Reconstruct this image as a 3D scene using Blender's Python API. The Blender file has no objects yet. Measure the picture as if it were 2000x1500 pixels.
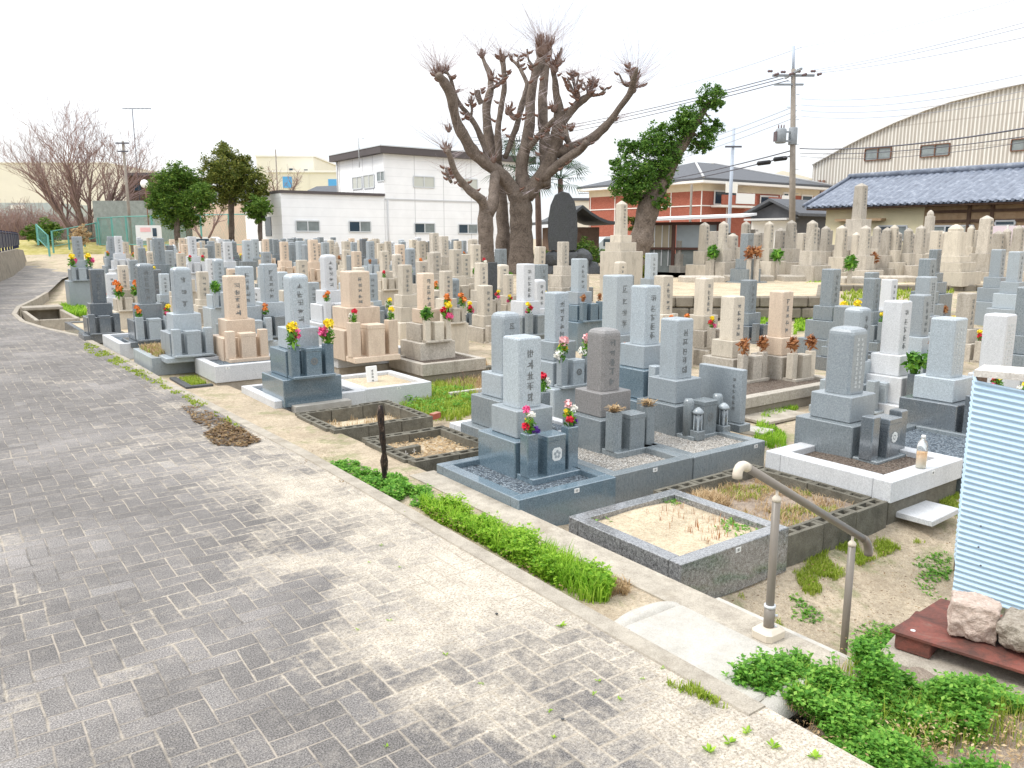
import bpy, math, random
import numpy as np
from mathutils import Vector, Matrix, noise as mnoise
R = math.radians
random.seed(7)
C = bpy.context.scene.collection
# ------------------------------------------------------------------ camera, sky, sun, exposure
H = 1.6; F = 1550.0; HOR = 465.0
PT = math.atan((750-HOR)/F)
cd = bpy.data.cameras.new('camera'); cam = bpy.data.objects.new('camera', cd); C.objects.link(cam)
cam.location = (0, 0, H); cam.rotation_euler = (math.pi/2-PT, 0, 0)
cd.sensor_width = 36; cd.lens = 36*F/2000; cd.clip_start = .05; cd.clip_end = 2000
bpy.context.scene.camera = cam
w = bpy.data.worlds.new('World'); bpy.context.scene.world = w; w.use_nodes = True
nt = w.node_tree; nt.nodes.clear()
SUN_EL, SUN_AZ = 52, 262      # azimuth clockwise from +Y (the view direction)
sky = nt.nodes.new('ShaderNodeTexSky'); sky.sky_type = 'NISHITA'; sky.sun_disc = False
sky.sun_elevation = R(SUN_EL); sky.sun_rotation = R(SUN_AZ)
b1 = nt.nodes.new('ShaderNodeBackground'); b1.inputs['Strength'].default_value = .12
b2 = nt.nodes.new('ShaderNodeBackground'); b2.inputs['Strength'].default_value = 1.0
tc = nt.nodes.new('ShaderNodeTexCoord'); nz = nt.nodes.new('ShaderNodeTexNoise')
nz.inputs['Scale'].default_value = 3.0; nz.inputs['Detail'].default_value = 5
mp = nt.nodes.new('ShaderNodeMapping'); mp.inputs['Scale'].default_value = (1, 1, 3)
cr = nt.nodes.new('ShaderNodeValToRGB')
cr.color_ramp.elements[0].position = .38; cr.color_ramp.elements[0].color = (.78, .83, .90, 1)
cr.color_ramp.elements[1].position = .6; cr.color_ramp.elements[1].color = (1.0, 1.0, 1.0, 1)
mx = nt.nodes.new('ShaderNodeMixShader'); mx.inputs[0].default_value = .88
out = nt.nodes.new('ShaderNodeOutputWorld')
L = nt.links.new
L(tc.outputs['Generated'], mp.inputs[0]); L(mp.outputs[0], nz.inputs['Vector']); L(nz.outputs[0], cr.inputs[0])
# overcast sky: three times brighter overhead than at the horizon
sz = nt.nodes.new('ShaderNodeSeparateXYZ'); L(tc.outputs['Generated'], sz.inputs[0])
mr = nt.nodes.new('ShaderNodeMapRange'); mr.inputs['From Min'].default_value = 0; mr.inputs['From Max'].default_value = 1; mr.inputs['To Min'].default_value = .66; mr.inputs['To Max'].default_value = 1.75
L(sz.outputs[2], mr.inputs['Value']); L(mr.outputs[0], b2.inputs['Strength'])
L(cr.outputs[0], b2.inputs['Color']); L(sky.outputs[0], b1.inputs['Color'])
L(b1.outputs[0], mx.inputs[1]); L(b2.outputs[0], mx.inputs[2]); L(mx.outputs[0], out.inputs[0])
sd = bpy.data.lights.new('sun', 'SUN'); sun = bpy.data.objects.new('sun', sd); C.objects.link(sun)
sd.energy = 1.3; sd.angle = R(18); sd.color = (1, .96, .9)
sdir = Vector((math.sin(R(SUN_AZ))*math.cos(R(SUN_EL)), math.cos(R(SUN_AZ))*math.cos(R(SUN_EL)), math.sin(R(SUN_EL))))
sun.rotation_euler = sdir.to_track_quat('Z', 'Y').to_euler()
vs = bpy.context.scene.view_settings; vs.view_transform = 'Standard'; vs.look = 'None'; vs.gamma = 1; vs.exposure = .76
# ------------------------------------------------------------------ measuring helpers: pixel of the 2000x1500 photo -> place in the world
def ray(u, v):
    x = (u-1000)/F; y = -(v-750)/F
    return (x, math.cos(PT)+y*math.sin(PT), -math.sin(PT)+y*math.cos(PT))
def G(u, v, z):
    r = ray(u, v); t = (z-H)/r[2]; return Vector((r[0]*t, r[1]*t, z))
def PD(u, v, Y):
    r = ray(u, v); t = Y/r[1]; return Vector((r[0]*t, Y, H+r[2]*t))
def proj(X, Y, Z):
    dz = Z-H; f = Y*math.cos(PT)-dz*math.sin(PT); up = Y*math.sin(PT)+dz*math.cos(PT)
    return (1000+F*X/f, 750-F*up/f)
O = G(1330, 1103, -.02); O.z = 0
ROT = R(36); BX, BY = math.cos(ROT), math.sin(ROT)
def W(x, y, z=0):                       # plot grid (x along the rows, y along the path) -> world
    return Vector((O.x+x*BX-y*BY, O.y+x*BY+y*BX, z))
def LOC(X, Y):
    dx, dy = X-O.x, Y-O.y; return (dx*BX+dy*BY, -dx*BY+dy*BX)
def GL(u, v, z):
    p = G(u, v, z); return LOC(p.x, p.y)
def sm(e0, e1, x):
    t = min(1, max(0, (x-e0)/(e1-e0))); return t*t*(3-2*t)
def ground_z(X, Y):
    x, y = LOC(X, Y)
    z = -.24
    z += .66*sm(13, 24, Y)*sm(.5, 5, x)
    z -= .2*sm(.35, -.6, y)*sm(-.05, .5, x)*sm(4, 1.5, abs(x))
    if x < -.05 and y > 6.5: z = max(z, -.24)
    if X < -16 or Y > 55: z = max(z, z+(.04-z)*sm(50, 60, Y))
    return z
# ------------------------------------------------------------------ mesh helpers
class MB:
    def __init__(s): s.v = []; s.f = []; s.sm = []
    def add(s, vs, fs, smooth=False):
        n = len(s.v); s.v.extend([tuple(q) for q in vs])
        for f in fs: s.f.append(tuple(i+n for i in f)); s.sm.append(smooth)
        return s
    def box(s, x0, x1, y0, y1, z0, z1, M=None, c=0):
        if c: return s.rect([(z0, (x1-x0)/2-c, (y1-y0)/2-c), (z0+c, (x1-x0)/2, (y1-y0)/2), (z1-c, (x1-x0)/2, (y1-y0)/2), (z1, (x1-x0)/2-c, (y1-y0)/2-c)], c, ((x0+x1)/2, (y0+y1)/2), M)
        vs = [Vector(q) for q in ((x0,y0,z0),(x1,y0,z0),(x1,y1,z0),(x0,y1,z0),(x0,y0,z1),(x1,y0,z1),(x1,y1,z1),(x0,y1,z1))]
        if M is not None: vs = [M @ q for q in vs]
        return s.add(vs, [(0,3,2,1),(4,5,6,7),(0,1,5,4),(1,2,6,5),(2,3,7,6),(3,0,4,7)])
    def rect(s, secs, c=.01, cen=(0, 0), M=None, smooth=False):   # loft of chamfered rectangles (z, halfx, halfy)
        vs = []; fs = []
        for z, hx, hy in secs:
            k = min(c, hx*.6, hy*.6)
            for px, py in ((hx-k,-hy),(hx,-hy+k),(hx,hy-k),(hx-k,hy),(-hx+k,hy),(-hx,hy-k),(-hx,-hy+k),(-hx+k,-hy)):
                q = Vector((px+cen[0], py+cen[1], z)); vs.append(M @ q if M is not None else q)
        for i in range(len(secs)-1):
            for j in range(8): fs.append((i*8+j, i*8+(j+1)%8, i*8+8+(j+1)%8, i*8+8+j))
        fs.append(tuple(reversed(range(8)))); fs.append(tuple(range(len(secs)*8-8, len(secs)*8)))
        return s.add(vs, fs, smooth)
    def lathe(s, prof, n=12, cen=(0, 0), M=None, smooth=True):
        vs = []; fs = []
        for r, z in prof:
            for j in range(n):
                a = 2*math.pi*j/n; q = Vector((cen[0]+r*math.cos(a), cen[1]+r*math.sin(a), z)); vs.append(M @ q if M is not None else q)
        for i in range(len(prof)-1):
            for j in range(n): fs.append((i*n+j, i*n+(j+1)%n, i*n+n+(j+1)%n, i*n+n+j))
        fs.append(tuple(reversed(range(n)))); fs.append(tuple(range(len(prof)*n-n, len(prof)*n)))
        return s.add(vs, fs, smooth)
    def tube(s, pts, rad, n=6, smooth=True, cap=True, jit=0):
        pts = [Vector(q) for q in pts]; m = len(pts)
        if not hasattr(rad, '__len__'): rad = [rad]*m
        vs = []; fs = []; prev = None
        for i, q in enumerate(pts):
            t = (pts[min(i+1, m-1)]-pts[max(i-1, 0)])
            if t.length < 1e-9: t = Vector((0, 0, 1))
            t.normalize()
            if prev is None:
                a = Vector((1, 0, 0)) if abs(t.x) < .8 else Vector((0, 1, 0)); prev = t.cross(a).normalized()
            prev = (prev - t*prev.dot(t)).normalized(); bb = t.cross(prev)
            for j in range(n):
                an = 2*math.pi*j/n; rr = rad[i]*(1+(random.uniform(-jit, jit) if jit else 0))
                vs.append(q + prev*math.cos(an)*rr + bb*math.sin(an)*rr)
        for i in range(m-1):
            for j in range(n): fs.append((i*n+j, i*n+(j+1)%n, i*n+n+(j+1)%n, i*n+n+j))
        if cap: fs.append(tuple(reversed(range(n)))); fs.append(tuple(range((m-1)*n, m*n)))
        return s.add(vs, fs, smooth)
    def prism(s, poly, z0, z1):          # poly: list of (x,y) counterclockwise
        n = len(poly); vs = [(x, y, z0) for x, y in poly]+[(x, y, z1) for x, y in poly]
        fs = [tuple(reversed(range(n))), tuple(range(n, 2*n))]+[(i, (i+1) % n, n+(i+1) % n, n+i) for i in range(n)]
        return s.add(vs, fs)
    def mesh(s, name):
        me = bpy.data.meshes.new(name); me.from_pydata(s.v, [], s.f)
        if any(s.sm): me.polygons.foreach_set('use_smooth', s.sm)
        me.update(); return me
    def build(s, name, mat, parent=None, loc=None, rz=0):
        o = bpy.data.objects.new(name, s.mesh(name)); C.objects.link(o)
        if mat: o.data.materials.append(mat)
        if parent: o.parent = parent
        if loc is not None: o.location = loc
        if rz: o.rotation_euler.z = rz
        return o
def tag(o, label=None, cat=None, group=None, kind=None):
    for k, v in (('label', label), ('category', cat), ('group', group), ('kind', kind)):
        if v: o[k] = v
    return o
def empty(name, loc, rz=0, label=None, cat=None, group=None):
    o = bpy.data.objects.new(name, None); C.objects.link(o); o.location = loc; o.rotation_euler.z = rz; o.empty_display_size = .1
    return tag(o, label, cat, group)
def copy_tree(o, parent=None):
    c = o.copy(); C.objects.link(c); c.parent = parent
    for ch in o.children: copy_tree(ch, c)
    return c
# ------------------------------------------------------------------ materials
def newmat(name, rough=.8, spec=.3):
    m = bpy.data.materials.new(name); m.use_nodes = True
    bs = m.node_tree.nodes['Principled BSDF']; bs.inputs['Roughness'].default_value = rough
    bs.inputs['Specular IOR Level'].default_value = spec
    return m, m.node_tree, bs
def N(nt, typ, **k):
    n = nt.nodes.new(typ)
    for a, b in k.items():
        if a in n.inputs: n.inputs[a].default_value = b
        else: setattr(n, a, b)
    return n
def ramp(nt, src, stops):
    r = nt.nodes.new('ShaderNodeValToRGB'); e = r.color_ramp.elements
    while len(e) < len(stops): e.new(.5)
    for i, (p, c) in enumerate(stops):
        e[i].position = p; e[i].color = (c, c, c, 1) if not hasattr(c, '__len__') else (*c, 1)
    nt.links.new(src, r.inputs[0]); return r.outputs[0]
def noise(nt, vec, scale, detail=4, rough=.6, dist=0):
    n = N(nt, 'ShaderNodeTexNoise', Scale=scale, Detail=detail, Roughness=rough, Distortion=dist)
    nt.links.new(vec, n.inputs['Vector']); return n.outputs[0]
def mixc(nt, fac, a, b, typ='MIX'):
    m = nt.nodes.new('ShaderNodeMix'); m.data_type = 'RGBA'; m.blend_type = typ
    for i, x in ((0, fac), (6, a), (7, b)):
        if hasattr(x, 'default_value') or hasattr(x, 'is_linked'): nt.links.new(x, m.inputs[i])
        else: m.inputs[i].default_value = (x if i == 0 else ((*x, 1) if hasattr(x, '__len__') else (x, x, x, 1)))
    return m.outputs[2]
def math_(nt, op, a, b=None, c=None):
    m = nt.nodes.new('ShaderNodeMath'); m.operation = op
    for i, x in enumerate((a, b, c)):
        if x is None: continue
        if hasattr(x, 'is_linked'): nt.links.new(x, m.inputs[i])
        else: m.inputs[i].default_value = x
    return m.outputs[0]
def bump(nt, bs, h, strength=.5, dist=.01):
    b = N(nt, 'ShaderNodeBump', Strength=strength, Distance=dist); nt.links.new(h, b.inputs['Height']); nt.links.new(b.outputs[0], bs.inputs['Normal'])
def coords(nt, kind='Object'):
    return nt.nodes.new('ShaderNodeTexCoord').outputs[kind]
def geo_pos(nt): return nt.nodes.new('ShaderNodeNewGeometry').outputs['Position']
def scalev(nt, v, s):
    m = nt.nodes.new('ShaderNodeVectorMath'); m.operation = 'MULTIPLY'; nt.links.new(v, m.inputs[0]); m.inputs[1].default_value = s; return m.outputs[0]
def rnd_obj(nt): return nt.nodes.new('ShaderNodeObjectInfo').outputs['Random']

def granite(name, dark, light, grain=260, rough=.35, stain=.35, vary=.25, staincol=(.12, .11, .09)):
    m, nt, bs = newmat(name, rough, .5); P = geo_pos(nt)
    if rough < .33: bs.inputs['IOR'].default_value = 1.7 if rough > .2 else 2.15
    g = noise(nt, P, grain, 3, .8)
    g2 = noise(nt, P, grain*.35, 2, .7)
    gm = math_(nt, 'ADD', math_(nt, 'MULTIPLY', g, .65), math_(nt, 'MULTIPLY', g2, .35))
    col = ramp(nt, gm, [(.36, dark), (.5, tuple((a+b)/2 for a, b in zip(dark, light))), (.62, light)])
    st = ramp(nt, noise(nt, scalev(nt, P, (1, 1, .3)), 8, 7, .72, .5), [(.48, 0), (.74, 1)])
    col = mixc(nt, math_(nt, 'MULTIPLY', st, stain), col, staincol)
    r = rnd_obj(nt); br = math_(nt, 'ADD', math_(nt, 'MULTIPLY', r, vary*2), 1-vary)
    col = mixc(nt, 1.0, col, br, 'MULTIPLY')
    nt.links.new(col, bs.inputs['Base Color'])
    rr = math_(nt, 'ADD', math_(nt, 'MULTIPLY', st, .25), rough); nt.links.new(rr, bs.inputs['Roughness'])
    return m
M = {}
M['grey'] = granite('granite_grey', (.18, .21, .232), (.47, .52, .545), rough=.3, stain=.15)
M['blue'] = granite('granite_blue_grey', (.04, .075, .10), (.19, .26, .31), rough=.13, stain=.12, vary=.08)
M['mid'] = granite('granite_mid_grey', (.08, .10, .112), (.30, .335, .35), rough=.25, stain=.15, vary=.12)
M['dark'] = granite('granite_dark', (.035, .046, .056), (.18, .205, .225), rough=.15, stain=.15, vary=.15)
M['salt'] = granite('granite_salt_pepper', (.008, .01, .013), (.33, .335, .34), grain=150, rough=.12, stain=.1, vary=.05)
M['brown'] = granite('granite_brown_grey', (.12, .115, .112), (.33, .315, .305), rough=.4, stain=.15, vary=.05)
M['tan'] = granite('granite_tan', (.43, .33, .24), (.73, .60, .47), rough=.5, stain=.3, vary=.12, staincol=(.25, .16, .11))
M['cream'] = granite('granite_cream', (.38, .33, .26), (.66, .60, .50), rough=.7, stain=.45, vary=.15, staincol=(.17, .15, .12))
M['old'] = granite('granite_weathered', (.30, .265, .215), (.58, .53, .455), grain=120, rough=.85, stain=.5, vary=.18, staincol=(.15, .13, .10))
M['white'] = granite('granite_pale', (.40, .41, .42), (.70, .71, .72), rough=.45, stain=.2, vary=.06, staincol=(.2, .2, .19))
M['slate'] = granite('stone_black', (.03, .032, .035), (.10, .105, .11), grain=90, rough=.7, stain=.4, vary=.1, staincol=(.08, .09, .07))
def rustic(name, c0, c1, scale=14, rough=.9, bumps=.6, fine=160, stain=(.1, .09, .07), st=.5, vary=.1, dist=.02):
    m, nt, bs = newmat(name, rough, .2); P = geo_pos(nt)
    a = noise(nt, P, scale, 6, .7); b = noise(nt, P, fine, 3, .7)
    col = ramp(nt, math_(nt, 'ADD', math_(nt, 'MULTIPLY', a, .5), math_(nt, 'MULTIPLY', b, .5)), [(.35, c0), (.65, c1)])
    s_ = ramp(nt, noise(nt, P, scale*.35, 5, .65), [(.52, 0), (.75, 1)])
    col = mixc(nt, math_(nt, 'MULTIPLY', s_, st), col, stain)
    br = math_(nt, 'ADD', math_(nt, 'MULTIPLY', rnd_obj(nt), vary*2), 1-vary)
    col = mixc(nt, 1.0, col, br, 'MULTIPLY'); nt.links.new(col, bs.inputs['Base Color'])
    bump(nt, bs, math_(nt, 'ADD', a, math_(nt, 'MULTIPLY', b, .3)), bumps, dist); return m
M['concrete'] = rustic('concrete', (.25, .22, .18), (.52, .47, .39), 9, st=.6, stain=(.19, .155, .11))
M['concrete_white'] = rustic('concrete_white', (.36, .34, .30), (.54, .515, .465), 9, st=.45, stain=(.30, .26, .21))
M['cinder'] = rustic('cinder_block', (.10, .092, .072), (.22, .205, .165), 12, st=.55, stain=(.045, .043, .035), bumps=.8)
M['wallstone'] = rustic('mossy_wall', (.13, .11, .085), (.34, .30, .24), 3, st=.6, stain=(.07, .065, .045))
M['boulder'] = rustic('boulder', (.22, .185, .14), (.62, .55, .46), 22, fine=60, st=.45, stain=(.16, .14, .09), bumps=1, dist=.03)
M['boulder_pink'] = rustic('boulder_pink', (.40, .30, .24), (.70, .58, .50), 26, fine=70, st=.25, stain=(.22, .17, .11), bumps=.8, dist=.03)
M['gravel_dark'] = None
def pebbles(name, cols, scale, jitter=1):
    m, nt, bs = newmat(name, .8, .3); P = geo_pos(nt)
    v = N(nt, 'ShaderNodeTexVoronoi', Scale=scale); nt.links.new(P, v.inputs['Vector'])
    sp = nt.nodes.new('ShaderNodeSeparateColor'); nt.links.new(v.outputs['Color'], sp.inputs[0])
    col = ramp(nt, sp.outputs[0], [(i/(len(cols)-1), c) for i, c in enumerate(cols)])
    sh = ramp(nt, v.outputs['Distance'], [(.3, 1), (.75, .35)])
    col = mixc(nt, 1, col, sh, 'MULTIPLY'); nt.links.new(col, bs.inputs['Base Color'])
    bump(nt, bs, math_(nt, 'MULTIPLY', v.outputs['Distance'], -1), 1, .012); return m
M['gravel_dark'] = pebbles('gravel_dark', [(.05, .07, .09), (.16, .2, .24), (.32, .37, .41), (.1, .13, .16)], 75)
M['gravel_pale'] = pebbles('gravel_pale', [(.25, .23, .2), (.6, .57, .52), (.45, .4, .34), (.72, .7, .66)], 75)
M['gravel_brown'] = pebbles('gravel_brown', [(.08, .055, .045), (.22, .16, .12), (.3, .25, .2), (.12, .09, .07)], 90)
def sandy(name, base, dark, pebble, fleck=.5, green=0):
    m, nt, bs = newmat(name, .95, .1); P = geo_pos(nt)
    col = ramp(nt, noise(nt, P, 3, 6, .65), [(.35, tuple(c*.78 for c in base)), (.6, base)])
    fl = ramp(nt, noise(nt, P, 85, 5, .85), [(.51, 0), (.6, 1)])
    g0 = ramp(nt, noise(nt, P, 28, 5, .8), [(.35, .72), (.6, 1.1)]); col = mixc(nt, 1, col, g0, 'MULTIPLY')
    col = mixc(nt, math_(nt, 'MULTIPLY', fl, fleck), col, dark)
    f2 = ramp(nt, noise(nt, P, 150, 2, .8), [(.56, 0), (.66, 1)])
    col = mixc(nt, math_(nt, 'MULTIPLY', f2, .5), col, pebble)
    f3 = ramp(nt, noise(nt, P, 1.7, 6, .7), [(.5, 0), (.68, 1)])
    col = mixc(nt, math_(nt, 'MULTIPLY', f3, .4), col, dark)
    if green:
        f4 = ramp(nt, noise(nt, P, 2.3, 6, .75, .3), [(.52, 0), (.6, 1)])
        col = mixc(nt, math_(nt, 'MULTIPLY', f4, green), col, (.10, .16, .03))
    nt.links.new(col, bs.inputs['Base Color'])
    bump(nt, bs, noise(nt, P, 60, 5, .75), .7, .015); return m
M['sand'] = sandy('sand', (.62, .52, .37), (.24, .17, .10), (.78, .70, .58), .65)
M['dirt'] = sandy('dirt', (.53, .44, .32), (.20, .15, .10), (.72, .64, .54), .6, .4)
M['soil'] = sandy('soil', (.36, .29, .23), (.14, .10, .07), (.6, .52, .44), .6)
def flat(name, col, rough=.7, spec=.3, nz=.0, scale=20, metal=0, vary=0):
    m, nt, bs = newmat(name, rough, spec); bs.inputs['Metallic'].default_value = metal
    if nz or vary:
        P = geo_pos(nt); c = ramp(nt, noise(nt, P, scale, 5, .65), [(.3, tuple(x*(1-nz) for x in col)), (.7, tuple(min(1, x*(1+nz)) for x in col))])
        if vary: c = mixc(nt, 1, c, math_(nt, 'ADD', math_(nt, 'MULTIPLY', rnd_obj(nt), vary*2), 1-vary), 'MULTIPLY')
        nt.links.new(c, bs.inputs['Base Color'])
    else: bs.inputs['Base Color'].default_value = (*col, 1)
    return m
def leafmat(name, c0, c1, c2=None, trans=.35, rough=.6, patch=0, pcol=(.3, .3, .05)):
    m, nt, bs = newmat(name, rough, .25); P = geo_pos(nt)
    g = nt.nodes.new('ShaderNodeNewGeometry').outputs['Random Per Island']
    f = math_(nt, 'ADD', math_(nt, 'MULTIPLY', g, .6), math_(nt, 'MULTIPLY', noise(nt, P, 3, 3), .4))
    col = ramp(nt, f, [(.15, c0), (.6, c1)] + ([(.95, c2)] if c2 else []))
    if patch: col = mixc(nt, math_(nt, 'MULTIPLY', ramp(nt, noise(nt, P, 1.2, 4), [(.45, 0), (.65, 1)]), patch), col, pcol)
    nt.links.new(col, bs.inputs['Base Color'])
    tr = N(nt, 'ShaderNodeBsdfTranslucent'); nt.links.new(col, tr.inputs['Color'])
    ms = N(nt, 'ShaderNodeMixShader'); ms.inputs[0].default_value = trans
    o = nt.nodes['Material Output']; nt.links.new(bs.outputs[0], ms.inputs[1]); nt.links.new(tr.outputs[0], ms.inputs[2]); nt.links.new(ms.outputs[0], o.inputs[0])
    return m
M['weed'] = leafmat('weed_leaf', (.07, .22, .03), (.20, .45, .06), (.46, .66, .14), .45)
M['weed_bright'] = leafmat('weed_bright', (.12, .30, .02), (.34, .56, .05), (.58, .74, .12), .5)
M['grass'] = leafmat('grass_blade', (.18, .28, .02), (.38, .48, .06), (.62, .62, .2), .45)
M['dry'] = leafmat('dry_straw', (.32, .2, .1), (.55, .4, .22), (.7, .58, .38), .3)
M['rustyleaf'] = leafmat('dead_flower', (.20, .07, .03), (.42, .18, .07), (.6, .35, .15), .2)
M['litter'] = leafmat('leaf_litter', (.07, .04, .02), (.2, .12, .05), (.38, .28, .13), .1)
M['evergreen'] = leafmat('evergreen_leaf', (.035, .085, .012), (.12, .23, .03), (.32, .40, .07), .35)
M['evergreen_warm'] = leafmat('evergreen_warm_leaf', (.04, .07, .012), (.16, .19, .03), (.42, .37, .09), .35)
M['camphor'] = leafmat('camphor_leaf', (.03, .08, .012), (.10, .22, .03), (.27, .40, .08), .35)
M['palm'] = leafmat('palm_leaf', (.012, .04, .012), (.03, .09, .025), (.08, .16, .05), .15)
M['sakaki'] = leafmat('sakaki_leaf', (.04, .13, .02), (.12, .3, .03), (.28, .5, .06), .3)
M['bark'] = rustic('bark', (.075, .058, .047), (.26, .21, .172), 4, fine=24, st=.5, stain=(.075, .05, .035), bumps=1, dist=.05)
M['bark_red'] = rustic('bark_red', (.13, .085, .07), (.27, .19, .155), 5, fine=30, st=.4, stain=(.06, .04, .035))
M['twig'] = flat('twig', (.46, .39, .39), .9); M['twig_brown'] = flat('twig_brown', (.16, .09, .065), .9)
M['twig_red'] = flat('twig_red', (.27, .185, .165), .9, vary=.1)
M['ink'] = flat('carved_letter', (.17, .18, .18), .8); M['ink_w'] = flat('carved_letter_white', (.62, .64, .63), .8)
M['whiteplastic'] = flat('white_plastic', (.8, .8, .78), .4); M['black'] = flat('black', (.02, .02, .022), .5)
M['petal_yellow'] = flat('petal_yellow', (.85, .66, .03), .6); M['petal_red'] = flat('petal_red', (.62, .02, .05), .6)
M['petal_white'] = flat('petal_white', (.85, .83, .76), .6); M['petal_pink'] = flat('petal_pink', (.80, .12, .30), .6)
M['petal_purple'] = flat('petal_purple', (.12, .04, .3), .6); M['petal_orange'] = flat('petal_orange', (.75, .25, .06), .6); M['petal_rose'] = flat('petal_rose', (.85, .5, .5), .6)
# path paving: herringbone pavers, object coordinates are metres on the plot grid
def pavers():
    m, nt, bs = newmat('pavers', .85, .25); T = coords(nt); g = .094
    wv = N(nt, 'ShaderNodeVectorMath'); wv.operation = 'ADD'
    nn = N(nt, 'ShaderNodeTexNoise', Scale=1.3, Detail=2); L2 = nt.links.new; L2(T, nn.inputs['Vector'])
    ws = scalev(nt, nn.outputs['Color'], (.05, .05, 0)); L2(T, wv.inputs[0]); L2(ws, wv.inputs[1])
    sp = nt.nodes.new('ShaderNodeSeparateXYZ'); L2(scalev(nt, wv.outputs[0], (1/g, 1/g, 0)), sp.inputs[0])
    x = math_(nt, 'ADD', sp.outputs[0], 4000); y = math_(nt, 'ADD', sp.outputs[1], 4000)
    i = math_(nt, 'FLOOR', x); j = math_(nt, 'FLOOR', y); fx = math_(nt, 'FRACT', x); fy = math_(nt, 'FRACT', y)
    k = math_(nt, 'FLOORED_MODULO', math_(nt, 'SUBTRACT', i, j), 4)
    is_ = [math_(nt, 'COMPARE', k, q, .1) for q in range(4)]
    fx1 = math_(nt, 'SUBTRACT', 1, fx); fy1 = math_(nt, 'SUBTRACT', 1, fy)
    ex = math_(nt, 'MINIMUM', fx, fx1); ey = math_(nt, 'MINIMUM', fy, fy1)
    d = [math_(nt, 'MINIMUM', fx, ey), math_(nt, 'MINIMUM', fx1, ey), math_(nt, 'MINIMUM', fy1, ex), math_(nt, 'MINIMUM', fy, ex)]
    def sel(vals):
        s = None
        for a, b in zip(is_, vals):
            t = math_(nt, 'MULTIPLY', a, b); s = t if s is None else math_(nt, 'ADD', s, t)
        return s
    dist = sel(d)
    idx = sel([i, math_(nt, 'SUBTRACT', i, 1), i, i]); idy = sel([j, j, math_(nt, 'SUBTRACT', j, 1), j])
    cb = nt.nodes.new('ShaderNodeCombineXYZ'); L2(idx, cb.inputs[0]); L2(idy, cb.inputs[1])
    wn = nt.nodes.new('ShaderNodeTexWhiteNoise'); wn.noise_dimensions = '3D'; L2(cb.outputs[0], wn.inputs[0])
    P = T
    col = ramp(nt, wn.outputs[0], [(0, (.132, .123, .116)), (.5, (.150, .140, .132)), (.95, (.170, .158, .149)), (1, (.20, .188, .178))])
    sp2 = ramp(nt, noise(nt, P, 170, 3, .85), [(.38, .42), (.5, 1), (.61, 1.95)]); col = mixc(nt, 1, col, sp2, 'MULTIPLY')
    lf = ramp(nt, noise(nt, P, .8, 5, .6), [(.28, .78), (.5, 1), (.68, 1.45)]); col = mixc(nt, 1, col, lf, 'MULTIPLY')
    # sand spread over the paving, thick beside the kerb and patchy elsewhere
    so = nt.nodes.new('ShaderNodeSeparateXYZ'); L2(T, so.inputs[0])
    near = math_(nt, 'MULTIPLY', math_(nt, 'SMOOTH_MAX', 0, math_(nt, 'ADD', math_(nt, 'MULTIPLY', so.outputs[0], .62), 1.32), .2), .34)   # grows towards the kerb (x -> -0.9)
    nearY = ramp(nt, math_(nt, 'MULTIPLY', math_(nt, 'ADD', so.outputs[1], 3), .1), [(0, .75), (.3, 1), (.62, .75), (.75, .2), (1, .1)])
    near = math_(nt, 'MULTIPLY', near, nearY)
    big = noise(nt, P, 1.5, 6, .62, .5); fine = noise(nt, P, 26, 5, .75)
    sv = math_(nt, 'ADD', math_(nt, 'ADD', math_(nt, 'MULTIPLY', big, .7), math_(nt, 'MULTIPLY', fine, .36)), near)
    j_in = math_(nt, 'SUBTRACT', 1, ramp(nt, dist, [(.03, 0), (.10, 1)]))
    sv = math_(nt, 'ADD', sv, math_(nt, 'MULTIPLY', j_in, .10))
    sv = math_(nt, 'ADD', sv, math_(nt, 'MULTIPLY', wn.outputs[0], .06))
    smask = ramp(nt, sv, [(.625, 0), (.73, .5), (.82, .88)])
    joint = ramp(nt, dist, [(.015, 1), (.05, 0)])
    jc = mixc(nt, ramp(nt, noise(nt, P, 4, 4), [(.38, 0), (.6, 1)]), (.12, .11, .10), (.46, .40, .33))
    col = mixc(nt, math_(nt, 'MULTIPLY', joint, .72), col, jc)
    sc1 = ramp(nt, noise(nt, P, 13, 6, .8), [(.5, 0), (.66, 1)]); col = mixc(nt, math_(nt, 'MULTIPLY', sc1, .28), col, (.40, .36, .31))
    sc = ramp(nt, noise(nt, P, 90, 5, .9), [(.38, (.15, .115, .085)), (.46, (.43, .375, .295)), (.55, (.61, .545, .45)), (.65, (.70, .64, .545))])
    sc = mixc(nt, 1, sc, ramp(nt, noise(nt, P, 9, 5, .7), [(.35, .78), (.6, 1.05)]), 'MULTIPLY')
    sc = mixc(nt, math_(nt, 'MULTIPLY', math_(nt, 'SUBTRACT', 1, ramp(nt, dist, [(.02, 0), (.08, 1)])), math_(nt, 'MULTIPLY', ramp(nt, noise(nt, P, 2.7, 4), [(.42, 0), (.6, 1)]), .5)), sc, (.25, .21, .16))
    col = mixc(nt, smask, col, sc)
    L2(col, bs.inputs['Base Color'])
    hh = math_(nt, 'SUBTRACT', ramp(nt, dist, [(.0, 0), (.07, 1)]), math_(nt, 'MULTIPLY', noise(nt, P, 120, 4, .8), -.35))
    hh = math_(nt, 'MULTIPLY', hh, math_(nt, 'SUBTRACT', 1, math_(nt, 'MULTIPLY', smask, .8)))
    bump(nt, bs, hh, .7, .006); return m
M['pavers'] = pavers()
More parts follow.
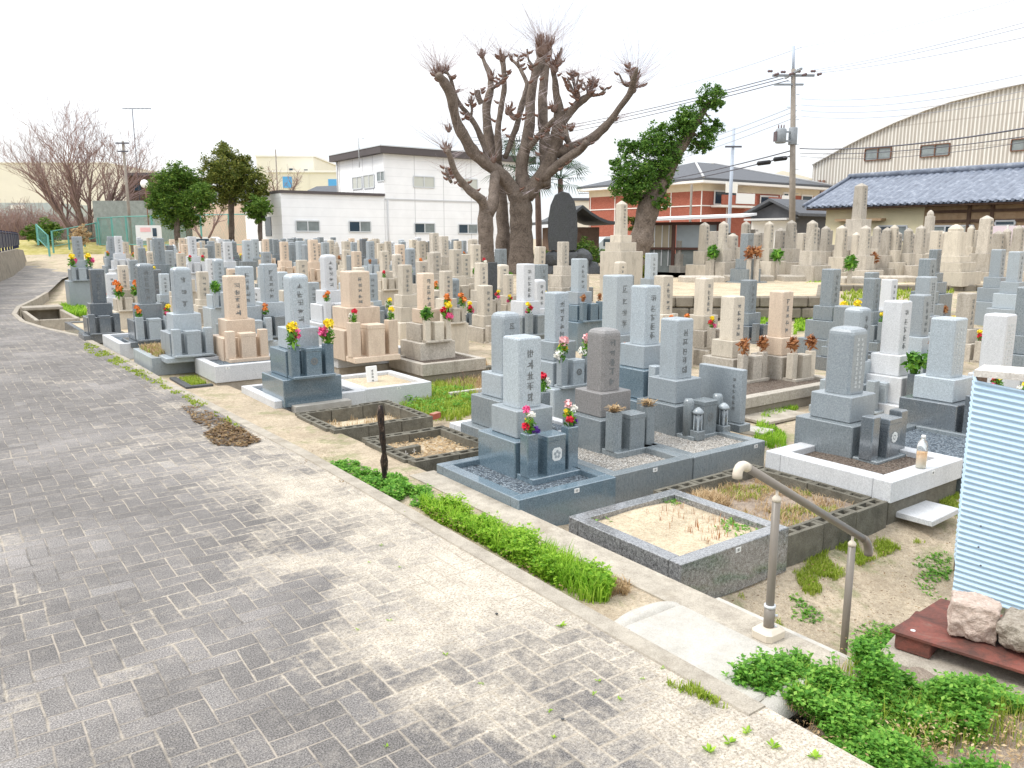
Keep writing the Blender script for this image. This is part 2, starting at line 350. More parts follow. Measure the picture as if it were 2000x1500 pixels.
# ================================================================== GROUND, PATH, KERBS
def grid_obj(name, xs, ys, zf, mat, kind='structure', local=False):
    nx, ny = len(xs), len(ys)
    v = [(x, y, zf(x, y)) for y in ys for x in xs]
    f = [(j*nx+i, j*nx+i+1, j*nx+nx+i+1, j*nx+nx+i) for j in range(ny-1) for i in range(nx-1)]
    mb = MB(); mb.add(v, f, True); o = mb.build(name, mat)
    if local: o.location = (O.x, O.y, 0); o.rotation_euler.z = ROT
    tag(o, kind=kind); return o
xs = [-600, -300, -150, -80, -50, -35]+[-28+i*1.0 for i in range(26)]+[-2+.12*i for i in range(60)]+[5.5+.6*i for i in range(30)]+[24, 30, 40, 60, 100, 200, 400, 600]
ys = [-30, -10, -3, 0, 1.5]+[2+.12*i for i in range(45)]+[7.6+.6*i for i in range(40)]+[32, 34, 37, 41, 46, 50, 53, 56, 60, 70, 90, 130, 200, 400, 900]
def gz(x, y):
    z = ground_z(x, y)
    if 1.5 < y < 8 and 0 < x < 6: z += .018*mnoise.noise(Vector((x*2.5, y*2.5, 0)))+.008*mnoise.noise(Vector((x*9, y*9, 3)))
    return z
grid_obj('ground', xs, ys, gz, M['dirt'])
RE = [(-.72, -9), (-.72, -1), (-.72, 3), (-.80, 5.5), (-.86, 7), (-.87, 9), (-.95, 12.3), (-1.3, 14), (-1.5, 15.6), (-1.5, 17.5), (-1.25, 19.6), (-.7, 22), (-.1, 25), (1.3, 33.6), (3.1, 41.5), (6.5, 55), (10, 66)]
LE = [(-8.5, -9), (-5.6, 0), (-3.3, 15), (-.95, 32), (-.1, 37.3), (1.6, 52), (3.4, 69)]
mb = MB(); mb.add([(x, y, 0) for x, y in RE+LE[::-1]], [tuple(range(len(RE)+len(LE)))])
o = mb.build('path', M['pavers'], loc=(O.x, O.y, 0), rz=ROT); tag(o, kind='structure')
def strip(name, pts, w0, w1, z0, z1, mat, label=None, cat=None, kind='structure', seg=None):
    n = len(pts); Ls = []; Rs = []
    for i, (x, y) in enumerate(pts):
        a = pts[max(0, i-1)]; b = pts[min(n-1, i+1)]; dx, dy = b[0]-a[0], b[1]-a[1]; l = math.hypot(dx, dy); nx, ny = dy/l, -dx/l
        Ls.append((x+nx*w0, y+ny*w0)); Rs.append((x+nx*w1, y+ny*w1))
    v = []; f = []
    for i in range(n):
        v += [(*Ls[i], z0), (*Ls[i], z1-.006), (Ls[i][0]*.96+Rs[i][0]*.04, Ls[i][1]*.96+Rs[i][1]*.04, z1), (Ls[i][0]*.04+Rs[i][0]*.96, Ls[i][1]*.04+Rs[i][1]*.96, z1), (*Rs[i], z1-.006), (*Rs[i], z0)]
    for i in range(n-1):
        for j in range(5): f.append((i*6+j, i*6+j+1, i*6+7+j, i*6+6+j))
    f += [(0, 1, 2, 3, 4, 5), tuple(range(n*6-1, n*6-7, -1))]
    m_ = MB(); m_.add(v, f); o = m_.build(name, mat, loc=(O.x, O.y, 0), rz=ROT)
    return tag(o, label, cat, kind=kind)
def dens(pts, st=.6):
    r = []
    for a, b in zip(pts, pts[1:]):
        k = max(1, int(math.dist(a, b)/st)); r += [(a[0]+(b[0]-a[0])*i/k, a[1]+(b[1]-a[1])*i/k) for i in range(k)]
    return r+[pts[-1]]
kp = [(-.72, -1.04), (-.72, 3), (-.80, 5.5), (-.86, 7), (-.87, 9), (-.95, 12.3), (-1.3, 14), (-1.5, 15.6), (-1.5, 17.5), (-1.25, 19.6), (-.7, 22), (-.1, 25)]
strip('path_kerb', dens(kp), -.095, 0, -.5, .007, M['concrete'])
strip('gutter_soil', dens([(-.72, -.2), (-.72, 3), (-.8, 5.5), (-.86, 7), (-.87, 9), (-.95, 12.3)], .3), -.01, .6, -.5, -.075, M['dirt'])
mb = MB(); mb.box(-.29, -.085, -1.12, 2.3, -.6, -.066); o = mb.build('inner_kerb', M['concrete'], loc=(O.x, O.y, 0), rz=ROT); tag(o, kind='structure')
mb = MB(); mb.box(-.084, -.045, -1.12, -.28, -.6, -.075); o = mb.build('kerb_lip', M['concrete_white'], loc=(O.x, O.y, 0), rz=ROT); tag(o, kind='structure')
def soilz(x, y):
    return -.045-.3*sm(.05, .75, x)+.03*mnoise.noise(Vector((x*3, y*3, 1)))*sm(-.76, -.5, x)-.10*sm(-.76, -.6, x)*sm(-1.0, -1.25, y)
grid_obj('soil_bank', [-.74+.06*i for i in range(46)], [-6+.08*i for i in range(62)], soilz, M['soil'], local=True)
# concrete slab bridging the gutter, with a low rounded ridge at each end
e = empty('concrete_bridge_slab', (O.x, O.y, 0), ROT, 'pale concrete slab bridging the gutter at the foot of the handrail', 'slab')
mb = MB(); mb.box(-.715, -.30, -.96, -.27, -.4, -.035, c=.012); mb.build('slab', M['concrete_white'], e)
for yy, zz in ((-.235, .0), (-1.0, -.0)):
    mb = MB(); pr = []
    for i in range(13):
        x = -.70+.41*i/12; k = math.sin(math.pi*min(1, max(.0, (i+.8)/13.6)))**.35
        pr.append((x, k))
    vs_ = []; fs_ = []
    for x, k in pr:
        for j in range(7):
            a = math.pi*j/6; vs_.append((x, yy+.055*math.cos(a)+.006*math.sin(x*30), -.085+(.07*k)*math.sin(a)+.004*math.sin(x*23)))
    for i in range(12):
        for j in range(6): fs_.append((i*7+j, i*7+j+1, i*7+8+j, i*7+7+j))
    mb.add(vs_, fs_, True); mb.build('ridge', M['concrete_white'], e)
# ================================================================== GRAVE PLOTS
PL = []
def plot(x0, x1, y0, y1, zb, zt, mat, bed, bedz, label, t=.085, course=None, tagx=None, group='stone edged grave plots', tilt=0):
    e = empty('grave_plot', W((x0+x1)/2, (y0+y1)/2, zb), ROT, label, 'grave plot', group)
    hx, hy, h = (x1-x0)/2, (y1-y0)/2, zt-zb
    zc = 0
    if course:
        zc = h*.5
        for a in ((-hx+.02, hx-.02, -hy+.02, -hy+t), (-hx+.02, hx-.02, hy-t, hy-.02), (-hx+.02, -hx+t, -hy+t, hy-t), (hx-t, hx-.02, -hy+t, hy-t)):
            MB().box(*a, -.05, zc-.004, c=.004).build('footing_stone', M[course], e)
    g = .0015
    for a in ((-hx, hx, -hy, -hy+t), (-hx, hx, hy-t, hy), (-hx, -hx+t, -hy+t+g, hy-t-g), (hx-t, hx, -hy+t+g, hy-t-g)):
        MB().box(*a, zc-(0 if course else .05), h, c=.004).build('kerb_stone', M[mat], e)
    if bed:
        n = 9; mb = MB(); vx = []
        for j in range(n):
            for i in range(n):
                X = -hx+t-.003+(2*hx-2*t+.006)*i/(n-1); Y = -hy+t-.003+(2*hy-2*t+.006)*j/(n-1)
                vx.append((X, Y, bedz-zb+.012*mnoise.noise(Vector((X*4+x0*7, Y*4+y0*3, 0)))))
        mb.add(vx, [(j*n+i, j*n+i+1, j*n+n+i+1, j*n+n+i) for j in range(n-1) for i in range(n-1)], True); mb.build('bed', M[bed], e)
    if tagx is not None:
        q = MB().box(tagx-.021, tagx+.021, -hy-.003, -hy, h-.042, h-.014).build('number_tag', M['whiteplastic'], e)
        m2 = MB()
        for s_ in ((-.013, .001), (-.006, .004), (.0, .002), (.003, .002), (.009, .002)):
            m2.box(tagx+s_[0], tagx+s_[0]+s_[1], -hy-.0037, -hy-.003, h-.036, h-.020)
        m2.build('number', M['ink'], q)
    return e
plot(0, .9, 0, .88, -.24, -.02, 'salt', 'sand', -.055, 'empty salt and pepper granite plot filled with pale sand nearest the handrail', tagx=.0)
plot(-.1, .725, 1.24, 2.24, -.24, 0, 'blue', 'gravel_dark', -.04, 'polished blue grey plot edging with dark gravel beside the weedy gutter', tagx=.06)
plot(.73, 1.535, 1.27, 2.22, -.24, .0, 'mid', 'gravel_pale', -.045, 'grey granite plot edging with pale gravel under the brownish headstone', tagx=.0)
plot(1.54, 2.38, 1.26, 2.22, -.24, .0, 'mid', 'gravel_pale', -.03, 'grey granite plot edging under the headstone with the wide name slab', tagx=.3)
plot(2.03, 3.0, .02, 1.0, -.26, .03, 'white', 'gravel_brown', -.01, 'pale granite plot edging on a block footing with the plastic bottle on it', course='cinder', t=.13, tagx=.05)
plot(3.03, 3.95, .0, .9, -.26, -.0, 'mid', 'gravel_dark', -.03, 'grey plot edging with dark gravel just left of the blue corrugated sheet', course='mid')
plot(.66, 1.55, 2.42, 3.3, -.24, 0, 'white', 'gravel_dark', -.03, 'white granite edging with dark gravel behind the polished blue grey plot')
plot(-.27, .722, 5.1, 6.15, -.24, 0, 'white', 'gravel_dark', -.03, 'pale speckled plot under the dark green headstone with yellow and pink flowers', tagx=.1)
plot(.726, 1.56, 5.15, 6.15, -.24, 0, 'white', 'sand', -.04, 'pale speckled sand filled plot with a small leaning tablet', tagx=.0)
plot(-.38, .5, 6.72, 7.6, -.24, .15, 'white', 'gravel_dark', .12, 'pale plot edging on rough footing under the left tan headstone', course='concrete', tagx=-.3)
plot(1.2, 2.2, 6.9, 7.8, -.24, .15, 'white', 'gravel_pale', .12, 'pale plot edging under the broad tan headstone', course='concrete')
plot(1.9, 2.85, 5.95, 6.85, -.24, .06, 'old', 'gravel_brown', .04, 'weathered brown plinth under the pale pink headstone with green vases', course='wallstone')
plot(-.82, -.02, 7.85, 8.95, -.3, .15, 'grey', 'dirt', .14, 'grey granite plot overgrown with dry grass beside the path', course='grey', tagx=.2)
plot(-.88, -.08, 9.55, 10.9, -.3, .15, 'white', 'gravel_dark', .11, 'white two course plot edging along the path kerb', course='grey')
plot(-.9, .1, 12.3, 15.0, -.3, .0, 'dark', 'sand', -.03, 'long dark slate coloured plot beside the bend of the path')
plot(3.3, 5.6, 2.5, 3.35, -.24, -.02, 'old', 'gravel_brown', -.05, 'long weathered stone plinth carrying two pinkish headstones', course='wallstone', t=.12)
def bvec(M_, q): return M_ @ Vector(q)
def hollow_block(mat, l=.39, w_=.10, h=.19):
    mb = MB(); mb.box(-l/2, l/2, -w_/2, -w_/2+.025, 0, h); mb.box(-l/2, l/2, w_/2-.025, w_/2, 0, h)
    for cx, hw in ((-l/2+.0175, .0175), (-.062, .018), (.062, .018), (l/2-.0175, .0175)): mb.box(cx-hw, cx+hw, -w_/2+.025, w_/2-.025, 0, h-.002)
    mb.box(-l/2+.03, l/2-.03, -w_/2+.025, w_/2-.025, 0, h-.07)
    me = mb.mesh('hollow_block'); me.materials.append(mat); return me
HB = hollow_block(M['cinder'])
def cinder_border(x0, x1, y0, y1, zb, bed, bedz, label):
    e = empty('concrete_block_border', W((x0+x1)/2, (y0+y1)/2, zb), ROT, label, 'block border', 'grave plots edged with hollow concrete blocks')
    hx, hy = (x1-x0)/2, (y1-y0)/2
    def run(ax, fixed, a, b, rot):
        n = max(1, round((b-a)/.395)); st = (b-a)/n
        for i in range(n):
            o = bpy.data.objects.new('block', HB); C.objects.link(o); o.parent = e
            c = a+st*(i+.5); o.location = (c, fixed, random.uniform(-.006, .004)) if ax == 'x' else (fixed, c, random.uniform(-.006, .004))
            o.rotation_euler = (random.uniform(-.01, .01), random.uniform(-.012, .012), rot+random.uniform(-.015, .015)); o.scale.x = (st-.008)/.39
    run('x', -hy+.05, -hx+.02, hx, 0); run('x', hy-.05, -hx+.02, hx, 0); run('y', -hx+.05, -hy+.11, hy-.11, math.pi/2); run('y', hx-.05, -hy+.11, hy-.11, math.pi/2)
    n = 8; mb = MB(); vx = [(-hx+.09+(2*hx-.18)*i/(n-1), -hy+.09+(2*hy-.18)*j/(n-1), bedz-zb+.025*mnoise.noise(Vector((i*.8+x0, j*.8+y0, 2)))) for j in range(n) for i in range(n)]
    mb.add(vx, [(j*n+i, j*n+i+1, j*n+n+i+1, j*n+n+i) for j in range(n-1) for i in range(n-1)], True); mb.build('bed', M[bed], e)
    return e
cinder_border(.92, 2.02, .03, 1.1, -.285, 'soil', -.16, 'weedy hollow block plot beside the empty salt and pepper granite plot')
cinder_border(-.16, .66, 2.5, 3.4, -.235, 'sand', -.12, 'hollow block plot with a small block marker and dry leaves behind the charred post')
cinder_border(-.24, .78, 3.78, 4.7, -.235, 'sand', -.17, 'hollow block plot with sparse straw in front of the pale speckled plot')
e = empty('block_planter', W(-.56, 7.1, -.24), ROT, 'low blackened block planter full of grass beside the path kerb', 'planter')
MB().box(-.15, .15, -.38, -.30, -.05, .19, c=.004).build('block', M['slate'], e); MB().box(-.15, -.07, -.29, .4, -.05, .19, c=.004).build('block', M['slate'], e)
MB().box(-.07, .15, -.3, .4, -.05, .15).build('bed', M['dirt'], e)
MB().box(.5, 1.1, 4.93, 5.06, -.2, -.045, c=.004).build('thin_board', M['concrete_white'], loc=(O.x, O.y, 0), rz=ROT)
tag(bpy.data.objects['thin_board'], 'narrow pale board lying between the speckled plot and the straw plot', 'board')
bpy.data.objects['thin_board'].location = W(-.62, .0, .0); 
# small marker block inside the dry leaf plot
e = empty('marker_block', W(.02, 2.93, -.13), ROT+.06, 'small block marker with flaking white strokes inside a hollow block plot', 'marker')
MB().box(-.1, .13, -.03, .03, -.03, .085, c=.004).build('block', M['cinder'], e)
mb = MB()
for x, z, lx, lz in ((-.045, .03, .005, .028), (-.037, .028, .004, .02), (-.018, .035, .005, .03), (-.010, .038, .016, .004), (-.006, .01, .004, .03), (.06, .03, .006, .038), (.074, .05, .006, .006), (.045, .045, .01, .003)):
    mb.box(x, x+lx, -.032, -.03, z, z+lz)
mb.build('painted_strokes', M['whiteplastic'], e)
q = MB().box(0, .055, -.034, -.03, -.002, .022).build('number_tag', M['whiteplastic'], e)
MB().box(.03, .038, -.0347, -.034, .004, .016).build('number', M['ink'], q)
# ================================================================== HEADSTONES
def chars(width, height, n, depth_y, cols=1, seed=0):
    rr = random.Random(seed); mb = MB(); cs = height/n
    for cc in range(cols):
        cx = (cc-(cols-1)/2)*width*1.25
        for k in range(n):
            cz = height/2-cs*(k+.5); s = min(width, cs*.82)
            for _ in range(rr.randint(3, 4)):
                zz = cz+rr.uniform(-.45, .45)*s; l = s*rr.uniform(.5, 1)/2; mb.box(cx-l, cx+l, depth_y-.0016, depth_y, zz, zz+s*.07)
            for _ in range(rr.randint(2, 3)):
                xx = cx+rr.uniform(-.4, .4)*s; l = s*rr.uniform(.4, 1)/2; mb.box(xx, xx+s*.085, depth_y-.002, depth_y, cz-l, cz+l)
            M1 = Matrix.Translation((cx, 0, cz)) @ Matrix.Rotation(rr.choice([-.7, .7]), 4, 'Y')
            mb.box(-s*.35, s*.2, depth_y-.0024, depth_y, -s*.04, s*.04, M=M1)
    return mb
def blob(mb, c, r, n=8, squash=1):
    prof = [(.25*r, -.9*r), (.8*r, -.5*r), (r, 0), (.8*r, .55*r), (.3*r, .9*r)]
    mb.lathe([(a, c[2]+b*squash) for a, b in prof], n, (c[0], c[1]))
def petals(mb, c, r, rr, k=26):
    for _ in range(k):
        d = Vector((rr.gauss(0, 1), rr.gauss(0, 1), rr.gauss(.3, 1))).normalized(); t = d.orthogonal().normalized(); t = Matrix.Rotation(rr.uniform(0, 6.3), 3, d) @ t; b = d.cross(t)
        p0 = Vector(c)+d*r*.35; s_ = r*.42
        mb.add([p0-t*s_*.6, p0+d*r*.4-b*s_*.7, p0+t*s_*.6+d*r*.65, p0+d*r*.5+b*s_*.7], [(0, 1, 2, 3)])
def leaves_ball(mb, c, r, k, size, rr, up=.4, stretch=1.2):
    for _ in range(k):
        d = Vector((rr.gauss(0, 1), rr.gauss(0, 1), rr.gauss(up, 1))).normalized(); q = Vector(c)+Vector((d.x, d.y, d.z*stretch))*r*rr.uniform(.35, 1)
        t = Vector((rr.gauss(0, 1), rr.gauss(0, 1), rr.gauss(.6, .8))).normalized(); b = t.cross(d)
        if b.length < 1e-3: continue
        b.normalize(); s_ = size*rr.uniform(.6, 1.3)
        mb.add([q-t*s_, q-b*s_*.35, q+t*s_, q+b*s_*.35], [(0, 1, 2, 3)])
FL = {'tri': ['petal_pink', 'petal_white', 'petal_yellow', 'petal_red', 'petal_purple'], 'tri2': ['petal_rose', 'petal_white', 'petal_yellow', 'petal_red', 'petal_purple'], 'yp': ['petal_yellow', 'petal_pink'], 'py': ['petal_rose', 'petal_yellow', 'petal_white'], 'or': ['petal_orange', 'petal_orange'], 'yw': ['petal_yellow', 'petal_white'], 'rw': ['petal_red', 'petal_white'], 'mix': ['petal_yellow', 'petal_red', 'petal_pink']}
FD = {'tri': 'many coloured flowers', 'tri2': 'many coloured flowers', 'yp': 'yellow pink flowers', 'py': 'pastel flowers', 'or': 'orange flowers', 'yw': 'yellow white flowers', 'rw': 'red white flowers', 'mix': 'mixed bright flowers', 'dead': 'rusty dead flowers', 'sakaki': 'green sprigs', 'straw': 'dried flat stalks'}
def nick(l):
    w = l.split(); return ' '.join(w[:9])
bq_cache = {}
def bouquet(p, kind, label, scale=1, group='flower bunches in the grave vases'):
    key = (kind, round(scale, 2))
    if key in bq_cache and bq_cache[key].get('far'):
        e = copy_tree(bq_cache[key]); e.location = p; e['label'] = label; e.rotation_euler.z = random.uniform(0, 6); return e
    rr = random.Random(len(bq_cache)*7+3); e = empty('flower_bunch', p, random.uniform(0, 6), label, 'flowers', group); s = scale
    if kind in FL:
        mb = MB(); leaves_ball(mb, (0, 0, .05*s), .05*s, 70, .026*s, rr, 0, 1.7); mb.build('foliage', M['sakaki'], e)
        cols = FL[kind]; n = len(cols)
        for i, c in enumerate(cols):
            z = (.16-.036*i)*s if n > 3 else (.13-.05*i)*s
            a = i*2.4; q = (.018*s*math.cos(a)*(1+.4*i), .018*s*math.sin(a)*(1+.4*i), z)
            mb = MB(); blob(mb, q, .017*s if n > 3 else .022*s); petals(mb, q, (.032 if n > 3 else .042)*s, rr, 34)
            mb.build('blossom', M[c], e)
    elif kind == 'dead':
        mb = MB(); leaves_ball(mb, (0, 0, .06*s), .045*s, 90, .028*s, rr, .5, 1.5); mb.build('withered_bloom', M['rustyleaf'], e)
    elif kind == 'sakaki':
        mb = MB(); leaves_ball(mb, (0, 0, .06*s), .06*s, 150, .03*s, rr, .3, 1.2); mb.build('foliage', M['sakaki'], e)
    elif kind == 'straw':
        mb = MB()
        for _ in range(120):
            a = rr.uniform(0, 6.3); r0 = rr.uniform(0, .05)*s; q = Vector((r0*math.cos(a), r0*math.sin(a), rr.uniform(0, .035)*s)); d = Vector((rr.gauss(0, 1), rr.gauss(0, 1), .2)).normalized()*.04*s; b = Vector((-d.y, d.x, 0)).normalized()*.004*s
            mb.add([q-b, q+d-b, q+d+b, q+b], [(0, 1, 2, 3)])
        mb.build('stalks', M['dry'], e)
    bq_cache[key] = e; return e
INSCR = {}
STONES = []       # occupied (x, y)
def build_stone(zg, Ht, s, mat, lower=None, top='round', tiers=3, front='set', ncol=1, letters='ink', nch=5, hs=None, detail=True, seed=0, vmat=None, emblem=None, square_w=1.0):
    """all parts under one Empty at the foot; local -y is the carved front; z from 0 to Ht"""
    lower = lower or mat; vmat = vmat or lower
    e = empty('gravestone', (0, 0, 0))
    pod = max(0.0, Ht-1.03*(s/.2)); z = -.04
    mats = M[mat]; ml = M[lower]
    if pod > .02:
        MB().box(-s*1.55, s*1.55, -s*1.75, s*1.45, z, pod, c=.008).build('podium', ml, e)
    z = pod
    hs = hs or (Ht-pod)*.53; rest = Ht-pod-hs
    if top == 'obelisk': hs = (Ht-pod)*.68; rest = Ht-pod-hs
    th = [rest*.56, rest*.44]; tw = [2.3, 1.6]
    if tiers == 2: th = [rest]; tw = [1.75]
    if tiers == 4: th = [rest*.45, rest*.33, rest*.22]; tw = [2.4, 1.9, 1.45]
    for k, (h, ww) in enumerate(zip(th, tw)):
        MB().box(-s*ww/2, s*ww/2, -s*ww/2, s*ww/2, z+(.0015 if z else -.04), z+h, c=.006).build('base_tier', ml if k == 0 else mats, e); z += h
    q = s/2; qx = q*square_w; z1 = Ht
    if top == 'round': secs = [(z+.002, qx, q), (z1-.055, qx, q), (z1-.035, qx*.97, q*.97), (z1-.016, qx*.86, q*.86), (z1-.004, qx*.62, q*.62), (z1, qx*.3, q*.3)]; c = .018
    elif top == 'flat': secs = [(z+.002, qx, q), (z1-.016, qx, q), (z1-.006, qx*.96, q*.96), (z1, qx*.88, q*.88)]; c = .008
    elif top == 'obelisk': secs = [(z+.002, qx*1.05, q*1.05), (z1-.10, qx*.93, q*.93), (z1-.085, qx*.9, q*.9), (z1-.03, qx*.45, q*.45), (z1, qx*.12, q*.12)]; c = .02
    elif top == 'dome': secs = [(z+.002, qx, q), (z1-.2, qx*.96, q*.96), (z1-.19, qx*.7, q*.7), (z1-.12, qx*.72, q*.72), (z1-.05, qx*.5, q*.5), (z1, qx*.1, q*.1)]; c = .05
    sh = MB().rect(secs, c, smooth=False).build('shaft', mats, e)
    if detail:
        hh = (z1-z)*.78; wch = s*(.36 if ncol == 1 else .2)
        nch = nch+(3 if ncol > 1 else 0)
        key = (round(hh, 2), round(wch, 3), nch, ncol, letters, round(q, 3), seed % 4)
        if key not in INSCR:
            me = chars(wch, hh, nch if ncol == 1 else nch+3, -q-.0005, ncol, seed).mesh('inscription'); me.materials.append(M[letters]); INSCR[key] = me
        o = bpy.data.objects.new('inscription', INSCR[key]); C.objects.link(o); o.parent = sh; o.location = (0, 0, (z+z1)/2-.02)
    lw = s*tw[0]/2; vz = []
    if front:
        zf = pod; k = s/.2; sy = -lw-.095*k
        MB().box(-lw*.95, lw*.95, -lw-.19*k, -lw-.002, zf-.04 if pod < .02 else zf+.001, zf+.03, c=.005).build('front_slab', ml, e); zf += .03
        vh = .30*k; vx = lw*.78
        for sx in (-1, 1):
            v = MB()
            if front == 'cyl': v.lathe([(.046*k, zf), (.046*k, zf+vh*.9), (.035*k, zf+vh), (.02*k, zf+vh+.004)], 12, (sx*vx, sy))
            else: v.rect([(zf, .046*k, .046*k), (zf+vh-.006, .046*k, .046*k), (zf+vh, .04*k, .04*k)], .006, (sx*vx, sy))
            v.build('flower_vase', M[vmat], e); vz.append((sx*vx, sy, zf+vh))
        ib = MB().rect([(zf, .08*k, .07*k), (zf+.235*k, .08*k, .07*k), (zf+.24*k, .083*k, .073*k), (zf+.27*k, .083*k, .073*k), (zf+.275*k, .076*k, .066*k)], .005, (0, sy-.01)).build('incense_box', M[vmat], e)
        if emblem:
            mb = MB(); yy = sy-.01-.0715*k
            Mx = Matrix.Translation((0, yy, zf+.14*k)) @ Matrix.Rotation(math.pi/2, 4, 'X')
            if emblem == 'white':
                mb.rect([(0, .042*k, .046*k), (.002, .041*k, .045*k)], .018*k, (0, 0), Mx); mb.build('crest', M['ink_w'], ib)
                mb = MB()
                for i in range(5):
                    a = i*1.2566+1.57; mb.lathe([(.012*k, .0021), (.011*k, .0032)], 8, (.02*k*math.cos(a), .02*k*math.sin(a)), Mx, False)
                mb.build('crest_petals', M['grey'], ib)
            else:
                mm = M['ink_w'] if emblem == 'pale' else M['ink']
                for i in range(10):
                    a = i*.6283; mb.lathe([(.012*k, .0), (.011*k, .0016)], 8, (.028*k*math.cos(a), .028*k*math.sin(a)), Mx, False)
                mb.lathe([(.012*k, .0), (.011*k, .0025)], 8, (0, 0), Mx, False); mb.build('crest', mm, ib)
    return e, vz
def ztop(X, Y, v):
    lo, hi = -2, 12
    for _ in range(40):
        m = (lo+hi)/2
        if proj(X, Y, m)[1] > v: lo = m
        else: hi = m
    return lo
def place(u0, u1, vt, s):
    uc = (u0+u1)/2; lo, hi = 2, 80
    Bv = (BX, BY); Av = (-BY, BX)
    for _ in range(40):
        D = (lo+hi)/2; z = H-D*(vt-HOR)/F
        for _ in range(3):
            f = D*math.cos(PT)-(z-H)*math.sin(PT); X = (uc-1000)*f/F; z = ztop(X, D, vt)
        us = [proj(X+a*s/2*Bv[0]+b*s/2*Av[0], D+a*s/2*Bv[1]+b*s/2*Av[1], z)[0] for a in (-1, 1) for b in (-1, 1)]
        if max(us)-min(us) > u1-u0: lo = D
        else: hi = D
    return X, D, z
TERR = .42
def terrace_z(X, Y):
    return None
def stone(label, u0, u1, vt, s=.2, mat='grey', zg=None, fl=None, group='family headstones with carved fronts', **k):
    X, Y, zt = place(u0, u1, vt, s)
    if zg is None: zg = ground_z(X, Y)
    cat = k.pop('cat', 'gravestone'); kerb = k.pop('kerb', None); rz = k.pop('rz', 0); fs = k.pop('fs', 1)
    e, vz = build_stone(zg, zt-zg, s, mat, **k)
    e.location = (X, Y, zg); e.rotation_euler.z = ROT+rz; tag(e, label, cat, group)
    x, y = LOC(X, Y); STONES.append((x, y))
    if kerb:
        plot(x-s*2.1, x+s*2.1, y-s*2.4, y+s*1.8, zg, zg+.13, kerb, 'gravel_pale', zg+.08, 'kerb around the '+' '.join(label.split()[:9]), t=.07)
    if fl:
        fl = fl if isinstance(fl, (list, tuple)) else (fl, fl)
        for (q, kd, side) in zip(vz, fl, ('left', 'right')):
            if kd: bouquet(Matrix.Rotation(ROT+rz, 3, 'Z') @ Vector(q)+Vector((X, Y, zg)), kd, '%s, %s side, %s' % (FD[kd], side, nick(label)), fs)
    return e
Z0 = -.03
S = stone
S('blue grey polished headstone nearest the path with bright flower bunches', 981, 1058, 656, .2, 'grey', Z0, ('tri', 'tri2'), lower='blue', top='flat', seed=1, emblem='white', tiers=3)
S('tall plain grey headstone standing close behind the polished blue grey one', 957, 1018, 608, .187, 'grey', Z0, lower='mid', top='round', seed=2, fl=(None, 'rw'))
S('brownish rough headstone with straw topped vases', 1145, 1215, 640, .2, 'brown', Z0, ('straw', 'straw'), lower='mid', top='round', seed=3, fs=1.15)
eS4 = S('pale grey headstone with round vases and little lanterns beside a wide name slab', 1290, 1356, 621, .2, 'grey', Z0, top='flat', seed=4, front='cyl', emblem='dark', lower='mid')
S('light grey headstone with dead flowers behind the brownish rough headstone', 1232, 1292, 557, .2, 'grey', None, (None, 'dead'), top='flat', seed=5, lower='blue', vmat='grey')
S('pale headstone with rose and yellow flowers seen over the polished blue grey one', 1063, 1112, 570, .175, 'grey', None, ('py', 'py'), top='flat', seed=6, fs=1.3, emblem='dark')
S('wide pale grey headstone with orange flowers left of the leaning tree', 1177, 1237, 537, .27, 'grey', None, ('or', None), top='flat', seed=7, nch=4)
S('slim grey headstone below the tall cream obelisk', 1115, 1148, 505, .2, 'grey', None, ('dead', 'dead'), top='flat', seed=8, lower='blue')
S('light headstone with lettered front right of the big bare tree', 1008, 1045, 515, .2, 'white', None, ('mix', None), top='flat', seed=9, lower='mid')
S('cream old headstone beside the dark slab at the foot of the bare tree', 926, 953, 513, .2, 'cream', None, ('dead', 'mix'), top='flat', seed=10, lower='old')
S('small weathered grey headstone in front of the black boulder monument', 1088, 1112, 472, .2, 'old', None, None, top='flat', front=None, seed=11)
S('tall cream obelisk headstone left of the leaning evergreen tree', 1201, 1228, 392, .24, 'cream', None, None, top='obelisk', front=None, seed=12, nch=8)
S('pale tan headstone in front of the sandy terrace edge', 1357, 1395, 543, .2, 'cream', None, ('mix', 'mix'), top='flat', seed=13, lower='old')
S('speckled pinkish headstone on the long weathered plinth, left one with rusty dead flowers', 1408, 1456, 578, .2, 'cream', -.05, ('dead', 'dead'), top='flat', seed=14, lower='old', fs=1.5, vmat='old')
S('tall speckled pinkish headstone on the right of the long weathered plinth', 1503, 1551, 568, .2, 'tan', -.05, ('dead', 'dead'), top='flat', seed=15, lower='old', fs=1.5, vmat='cream')
S('dull tan headstone between the leaning tree and the terrace', 1277, 1316, 538, .2, 'cream', None, ('or', 'or'), top='flat', seed=16)
S('grey headstone with a dark side and yellow flowers in front of the terrace', 1605, 1644, 525, .21, 'mid', None, ('yw', 'yw'), top='flat', seed=17, fs=1.6)
S('slim grey headstone standing right of the one with yellow flowers', 1687, 1722, 543, .2, 'mid', None, ('yw', None), top='flat', seed=18, lower='mid')
S('grey headstone peeping over the big two column headstone', 1648, 1705, 599, .205, 'grey', None, None, top='round', seed=19)
S('big grey headstone with white letter columns beside the plastic bottle', 1617, 1698, 637, .212, 'grey', -.02, None, top='round', seed=20, ncol=2, letters='ink_w', lower='mid', emblem='pale', vmat='dark')
S('bluish pale headstone behind the green evergreen sprigs', 1726, 1783, 587, .2, 'white', None, ('sakaki', 'sakaki'), top='flat', seed=21, vmat='dark', fs=1.7)
S('grey headstone just right of the bluish pale headstone', 1776, 1821, 575, .19, 'grey', None, ('dead', None), top='flat', seed=22, fs=1.3)
